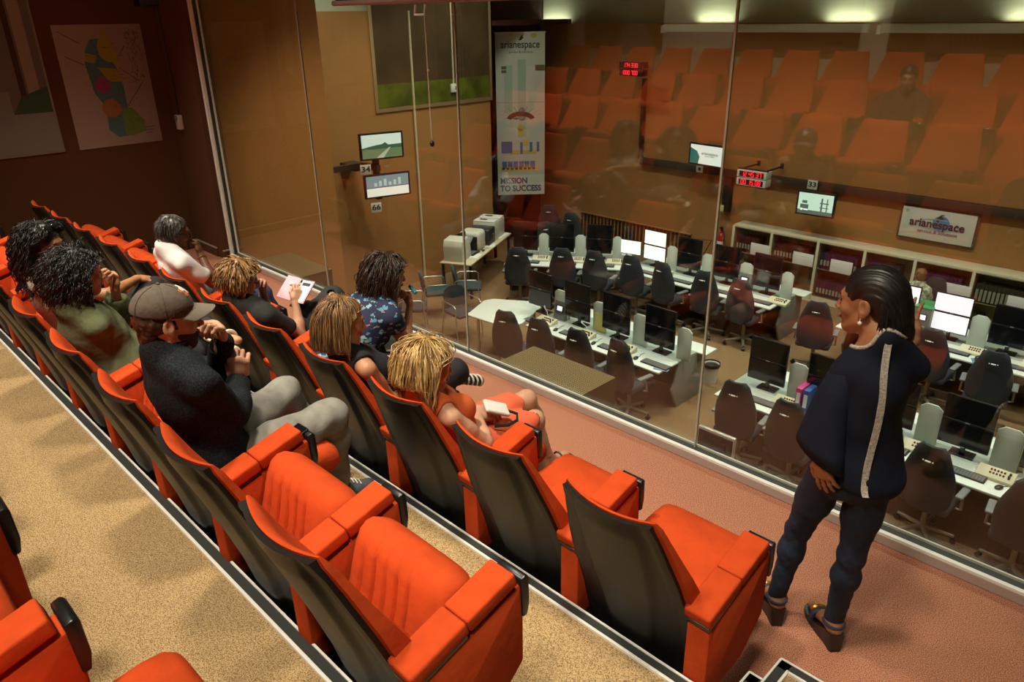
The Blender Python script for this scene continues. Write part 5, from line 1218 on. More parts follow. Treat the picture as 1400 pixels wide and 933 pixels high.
s_.ball(tuple(hd.p(0, -.014, .142)), .007, 10, 6); lob('seams', s_, m_cap, cp, loc)
def patch(name, m, lst, d=-.002):
    P = [hd.el(0, -.014, .052, (.087, .108, .088), .02)]; f = [hd.el(0, -.014, .052, (.087, .108, .088), .02)]
    Q = []
    for a_, e_, rr in lst: Q.append(el(surf_dir(hd, a_, e_, (.087, .108, .088), (0, -.014, .052))[0], rr, .004, 'u', hd.Q))
    fld = P[0][1]
    Q.append(('i', fld, None, None, .001)); sdf_obj(name, Q, m, cp, loc, .0022, disp=lambda X, Y, Z: d + 0 * X)
patch('emblem', mat('cap emblem white', (0.6, 0.58, 0.52), .8), [(12, 46, (.017, .012, .007)), (2, 36, (.012, .02, .012)), (-4, 52, (.008, .012, .010))])
patch('emblem', mat('cap emblem orange', (0.50, 0.13, 0.03), .8), [(28, 44, (.009, .012, .012)), (22, 30, (.014, .012, .006)), (-12, 44, (.008, .012, .012))], -.0015)
P = [hd.el(0, -.030, .012, (.080, .086, .060), .02), hd.el(0, -.075, -.045, (.052, .035, .045), .03), hd.rc((.070, .004, .012), (.069, .016, -.015), .007, .005), hd.rc((-.070, .004, .012), (-.069, .016, -.015), .007, .005), hd.el(0, .085, -.0, (.08, .075, .06), .01, 's'), half(hd.p(0, 0, .045), hd.Q[2])]
sdf_obj('hair', P, h_dkb, r_, loc, .004, disp=wob(.0022, 160, 2))
P = hd.prims(False, 1.1) + [half(hd.p(0, .03, -.040), hd.Q[2] * .92 + hd.Q[1] * .22), half(hd.p(0, .012, 0), -hd.Q[1]), hd.el(0, .105, -.062, (.023, .030, .0085), .004, 's'), hd.el(0, .12, -.030, (.020, .030, .012), .006, 's')]
sdf_obj('beard', P, mat('short dark beard', (0.060, 0.034, 0.020), .8, var=.5, vscale=160), r_, loc, .0034, disp=lambda X, Y, Z: -.0022 + 0 * X)
lob('belt_buckle', MB().box((-2.60, -2.36, .885), (.05, .02, .04), .004), m_black, r_, loc)
ph = thing('mobile_phone', 'black mobile phone lying on the armrest beside the man in the cap', 'phone', (-2.408, -2.315, .9445), math.radians(2))
ph.rotation_euler = (math.radians(15), 0, math.radians(2))
obj('casing', MB().box((0, 0, .005), (.072, .145, .009), .004), m_black, ph); obj('screen', MB().box((0, 0, .0098), (.066, .136, .001)), m_off, ph)

# ---- 2 curly person in green
loc = (-3.855, -2.45, 0.28); r_ = mk('person with dark curly hair in green jacket, legs crossed, chin on hand', loc)
hd = Head((-3.855, -2.54, 1.352), (.05, 1, -.12), (0, .1, 1), .96)
J = dict(hip=(-3.855, -2.46, .82), neck=(-3.855, -2.592, 1.20), shR=(-3.70, -2.56, 1.135), shL=(-4.01, -2.58, 1.135), elR=(-3.80, -2.42, .935), wrR=(-3.95, -2.29, .93), elL=(-4.03, -2.37, 1.02), wrL=(-3.955, -2.375, 1.205),
         hipR=(-3.77, -2.42, .80), hipL=(-3.94, -2.42, .80), knR=(-3.79, -2.00, .84), knL=(-3.99, -2.04, .93), anR=(-3.80, -1.96, .40), anL=(-3.62, -2.04, .945))
hR = H(J['wrR'], (-.8, .6, 0), (-.3, -.3, -1), -1, (.3, .3, .3, .3), .3, .92); hL = H(J['wrL'], (.05, .10, 1), (.25, -1, 0), -1, (.75, .8, .85, .9), .5, .92)
body(r_, loc, J, hd, sk_t, True, [hR, hL], w=.95)
face_bits(hd, r_, loc, 'rose', h_blk)
m_grn = mat('olive green jacket', (0.120, 0.138, 0.072), 0.9, var=.2, vscale=14, bump=.9, bscale=20, spec=.15)
P, Q = torso(J, True, .026, 1.05, 1.1)
for s in 'LR': P += arm(J, s, (.046, .040, .038, .032), .016)
P += [el((-3.85, -2.44, .87), (.20, .17, .08), .05), el(J['wrR'], .05, .006, 's'), el(J['wrL'], .06, .006, 's'), rc(hd.p(0, .01, -.11), hd.p(0, 0, 0), .062, .07, .01, 's')]
jk = sdf_obj('jacket', P, m_grn, r_, loc, .0065, disp=wob(.008, 22, 8))
lob('collar', MB().tube([tuple(A((-3.855, -2.585, 1.245)) + A((.072 * math.sin(a), -.060 * math.cos(a) + .01, .008))) for a in np.linspace(-2.5, 2.5, 15)], .018, 8), m_grn, jk, loc)
P = [el((-3.855, -2.44, .81), (.18, .14, .11), .05)]
for s in 'LR': P += leg(J, s, .014, .92)
sdf_obj('trousers', P, mat('dark trousers', (0.018, 0.018, 0.022), .9, bump=.3, bscale=20), r_, loc, .007, disp=wob(.004, 30, 1))
an = A(J['anL']); m_wh = mat('cream sandal', (0.60, 0.56, 0.40), .6)
sdf_obj('foot', [rc(an, an + (.19, .02, .02), .034, .026, .03, 'u', ((0, .5, 1), .8))], sk_t, r_, loc, .005)
so = sdf_obj('sandal', [rc(an + (-.03, -.025, -.028), an + (.20, -.015, -.012), .040, .042, .02, 'u', ((0, .6, 1), .42)), ], m_wh, r_, loc, .005)
lob('strap', MB().tube([tuple(an + A((.13, .045 * math.cos(a), .012 + .045 * math.sin(a)))) for a in np.linspace(-.6, 3.7, 12)], .010, 6), m_wh, so, loc)
shoe(r_, loc, J['anR'], (-3.80, -1.80, .3), m_wh, m_wh, 'sandal', z=.28)
av = [(A(J['neck']) + (0, 0, -.16), .175)]
P = [hd.el(0, -.016, .044, (.088, .106, .090), .02), hd.el(0, -.045, -.02, (.096, .088, .086), .04), hd.el(0, .105, -.035, (.058, .050, .085), .02, 's')]
sdf_obj('hair', P, h_blk, r_, loc, .005, disp=wob(.006, 75, 9))
hair_obj('hair_curls', locks(hd, 640, .20, 11, (50, 310), (-28, 88), .0055, .0075, 1.25, .35, av, .16, vol=.15, tip=.7, seat=(-2.43, .28)), h_blk, r_, loc)

# ---- 3 the woman with sunglasses on her hair
loc = (-4.435, -2.45, 0.28); r_ = mk('woman with sunglasses on long black curls, pale sleeveless top, arm outstretched', loc)
hd = Head((-4.435, -2.533, 1.372), (.75, .68, -.10), (0, 0, 1), .96)
J = dict(hip=(-4.435, -2.46, .82), neck=(-4.435, -2.583, 1.225), shR=(-4.285, -2.60, 1.175), shL=(-4.585, -2.58, 1.175), elR=(-4.172, -2.36, 1.115), wrR=(-4.30, -2.155, 1.125), elL=(-4.63, -2.42, .95), wrL=(-4.50, -2.25, .93),
         hipR=(-4.35, -2.42, .81), hipL=(-4.52, -2.42, .80), knR=(-4.30, -2.08, 1.045), knL=(-4.50, -2.00, .84), anR=(-4.56, -1.98, .86), anL=(-4.50, -1.95, .40))
hR = H(J['wrR'], (-.30, .9, -.25), (0, -.25, -1), -1, (.2, .22, .25, .28), .2, .92, .10); hL = H(J['wrL'], (.3, .9, 0), (0, 0, -1), 1, (.3, .3, .3, .3), .3, .92)
body(r_, loc, J, hd, sk_b, True, [hR, hL], w=.95, bust=.9)
face_bits(hd, r_, loc, 'brown', h_blk)
m_tank = mat('pale grey ribbed top', (0.46, 0.45, 0.40), .9, bump=.5, bscale=90)
P, Q = torso(J, True, .012, .97, bust=.9); P += [el(J['shR'], .070, .02, 's'), el(J['shL'], .070, .02, 's'), rc(A(J['neck']) + (.02, .03, .02), hd.p(0, 0, -.04), .085, .08, .02, 's')]
for s_ in (-1, 1): P.append(rc(A(J['neck']) + (s_ * .085, -.045, -.03), A(J['neck']) + (s_ * .085, .075, -.10), .030, .036, .03))
sdf_obj('tank_top', P, m_tank, r_, loc, .006)
P = [el((-4.435, -2.44, .81), (.18, .14, .11), .05)]
for s in 'LR': P += leg(J, s, .013, .92)
sdf_obj('trousers', P, mat('black trousers', (0.014, 0.014, 0.017), .9, bump=.3, bscale=20), r_, loc, .007, disp=wob(.003, 30, 1))
shoe(r_, loc, J['anL'], (-4.50, -1.79, .3), m_black, m_sole, z=.28)
an = A(J['anR']); sdf_obj('shoe', [rc(an, an + (-.17, .05, .03), .040, .032, .03)], m_black, r_, loc, .006)
av = [(A(J['neck']) + (0, .02, -.15), .165)]
P = [hd.el(0, -.018, .042, (.086, .104, .090), .02), hd.el(0, -.06, -.035, (.085, .070, .085), .04), hd.el(0, .100, -.030, (.075, .056, .088), .02, 's')]
sdf_obj('hair', P, h_blk, r_, loc, .005, disp=wob(.005, 75, 4))
hair_obj('hair_curls', locks(hd, 520, .29, 12, (42, 318), (-30, 85), .0058, .0070, 1.05, .25, av, .20, vol=.13, tip=.7, seat=(-2.43, .28)), h_blk, r_, loc)
sg = MB()
for s_ in (-1, 1): sg.tube([tuple(hd.p(s_ * .062, .045, .108)), tuple(hd.p(s_ * .084, -.04, .078))], .0035, 6)
sg.tube([tuple(hd.p(-.014, .064, .116)), tuple(hd.p(.014, .064, .116))], .004, 6)
sgl = lob('sunglasses', sg, mat('sunglasses black', (.01, .01, .012), .12), r_, loc)
sdf_obj('lenses', [el(hd.p(s_ * .036, .058, .110), (.027, .020, .010), .004, 'u', frame(hd.Q[1] * .75 - hd.Q[2] * .6, hd.Q[2])) for s_ in (-1, 1)], mat('sunglasses black', (.01, .01, .012), .12), sgl, loc, .0035)

# ---- 4 grey-haired man in white
loc = (-5.265, -1.45, 0.0); r_ = mk('grey-haired man in white T-shirt and glasses, chin on hand', loc)
hd = Head((-5.265, -1.553, 1.085), (.22, 1, -.18), (0, .2, 1), .98)
J = dict(hip=(-5.265, -1.50, .55), neck=(-5.265, -1.612, .965), shR=(-5.085, -1.60, .915), shL=(-5.445, -1.59, .92), elR=(-5.06, -1.43, .735), wrR=(-5.205, -1.425, .915), elL=(-5.49, -1.38, .70), wrL=(-5.38, -1.20, .62),
         hipR=(-5.17, -1.45, .53), hipL=(-5.36, -1.45, .53), knR=(-5.13, -1.05, .53), knL=(-5.40, -1.03, .53), anR=(-5.13, -.98, .11), anL=(-5.40, -.97, .11))
hR = H(J['wrR'], (-.35, -.02, 1), (-.6, -.7, .0), -1, (.8, .9, .95, 1.0), .25); hL = H(J['wrL'], (.3, .9, -.1), (0, 0, -1), 1, (.4, .4, .4, .4), .3)
body(r_, loc, J, hd, sk_d, hands=[hR, hL])
face_bits(hd, r_, loc, 'dark', h_gry)
m_wt = mat('white T-shirt cotton', (0.62, 0.63, 0.62), .9, bump=.4, bscale=16, spec=.1)
P, Q = torso(J, False, .014, .98)
for s in 'LR': a_, b_ = A(J['sh' + s]), A(J['el' + s]); P += [rc(a_, lerp(a_, b_, .62), .056, .060, .03)]
P += [rc(A(J['neck']) + (0, .02, .03), hd.p(0, 0, 0), .064, .07, .008, 's')]
for s in 'LR': a_, b_ = A(J['sh' + s]), A(J['el' + s]); P += [el(lerp(a_, b_, 1.0), .075, .006, 's')]
sdf_obj('t_shirt', P, m_wt, r_, loc, .0065, disp=wob(.0035, 34, 2))
P = [el((-5.265, -1.47, .545), (.18, .14, .11), .05)]
for s in 'LR': P += leg(J, s, .016, 1.0)
sdf_obj('jeans', P, mat('blue denim', (0.035, 0.055, 0.14), .85, bump=.3, bscale=30), r_, loc, .007, disp=wob(.004, 30, 1))
for s in 'LR': shoe(r_, loc, J['an' + s], A(J['an' + s]) + (0, .17, 0), m_black, m_sole, z=0.0)
P = [hd.el(0, -.018, .046, (.084, .102, .086), .02), hd.el(0, -.062, -.03, (.068, .045, .055), .03), hd.el(0, .105, -.045, (.08, .070, .085), .015, 's')]
sdf_obj('hair', P, h_gry, r_, loc, .005, disp=wob(.003, 60, 7))
hair_obj('hair_locks', locks(hd, 260, .085, 15, (55, 305), (-15, 88), .0070, 0, 0, .05, (), .25, wave=.002, vol=.06), h_gry, r_, loc)
def glasses(hd, root, loc, m):
    g = MB()
    for s_ in (-1, 1):
        g.tube([tuple(hd.p(s_ * (.032 + .023 * math.cos(a)), .100, -.001 + .017 * math.sin(a))) for a in np.linspace(0, 2 * PI, 15)], .0022, 6, cap=False)
        g.tube([tuple(hd.p(s_ * .056, .097, .004)), tuple(hd.p(s_ * .074, .05, .006)), tuple(hd.p(s_ * .080, -.015, .006))], .0022, 6)
    g.tube([tuple(hd.p(-.009, .103, .003)), tuple(hd.p(0, .107, .006)), tuple(hd.p(.009, .103, .003))], .0022, 6)
    lob('glasses', g, m, root, loc)
glasses(hd, r_, loc, mat('dark spectacle frame', (.02, .012, .008), .3))
d_ = nrm(A(J['wrR']) - A(J['elR'])); u_ = nrm(np.cross(d_, (0, 0, 1))); v_ = np.cross(d_, u_); c_ = lerp(J['elR'], J['wrR'], .88)
lob('bracelet', MB().tube([tuple(c_ + (u_ * math.cos(a) + v_ * math.sin(a)) * .030) for a in np.linspace(0, 2 * PI, 17)], .005, 6, cap=False), mat('gold', (.75, .42, .10), .3, metal=.9), r_, loc)

# ---- 5 person in the black T-shirt with the pink phone
loc = (-4.125, -1.45, 0.0); r_ = mk('person with short sandy hair, glasses and black T-shirt holding a pink phone case', loc)
hd = Head((-4.10, -1.655, 1.035), (.22, 1, -.36), (0, .3, 1), .96)
J = dict(hip=(-4.125, -1.49, .55), neck=(-4.105, -1.675, .905), shR=(-3.945, -1.61, .845), shL=(-4.265, -1.62, .86), elR=(-3.955, -1.40, .655), wrR=(-4.015, -1.37, .835), elL=(-4.34, -1.42, .70), wrL=(-4.21, -1.475, .91),
         hipR=(-4.04, -1.45, .54), hipL=(-4.21, -1.45, .53), knR=(-4.07, -1.075, .775), knL=(-4.24, -1.02, .54), anR=(-4.26, -.98, .56), anL=(-4.25, -.96, .11))
hR = H(J['wrR'], (-.15, .5, .85), (-1, .15, .1), 1, (.6, .65, .7, .7), .6, .9); hL = H(J['wrL'], (.45, -.25, .8), (.7, -.7, -.3), -1, (.6, .6, .65, .7), .4, .9)
body(r_, loc, J, hd, sk_l, hands=[hR, hL], w=.92, aw=.92)
face_bits(hd, r_, loc, 'rose', h_san)
m_bt = mat('black T-shirt cotton', (0.014, 0.016, 0.015), .9, bump=.5, bscale=14)
P, Q = torso(J, False, .018, .98)
for s in 'LR': a_, b_ = A(J['sh' + s]), A(J['el' + s]); P += [rc(a_, lerp(a_, b_, .60), .060, .058, .03), el(b_, .075, .006, 's')]
P += [rc(A(J['neck']) + (0, .02, .03), hd.p(0, 0, 0), .058, .065, .008, 's')]
sdf_obj('t_shirt', P, m_bt, r_, loc, .0065, disp=wob(.005, 26, 12))
P = [el((-4.125, -1.47, .55), (.175, .14, .11), .05)]
for s in 'LR': P += [q for q in leg(J, s, .020, .98)[:2]]
P += [el(J['knR'], .068, .008, 's'), el(J['knL'], .068, .008, 's')]
sdf_obj('shorts', P, mat('charcoal shorts', (0.028, 0.032, 0.032), .9, bump=.3, bscale=30), r_, loc, .007, disp=wob(.004, 30, 1))
shoe(r_, loc, J['anL'], A(J['anL']) + (0, .17, 0), m_black, m_sole, z=0.0)
an = A(J['anR']); sdf_obj('shoe', [rc(an, an + (-.17, .05, .0), .042, .034, .03)], m_black, r_, loc, .006)
P = [hd.el(0, -.016, .046, (.088, .105, .090), .02), hd.el(0, -.06, -.02, (.076, .052, .062), .03), hd.el(0, .105, -.040, (.07, .062, .080), .015, 's')]
sdf_obj('hair', P, h_san, r_, loc, .005, disp=wob(.004, 60, 7))
hair_obj('hair_locks', locks(hd, 340, .11, 16, (40, 320), (-25, 88), .0085, .004, .6, .35, (), .20, wave=.006, tip=.6), h_san, r_, loc)
glasses(hd, r_, loc, mat('black spectacle frame', (.01, .01, .01), .3))
Mph = Matrix(((0.62, -.30, -.72, -4.075), (.55, .82, .13, -1.285), (.55, -.48, .68, .905), (0, 0, 0, 1)))
Mph = T(-4.065, -1.325, .895) @ R(18) @ R(38, 'X')
ph = thing('phone_case', 'open pink folding phone case held by the sandy-haired person', 'phone', (0, 0, 0)); ph.matrix_world = Mph
obj('cover_flap', MB().box((-.052, 0, 0), (.098, .165, .006), .003, R(14, 'Y')), mat('pink case', (0.72, 0.42, 0.50), .6), ph)
obj('back_cover', MB().box((.050, 0, -.010), (.094, .165, .010), .003), mat('pink case', (0.72, 0.42, 0.50), .6), ph)
obj('phone_screen', MB().box((.050, 0, -.004), (.078, .145, .004), .001), mat('white phone screen', (.7, .7, .68), .3, emit=(.75, .75, .72), estr=.35), ph)
obj('picture', MB().box((.050, .050, -.0015), (.06, .022, .001)), m_ink, ph)
obj('card_slot', MB().box((-.045, .03, .0125), (.03, .018, .001), 0, R(14, 'Y')), mat('pale pink', (.78, .62, .66), .6), ph)
cam_ = thing('compact_camera', 'black camera with strap on the lap of the sandy-haired person', 'camera', (-4.13, -1.235, .715))
obj('body', MB().box((0, 0, 0.02), (.13, .07, .085), .014, R(25)), m_black, cam_)
obj('lens', MB().lathe([(.036, 0), (.038, .01), (.036, .055), (.028, .058)], 18, T(.01, .03, .02) @ R(-75, 'X')), m_black, cam_)
obj('strap', MB().tube([(-.07, 0, .05), (-.09, -.03, .06), (-.06, -.08, .04), (0, -.09, .05), (.06, -.06, .055), (.065, 0, .05)], .007, 6), m_black, cam_)

# ---- 6 woman in floral blouse leaning forward
loc = (-3.545, -1.45, 0.0); r_ = mk('dark-haired woman in blue floral blouse leaning forward, hand at her mouth', loc)
hd = Head((-3.50, -1.025, 1.050), (.30, 1, -.20), (0, .2, 1), .97)
J = dict(hip=(-3.53, -1.40, .56), neck=(-3.50, -1.095, .925), shR=(-3.345, -1.135, .855), shL=(-3.66, -1.15, .865), elR=(-3.375, -1.03, .62), wrR=(-3.435, -.93, .84), elL=(-3.70, -.98, .63), wrL=(-3.50, -.90, .60),
         hipR=(-3.44, -1.40, .54), hipL=(-3.62, -1.40, .54), knR=(-3.38, -.97, .53), knL=(-3.66, -.95, .53), anR=(-3.40, -1.0, .11), anL=(-3.66, -.95, .11))
hR = H(J['wrR'], (-.10, .02, 1), (-.3, -1, .2), -1, (.9, .95, 1.0, 1.0), .7, .92); hL = H(J['wrL'], (.9, .3, 0), (0, 0, -1), -1, (.3, .3, .3, .3), .3, .92)
body(r_, loc, J, hd, sk_t, True, [hR, hL])
face_bits(hd, r_, loc, 'rose', h_dkb)
m_fl = bpy.data.materials.new('blue floral cotton'); m_fl.use_nodes = True
nt = m_fl.node_tree; b = nt.nodes['Principled BSDF']; b.inputs['Roughness'].default_value = .85
tc = nt.nodes.new('ShaderNodeTexCoord'); mp_ = nt.nodes.new('ShaderNodeMapping'); mp_.inputs['Scale'].default_value = (1.0, 1.0, 1.7); mp_.inputs['Rotation'].default_value = (.5, .4, .6)
vo = nt.nodes.new('ShaderNodeTexVoronoi'); vo.inputs['Scale'].default_value = 24; vo.inputs['Randomness'].default_value = 1
nz = nt.nodes.new('ShaderNodeTexNoise'); nz.inputs['Scale'].default_value = 30
mxv = nt.nodes.new('ShaderNodeMixRGB'); mxv.inputs['Fac'].default_value = .06
nt.links.new(tc.outputs['Object'], mp_.inputs['Vector']); nt.links.new(mp_.outputs['Vector'], mxv.inputs[1]); nt.links.new(nz.outputs['Color'], mxv.inputs[2]); nt.links.new(tc.outputs['Object'], nz.inputs['Vector']); nt.links.new(mxv.outputs[0], vo.inputs['Vector'])
rp = nt.nodes.new('ShaderNodeValToRGB'); rp.color_ramp.interpolation = 'CONSTANT'; rp.color_ramp.elements[0].color = (1, 1, 1, 1); rp.color_ramp.elements[1].position = .40; rp.color_ramp.elements[1].color = (0, 0, 0, 1)
nt.links.new(vo.outputs['Distance'], rp.inputs['Fac'])
cr = nt.nodes.new('ShaderNodeValToRGB'); cr.color_ramp.interpolation = 'CONSTANT'
for p_, c_ in ((0.0, (0.10, 0.26, 0.40)), (.35, (0.22, 0.42, 0.50)), (.55, (0.012, 0.022, 0.065)), (.75, (0.30, 0.26, 0.17)), (.88, (0.30, 0.15, 0.18))):
    e_ = cr.color_ramp.elements.new(p_) if p_ not in (0.0,) else cr.color_ramp.elements[0]; e_.color = (*c_, 1)
sp_ = nt.nodes.new('ShaderNodeSeparateColor'); nt.links.new(vo.outputs['Color'], sp_.inputs[0]); nt.links.new(sp_.outputs[0], cr.inputs['Fac'])
mx_ = nt.nodes.new('ShaderNodeMixRGB'); mx_.inputs[1].default_value = (0.012, 0.020, 0.060, 1); nt.links.new(rp.outputs[0], mx_.inputs['Fac']); nt.links.new(cr.outputs[0], mx_.inputs[2]); nt.links.new(mx_.outputs[0], b.inputs['Base Color'])
P, Q = torso(J, True, .020, 1.04, 1.08, .9)
for s in 'LR': a_, b_ = A(J['sh' + s]), A(J['el' + s]); P += [rc(a_, lerp(a_, b_, .25), .060, .062, .03), el(lerp(a_, b_, .72), .072, .008, 's')]
P += [rc(A(J['neck']) + (0, .02, .02), hd.p(0, -.01, -.02), .060, .065, .008, 's'), el((-3.53, -1.38, .60), (.18, .15, .10), .04)]
sdf_obj('blouse', P, m_fl, r_, loc, .0065, disp=wob(.005, 26, 22))
P = [el((-3.53, -1.39, .555), (.175, .15, .11), .05)]
for s in 'LR': P += leg(J, s, .014, .98)
sdf_obj('jeans', P, mat('navy denim', (0.020, 0.030, 0.075), .85, bump=.3, bscale=30), r_, loc, .007, disp=wob(.004, 30, 1))
for s in 'LR': shoe(r_, loc, J['an' + s], A(J['an' + s]) + (0, .17, 0), m_black, m_sole, z=0.0)
av = [(A(J['neck']) + (0, -.06, -.16), .165)]
P = [hd.el(0, -.016, .044, (.086, .104, .090), .02), hd.el(0, -.062, -.03, (.088, .064, .085), .04), hd.el(0, .100, -.030, (.072, .054, .085), .02, 's')]
sdf_obj('hair', P, h_dkb, r_, loc, .005, disp=wob(.004, 55, 4))
hair_obj('hair_waves', locks(hd, 420, .27, 18, (62, 298), (-25, 86), .0064, .0065, .65, .30, av, .20, wave=.008, tip=.6, seat=(-1.45, 0)), h_dkb, r_, loc)
lob('hair_clip', MB().tube([tuple(hd.p(x, .035 - 3 * x * x, .130 - 4 * x * x)) for x in np.linspace(-.06, .06, 9)], .008, 8).box(tuple(hd.p(.045, .02, .125)), (.03, .03, .02), .006), m_black, r_, loc)
tag(lob('lip_balm', MB().cyl((-3.40, -.905, .925), (-3.46, -.90, .955), .012, n=12), mat('turquoise tube', (.05, .35, .50), .4), None, (0, 0, 0)), 'small turquoise tube held at the mouth of the floral blouse woman', 'tube')
pp_ = thing('notepad', 'white notepad on the knees of the woman in floral blouse', 'notepad', (-3.42, -.99, .622), 0); pp_.rotation_euler = (math.radians(-12), math.radians(10), math.radians(-25))
obj('pages', MB().box((0, 0, 0), (.21, .29, .008), .002), m_paper, pp_); obj('board', MB().box((0, 0, -.006), (.22, .30, .004), .001), m_black, pp_)

# ---- 7 woman with long brown hair
loc = (-2.965, -1.45, 0.0); r_ = mk('woman with long light brown hair in black sleeveless top, wristbands on her forearm', loc)
hd = Head((-2.94, -1.695, 1.105), (.42, 1, -.18), (0, .2, 1), .97)
J = dict(hip=(-2.955, -1.49, .55), neck=(-2.94, -1.70, .96), shR=(-2.785, -1.69, .90), shL=(-3.095, -1.67, .90), elR=(-2.82, -1.55, .67), wrR=(-2.90, -1.36, .66), elL=(-3.18, -1.47, .70), wrL=(-3.05, -1.265, .745),
         hipR=(-2.87, -1.45, .54), hipL=(-3.05, -1.45, .54), knR=(-2.90, -1.04, .62), knL=(-3.06, -1.03, .54), anR=(-3.13, -.86, .43), anL=(-3.06, -.98, .11))
hR = H(J['wrR'], (-.5, .8, 0), (-.2, 0, -1), -1, (.4, .4, .4, .4), .3, .92); hL = H(J['wrL'], (.55, .8, -.1), (0, 0, -1), 1, (.35, .35, .35, .35), .3, .92)
body(r_, loc, J, hd, sk_t, True, [hR, hL], bust=.9)
face_bits(hd, r_, loc, 'rose', h_mid)
m_blk = mat('black jersey', (0.013, 0.014, 0.017), .85, bump=.3, bscale=30)
P, Q = torso(J, True, .012, .98, 1.0, .9); P += [el(A(J['shR']) + (.015, 0, 0), .068, .015, 's'), el(A(J['shL']) + (-.015, 0, 0), .068, .015, 's'), rc(A(J['neck']) + (0, .03, .02), hd.p(0, -.01, -.03), .066, .07, .012, 's')]
sdf_obj('top', P, m_blk, r_, loc, .006, disp=wob(.003, 26, 2))
P = [el((-2.955, -1.47, .55), (.175, .14, .11), .05)]
for s in 'LR': P += leg(J, s, .012, .95)
sdf_obj('trousers', P, mat('black trousers', (0.014, 0.014, 0.017), .9), r_, loc, .007, disp=wob(.003, 30, 1))
for c_, t_ in (((.62, .05, .03), .45), ((.75, .75, .76), .78)):
    d_ = nrm(A(J['wrL']) - A(J['elL'])); u_ = nrm(np.cross(d_, (0, 0, 1))); v_ = np.cross(d_, u_); q_ = lerp(J['elL'], J['wrL'], t_); mb = MB(); rr = .036 - .009 * t_
    mb.loft([[tuple(q_ + d_ * o_ + (u_ * math.cos(a) + v_ * math.sin(a)) * (rr + .002)) for a in np.linspace(0, 2 * PI, 17)[:-1]] for o_ in (-.012, -.009, .009, .012)])
    lob('wristband', mb, mat('wristband %.2f' % c_[1], c_, .6), r_, loc, label='red wristband' if c_[1] < .1 else 'white wristband')
an = A(J['anR']); ft = sdf_obj('sandal', [rc(an, an + (.05, .16, -.06), .034, .028, .03)], m_black, r_, loc, .005)
sm_ = MB()
for i in range(5):
    c_ = an + A((.012 + .009 * i, .04 + .028 * i, -.012 - .010 * i)); sm_.tube([tuple(c_ + A((.036 * math.cos(a), .0, .036 * math.sin(a)))) for a in np.linspace(0, 2 * PI, 13)], .006, 6, cap=False)
lob('straps', sm_, m_beige, ft, loc)
shoe(r_, loc, J['anL'], A(J['anL']) + (0, .17, 0), m_black, m_sole, z=0.0)
av = [(A(J['neck']) + (0, .01, -.15), .158)]
P = [hd.el(0, -.016, .044, (.083, .102, .088), .02), hd.el(0, -.060, -.03, (.080, .056, .085), .04), hd.el(0, .100, -.030, (.070, .052, .088), .02, 's')]
sdf_obj('hair', P, h_mid, r_, loc, .005, disp=wob(.002, 60, 4))
hair_obj('hair_strands', locks(hd, 460, .33, 19, (66, 294), (-25, 86), .0060, 0, .35, .12, av, .24, wave=.008, vol=.10, seat=(-1.45, 0)), h_mid, r_, loc)

# ---- 8 blonde woman in orange
loc = (-2.385, -1.45, 0.0); r_ = mk('blonde woman in sleeveless orange top and orange shorts, hands in her lap', loc)
hd = Head((-2.36, -1.645, 1.045), (.50, 1, -.26), (0, .2, 1), .98)
J = dict(hip=(-2.385, -1.47, .55), neck=(-2.365, -1.665, .895), shR=(-2.21, -1.66, .845), shL=(-2.52, -1.65, .85), elR=(-2.165, -1.50, .665), wrR=(-2.315, -1.405, .70), elL=(-2.575, -1.50, .66), wrL=(-2.40, -1.355, .695),
         hipR=(-2.30, -1.43, .54), hipL=(-2.47, -1.43, .54), knR=(-2.30, -1.03, .535), knL=(-2.40, -.985, .60), anR=(-2.33, -.95, .11), anL=(-2.40, -.83, .20))
hR = H(J['wrR'], (-.35, .9, -.05), (-.3, 0, -1), -1, (.45, .5, .55, .6), .5, .92); hL = H(J['wrL'], (.75, .65, -.1), (.1, -.1, -1), 1, (.35, .4, .45, .5), .4, .92)
body(r_, loc, J, hd, sk_l, True, [hR, hL], bust=1.0)
face_bits(hd, r_, loc, 'rose', h_mid)
m_ot = mat('orange jersey', (0.68, 0.13, 0.028), .85, bump=.25, bscale=30); m_os = mat('coral shorts', (0.70, 0.13, 0.055), .8, bump=.3, bscale=20)
P, Q = torso(J, True, .012, .98, 1.0, 1.0); P += [el(A(J['shR']) + (.015, 0, 0), .070, .015, 's'), el(A(J['shL']) + (-.015, 0, 0), .070, .015, 's'), rc(A(J['neck']) + (0, .03, .02), hd.p(0, -.01, -.03), .072, .075, .012, 's')]
sdf_obj('top', P, m_ot, r_, loc, .006, disp=wob(.003, 26, 2))
P = [el((-2.385, -1.46, .55), (.18, .145, .115), .05)]
for s in 'LR': P += leg(J, s, .013, 1.0)[:2] + [rc(A(J['kn' + s]), A(J['kn' + s]) + nrm(A(J['kn' + s]) - A(J['hip' + s])) * .06, .09, .1, .008, 's')]
sdf_obj('shorts', P, m_os, r_, loc, .006, disp=wob(.004, 30, 6))
for s in 'LR':
    an = A(J['an' + s]); ft = sdf_obj('foot', [rc(an, an + (0, .03, -.05), .036, .03, .03), rc(an + (0, -.02, -.06), an + (.01, .15, -.075), .03, .024, .03)], sk_l, r_, loc, .005)
    sdf_obj('sandal', [rc(an + (0, -.03, -.092), an + (.01, .17, -.098), .038, .040, .02, 'u', ((0, 0, 1), .28))], m_black, ft, loc, .005)
    lob('strap', MB().tube([tuple(an + A((.038 * math.cos(a), .10, -.09 + .05 * math.sin(a)))) for a in np.linspace(0, PI, 9)], .006, 6), m_black, ft, loc)
av = [(A(J['neck']) + (0, .0, -.15), .150)]
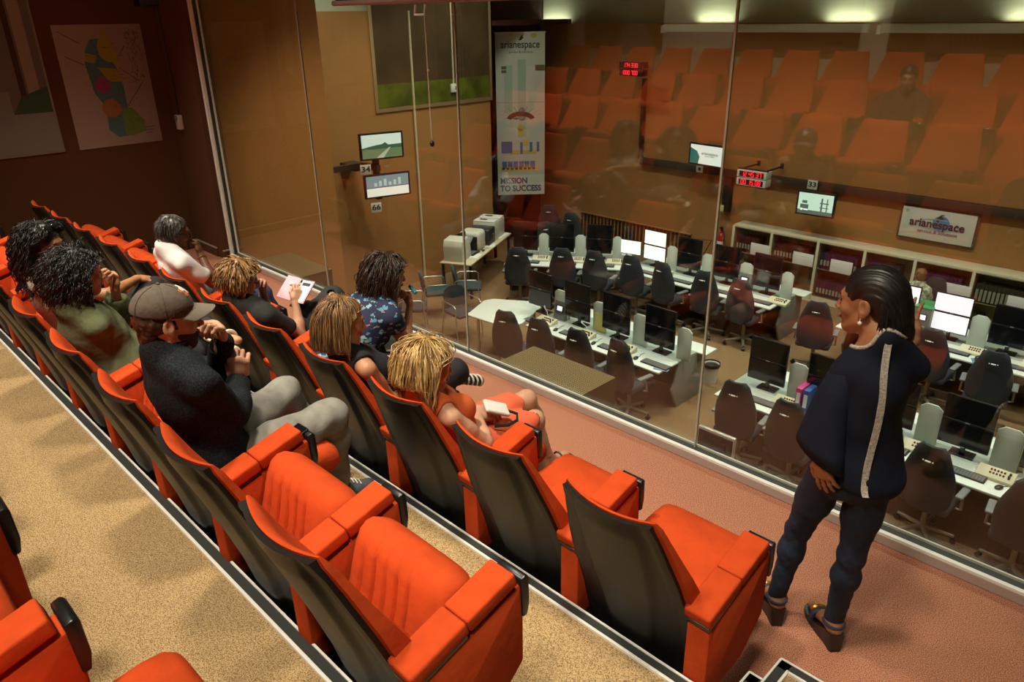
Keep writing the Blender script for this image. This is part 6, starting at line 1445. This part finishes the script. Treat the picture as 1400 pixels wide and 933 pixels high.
P = [hd.el(0, -.016, .044, (.084, .103, .088), .02), hd.el(0, -.060, -.03, (.084, .058, .085), .04), hd.el(0, .102, -.030, (.074, .056, .088), .02, 's')]
sdf_obj('hair', P, h_blo, r_, loc, .005, disp=wob(.003, 60, 4))
hair_obj('hair_waves', locks(hd, 480, .31, 21, (64, 296), (-25, 87), .0066, .0045, .45, .22, av, .20, wave=.012, vol=.14, seat=(-1.45, 0)), h_blo, r_, loc)
dv = thing('audio_handset', 'white handset with black wrist strap in the lap of the blonde woman', 'handset', (-2.285, -1.315, .725), 0); dv.rotation_euler = (math.radians(-25), math.radians(14), math.radians(-30))
obj('casing', MB().box((0, 0, 0), (.085, .13, .022), .010, None, 3), m_white, dv); obj('strap', MB().tube([(0, .06, 0), (.03, .10, .015), (.06, .10, .0), (.075, .06, -.03), (.07, .0, -.055)], .0075, 6), m_black, dv)

# ---- 9 standing guide
loc = (-0.80, -0.93, 0.0); r_ = mk('standing woman with long black hair, navy tunic with white back stripe, dark jeans', loc)
hd = Head((-0.812, -0.955, 1.545), (-1, .04, -.09), (-.05, 0, 1), 1.0)
J = dict(hip=(-.762, -.955, .92), neck=(-.750, -.980, 1.41), shL=(-.822, -1.03, 1.295), shR=(-.650, -.89, 1.335), elL=(-.858, -1.07, 1.07), wrL=(-.822, -1.118, 1.0), elR=(-.765, -.71, 1.10), wrR=(-.735, -.655, 1.335),
         hipL=(-.835, -.97, .88), hipR=(-.700, -.93, .88), knL=(-.945, -.890, .49), knR=(-.715, -.93, .51), anL=(-.985, -.895, .135), anR=(-.748, -.865, .135))
hL = H(J['wrL'], (.22, .10, -1), (.15, 1, .1), -1, (.12, .15, .2, .25), .2, .92); hR = H(J['wrR'], (-.40, .15, .85), (.3, .9, -.1), 1, (.20, .2, .25, .3), .1, .92, .15)
fo = []
for s, toe in (('L', (-1.075, -.80, .03)), ('R', (-.871, -.756, .03))):
    an = A(J['an' + s]); d_ = A(toe) - an; d_[2] = 0; d_ = nrm(d_)
    fo += [rc(an, an - d_ * .02 + (0, 0, -.035), .034, .034, .03), rc(an + d_ * .02 + (0, 0, -.04), an + d_ * .12 + (0, 0, -.085), .030, .026, .03), rc(an + d_ * .12 + (0, 0, -.085), an + d_ * .18 + (0, 0, -.097), .026, .016, .02)]
body(r_, loc, J, hd, sk_b, True, [hL, hR], fo, headf=.0030, w=.70, aw=.80, legw=.70, cf=.72)
face_bits(hd, r_, loc, 'brown', h_blk)
m_nav = mat('navy crepe', (0.007, 0.011, 0.024), .8, bump=.35, bscale=12, spec=.25)
P, Q = torso(J, True, .009, .72, 1.0, .8)
hm = A(J['hip']) + (.025, .01, -.03)
P += [rc(lerp(J['hip'], J['neck'], .75), hm, .09, .132, .05, 'u', (Q[1], .80)), el(hm, (.148, .128, .08), .05, 'u', Q)]
a_, b_, c_ = A(J['shR']), A(J['elR']), A(J['wrR'])
P += [rc(a_, b_, .040, .046, .025), rc(b_, lerp(b_, c_, .40), .046, .050, .03), rc(A(J['shL']), lerp(J['shL'], J['elL'], .6), .042, .040, .025)]
P += [el(A(J['wrR']) + (-.03, .02, .05), .085, .01, 's'), rc(A(J['neck']) + (-.02, .02, .045), hd.p(0, -.02, -.03), .092, .09, .01, 's'), half((-.70, -1.0, .865), (-.42, 0, -1), .01)]
Pt, Qd = solid(P, .006, (), wob(.006, 15, 31)); tu = npmesh('tunic', Pt, Qd, m_nav, r_, loc)
sl = MB(); rings = []
def sring(c, u, v, k, jag=0.0):
    return [tuple(A(c) + A(u) * k * math.cos(a) + A(v) * k * math.sin(a) + A((0, 0, jag * math.cos(a)))) for a in [2 * PI * i / 28 for i in range(28)]]
rs = [((-.800, -1.020, 1.335), (.030, -.020, .02), (.02, .030, 0)), ((-.826, -1.035, 1.300), (.050, -.030, .015), (.028, .045, 0)), ((-.842, -1.052, 1.20), (.060, -.034, 0), (.03, .05, 0)), ((-.850, -1.066, 1.10), (.074, -.036, -.006), (.03, .052, 0)),
      ((-.848, -1.078, 1.03), (.088, -.036, -.016), (.028, .050, -.004)), ((-.843, -1.086, .985), (.098, -.036, -.032), (.026, .046, -.008))]
for c_, u_, v_ in rs: rings.append(sring(c_, u_, v_, 1.0))
for c_, u_, v_ in rs[::-1][:4]: rings.append(sring(c_, u_, v_, .93))
sl.loft(rings); lob('sleeve', sl, m_nav, tu, loc, ang=180)
def back_pt(z, off, bd=(.62, -.78)):
    b_ = nrm((*bd, 0))[:2]; l_ = A((-b_[1], b_[0])); q = Pt[np.abs(Pt[:, 2] - z) < .012]; lat = q[:, :2] @ l_; pr = q[:, :2] @ b_
    m_ = np.abs(lat - off) < .012
    if not m_.any(): return None
    i = np.argmax(np.where(m_, pr, -9)); return q[i]
b_ = nrm((.62, -.78, 0)); l_ = A((-b_[1], b_[0], 0)); st = []
for z in np.linspace(1.452, .872, 40):
    t = (1.452 - z) / .58; x0 = A((-.695, -1.06)) * (1 - t) + A((-.705, -1.05)) * t
    p = back_pt(z, float(x0 @ l_[:2]))
    if p is not None: st.append((p, t))
tq = A([t for _, t in st]); pq = A([p for p, _ in st]); cf = [np.polyfit(tq, pq[:, i], 4) for i in range(3)]; st = [(A([np.polyval(cf[i], t) for i in range(3)]) + b_ * .003, t) for t in np.linspace(0.005, 1, 40)]
mb = MB(); rings = []
for p, t in st:
    c_ = A((p[0], p[1], p[2])) + b_ * .002; rings.append([tuple(c_ + l_ * a * .011 + b_ * o) for a, o in ((-1, -.004), (-1, .002), (1, .002), (1, -.004))])
mb.loft(rings); lob('back_stripe', mb, mat('white braid', (0.60, 0.56, 0.50), .8, var=.4, vscale=120, bump=.5, bscale=200), tu, loc)
nk = A(J['neck']) + (-.02, .02, .045); ax_ = nrm(hd.p(0, -.02, -.03) - nk)
dd = np.linalg.norm(np.cross(Pt - nk, ax_), axis=1); tt = (Pt - nk) @ ax_
ang_ = np.arctan2((Pt - nk) @ nrm(np.cross(ax_, (1, 0, 0))), (Pt - nk) @ nrm(np.cross(np.cross(ax_, (1, 0, 0)), ax_)))
cl = []
for i in range(36):
    a = -PI + 2 * PI * i / 36; m_ = (np.abs(np.angle(np.exp(1j * (ang_ - a)))) < .12) & (dd < .118) & (dd > .085) & (tt > -.14)
    if m_.any(): k_ = np.where(m_)[0][np.argmax(tt[m_] * 1.0 + 0 * dd[m_])]; cl.append(Pt[k_])
cl = A(cl); cl = (cl + np.roll(cl, 1, 0) + np.roll(cl, -1, 0)) / 3
lob('neckline', MB().tube([tuple(q) for q in np.vstack([cl, cl[:2]])], .0075, 8), mat('white braid', (0.60, 0.56, 0.50)), tu, loc)
P = [el(A(J['hip']) + (0, 0, -.03), (.132, .112, .12), .05, 'u', Q)]
for s in 'LR': P += leg(J, s, .006, .78, .022, .90)
for s in 'LR': P += [half(A(J['an' + s]) + (0, 0, -.012), (0, 0, -1))][:1] if s == 'L' else []
sdf_obj('jeans', P, mat('dark indigo denim', (0.013, 0.022, 0.048), .8, var=.35, vscale=12, bump=.6, bscale=22), r_, loc, .006, disp=wob(.002, 45, 9))
for s, toe in (('L', (-1.075, -.80, .03)), ('R', (-.871, -.756, .03))):
    an = A(J['an' + s]); d_ = A(toe) - an; d_[2] = 0; d_ = nrm(d_); sd = A((-d_[1], d_[0], 0)); rings = []
    for u, wd, zt in ((-.055, .026, .088), (-.045, .032, .088), (0, .034, .078), (.05, .036, .050), (.10, .040, .030), (.15, .040, .026), (.185, .030, .026), (.20, .014, .026)):
        c_ = A((an[0], an[1], 0)) + d_ * u; k_ = .8 if u < .03 else 1.0
        rings.append([tuple(c_ + sd * wd * k_ + A((0, 0, .0))), tuple(c_ + sd * wd + A((0, 0, zt))), tuple(c_ - sd * wd + A((0, 0, zt))), tuple(c_ - sd * wd * k_)])
    w_ = lob('wedge_shoe', MB().loft(rings), m_black, r_, loc)
    sb_ = MB().tube([tuple(A((an[0], an[1], 0)) + d_ * .10 + sd * .042 * math.cos(a) + A((0, 0, .035 + .048 * math.sin(a)))) for a in np.linspace(0, PI, 11)], .012, 6)
    sb_.tube([tuple(A((an[0], an[1], .118)) - d_ * (.048 * math.cos(a)) + sd * .040 * math.sin(a)) for a in np.linspace(-2, 2, 11)], .007, 6)
    lob('straps', sb_, mat('navy strap', (.02, .03, .07), .6), w_, loc)
    lob('buckle', MB().tube([tuple(A((an[0], an[1], 0)) + d_ * .125 + sd * .030 * math.cos(a) + A((0, 0, .058 + .025 * math.sin(a)))) for a in np.linspace(.2, PI - .2, 7)], .009, 6), mat('gold', (.75, .42, .10), .3, metal=.9), w_, loc)
P = [hd.el(0, -.016, .043, (.081, .101, .087), .02), hd.el(0, -.070, .0, (.066, .048, .066), .04), hd.rc((0, -.080, -.03), (.030, -.090, -.115), .058, .042, .03), hd.rc((.02, -.088, -.10), (.055, -.070, -.175), .044, .018, .03),
     hd.rc((-.03, -.085, -.08), (-.035, -.06, -.155), .030, .012, .03), hd.el(0, .100, -.032, (.080, .058, .092), .012, 's'), hd.el(.088, .008, -.012, (.026, .040, .044), .01, 's'), hd.el(-.088, .008, -.012, (.026, .040, .044), .01, 's')]
def ridge(X, Y, Z):
    u = (X - hd.c[0]) * hd.Q[0, 0] + (Y - hd.c[1]) * hd.Q[0, 1] + (Z - hd.c[2]) * .35; v = (X - hd.c[0]) * hd.Q[1, 0] + (Y - hd.c[1]) * hd.Q[1, 1]
    return .0011 * np.sin(u * 480 + 3 * np.sin(v * 30)) + .0009 * np.sin(u * 210 + 2 + v * 40)
sdf_obj('hair', P, h_blk, r_, loc, .0032, disp=ridge, it=1)
hair_obj('hair_strands', locks(hd, 160, .13, 23, (120, 240), (-30, 0), .0045, 0, .3, .0, [], .35, wave=.001, vol=.10), h_blk, r_, loc)
for s_ in (-1, 1): lob('earring', MB().ball(tuple(hd.p(s_ * .084, -.004, -.052)), .0075, 12, 8).cyl(tuple(hd.p(s_ * .082, -.004, -.036)), tuple(hd.p(s_ * .084, -.004, -.05)), .0015, n=6), mat('pearl', (.8, .75, .68), .15), r_, loc)

# ---- 10 man in dark clothes sitting behind the camera (seen in the glass)
loc = (-2.69, -4.45, 0.80); r_ = mk('man in dark clothes seated high in the fourth row, seen reflected in the glass', loc)
hd = Head((-2.60, -4.44, 1.845), (.30, 1, -.12), (0, 0, 1))
J = dict(hip=(-2.66, -4.50, 1.330), neck=(-2.62, -4.50, 1.700), shR=(-2.43, -4.49, 1.630), shL=(-2.81, -4.49, 1.630), elR=(-2.40, -4.32, 1.390), wrR=(-2.52, -4.15, 1.350), elL=(-2.86, -4.32, 1.390), wrL=(-2.62, -4.12, 1.350),
         hipR=(-2.57, -4.45, 1.320), hipL=(-2.76, -4.45, 1.320), knR=(-2.52, -4.03, 1.340), knL=(-2.83, -4.02, 1.340), anR=(-2.52, -3.98, 0.910), anL=(-2.83, -3.97, 0.910))
hR = H(J['wrR'], (-.6, .7, 0), (-.3, -.2, -1), -1, (.6, .6, .6, .6), .3); hL = H(J['wrL'], (.6, .7, 0), (.2, -.2, -1), 1, (.6, .6, .6, .6), .3)
body(r_, loc, J, hd, sk_l, hands=[hR, hL]); face_bits(hd, r_, loc, 'rose', h_dkb)
m_dk = mat('dark violet shirt', (0.022, 0.018, 0.024), .9)
P, Q = torso(J, False, .018, 1.05)
for s in 'LR': P += arm(J, s, (.052, .045, .042, .036), .010)
P += [el(J['wrR'], .05, .006, 's'), el(J['wrL'], .05, .006, 's'), rc(A(J['neck']) + (0, .02, .03), hd.p(0, 0, 0), .062, .07, .008, 's')]
sdf_obj('shirt', P, m_dk, r_, loc, .008)
P = [el((-2.66, -4.47, 1.330), (.18, .14, .11), .05)]
for s in 'LR': P += leg(J, s, .014)
sdf_obj('trousers', P, m_dk, r_, loc, .008)
for s in 'LR': shoe(r_, loc, J['an' + s], A(J['an' + s]) + (0, .17, 0), m_black, m_sole, z=.80)
sdf_obj('hair', [hd.el(0, -.018, .048, (.082, .100, .082), .02), hd.el(0, .105, -.035, (.08, .070, .080), .015, 's')], h_dkb, r_, loc, .005)

# ---- 11 small seated person by the bookcase
loc = (-3.32, 8.95, CZ); r_ = mk('small person in pale checked shirt seated before the bookcase, arm stretched out', loc)
hd = Head((-3.34, 8.92, -1.40), (-.35, .9, -.15), (0, 0, 1), .92)
J = dict(hip=(-3.30, 8.92, -2.16), neck=(-3.33, 8.90, -1.55), shR=(-3.19, 8.90, -1.60), shL=(-3.47, 8.93, -1.60), elR=(-3.14, 9.02, -1.83), wrR=(-3.22, 9.15, -1.85), elL=(-3.62, 8.93, -1.56), wrL=(-3.80, 8.98, -1.48),
         hipR=(-3.22, 8.95, -2.16), hipL=(-3.38, 8.95, -2.16), knR=(-3.26, 9.30, -2.18), knL=(-3.42, 9.30, -2.18), anR=(-3.26, 9.32, -2.6), anL=(-3.42, 9.32, -2.6))
J['neck'] = (-3.33, 8.91, -1.56)
hL = H(J['wrL'], (-1, .2, .2), (0, 0, -1), -1, (.3, .3, .3, .3), .3, .85); hR = H(J['wrR'], (-.4, .9, 0), (0, 0, -1), -1, (.4, .4, .4, .4), .3, .85)
body(r_, loc, J, hd, sk_t, True, [hL, hR], w=.85, legw=.8, aw=.85); face_bits(hd, r_, loc, 'rose', h_san)
m_ck = mat('pale green check', (0.52, 0.55, 0.42), .9, var=.45, vscale=28, col2=(0.20, 0.26, 0.16), detail=0)
P, Q = torso(J, True, .018, .90)
for s in 'LR': a_, b_ = A(J['sh' + s]), A(J['el' + s]); P += [rc(a_, lerp(a_, b_, .6), .054, .052, .03)]
P += [rc(A(J['neck']) + (0, .02, .03), hd.p(0, 0, 0), .055, .06, .008, 's')]
sdf_obj('shirt', P, m_ck, r_, loc, .008)
P = [el((-3.30, 8.93, -2.16), (.16, .13, .10), .05)]
for s in 'LR': P += leg(J, s, .012, .8)
sdf_obj('trousers', P, m_dk, r_, loc, .008)
for s in 'LR': shoe(r_, loc, J['an' + s], A(J['an' + s]) + (0, .15, 0), m_black, m_sole, z=CZ)
sdf_obj('hair', [hd.el(0, -.018, .048, (.086, .102, .088), .02), hd.el(0, -.05, -.02, (.075, .05, .06), .03), hd.el(0, .105, -.035, (.08, .070, .080), .015, 's')], mat('auburn hair', (0.20, 0.085, 0.025), .6), r_, loc, .005, disp=wob(.003, 80, 3))
# ---------------------------------------------------------------- light and camera
def spot(x, y, z, tx, ty, tz, e, ang=90, blend=0.6, col=(1.0, 0.80, 0.58), r=0.09):
    l = bpy.data.lights.new('spot', 'SPOT'); l.energy = e; l.spot_size = math.radians(ang); l.spot_blend = blend; l.color = col; l.shadow_soft_size = r
    o = bpy.data.objects.new('ceiling_and_fill_spot', l); COL.objects.link(o); o.location = (x, y, z)
    o.rotation_euler = (Vector((tx, ty, tz)) - Vector((x, y, z))).to_track_quat('-Z', 'Y').to_euler()
    return o
def area(x, y, z, sx, sy, e, col=(0.93, 1.0, 0.86), tgt=None, sp=115):
    l = bpy.data.lights.new('area', 'AREA'); l.shape = 'RECTANGLE'; l.size = sx; l.size_y = sy; l.energy = e; l.color = col; l.spread = math.radians(sp)
    o = bpy.data.objects.new('ceiling_tube', l); COL.objects.link(o); o.location = (x, y, z)
    if tgt: o.rotation_euler = (Vector(tgt) - Vector((x, y, z))).to_track_quat('-Z', 'Y').to_euler()
    return o
WARM = (1.0, 0.87, 0.68)
for x in (-6.6, -4.7, -2.8, -0.9):
    spot(x, -2.3, 4.75, x, -0.95, 0.0, 640 if x < -1 else 400, 70, 0.9, WARM, 0.2)
    spot(x + 0.5, -4.0, 4.75, x + 0.5, -2.75, 0.4, 520, 64, 0.9, WARM, 0.2)
    spot(x + 0.2, -2.6, 4.75, x + 0.2, -4.75, 1.1, 1300, 46, 0.8, WARM, 0.2)  # added fill: brightens the upper rows' fronts for their reflection in the glass
    spot(x, -5.0, 4.7, x, -6.45, 2.3, 320, 80, 0.9, WARM, 0.15)  # added fill on the rear wall, so it shows up mirrored in the partition
for x in (-10.3, -7.2, -4.6, -2.0, 0.8):
    for y in (3.6, 6.8):
        area(x, y, 4.4, 1.2, 0.3, 62)
spot(-8.4, 2.6, 4.3, -8.0, 0.9, 0.2, 0, 70, 0.8, WARM)
spot(-5.6, 2.0, 4.5, -8.1, 0.9, -0.3, 480, 42, 1.0, (1.0, 0.82, 0.5))
spot(-9.2, 4.6, 4.5, -12.0, 5.4, -0.9, 260, 58, 1.0, (1.0, 0.82, 0.52))
for x in (-9.0, -6.0, -3.0, 0.0):
    spot(x, 8.6, 4.2, x, 10.2, -1.8, 34, 75, 0.9, (1.0, 0.84, 0.58))
# cove lights along the top of the far wall
for x in (-12.7, -8.45, -5.8, -3.0): area(x, 10.62, 2.22, 0.8, 0.06, 6, (0.92, 1.0, 0.78), (x, 10.75, 4), 150)
W = bpy.data.worlds.new('World'); SC.world = W; W.use_nodes = True
W.node_tree.nodes['Background'].inputs['Color'].default_value = (0.9, 0.75, 0.55, 1); W.node_tree.nodes['Background'].inputs['Strength'].default_value = 0.012
cam = bpy.data.cameras.new('camera'); co = bpy.data.objects.new('camera', cam); COL.objects.link(co)
cam.sensor_width = 36; cam.lens = 1018 / 1400 * 36; cam.clip_start = 0.05; cam.clip_end = 100
X_ = Vector((0.70879651, 0.70527176, -0.01411561)); Y_ = Vector((0.27394027, -0.29363903, -0.91582359)); Z_ = Vector((-0.65004941, 0.64526573, -0.40133266))
mw = Matrix(((X_.x, -Y_.x, -Z_.x, 0), (X_.y, -Y_.y, -Z_.y, -3.47), (X_.z, -Y_.z, -Z_.z, 2.45), (0, 0, 0, 1)))
co.matrix_world = mw
SC.camera = co
SC.view_settings.view_transform = 'Standard'; SC.view_settings.look = 'None'; SC.view_settings.gamma = 1; SC.view_settings.exposure = 0.0; SC.view_settings.use_curve_mapping = False
SC.cycles.max_bounces = 8; SC.cycles.transparent_max_bounces = 12; SC.cycles.use_denoising = True
SC.cycles.sample_clamp_indirect = 6.0; SC.cycles.caustics_reflective = False; SC.cycles.caustics_refractive = False
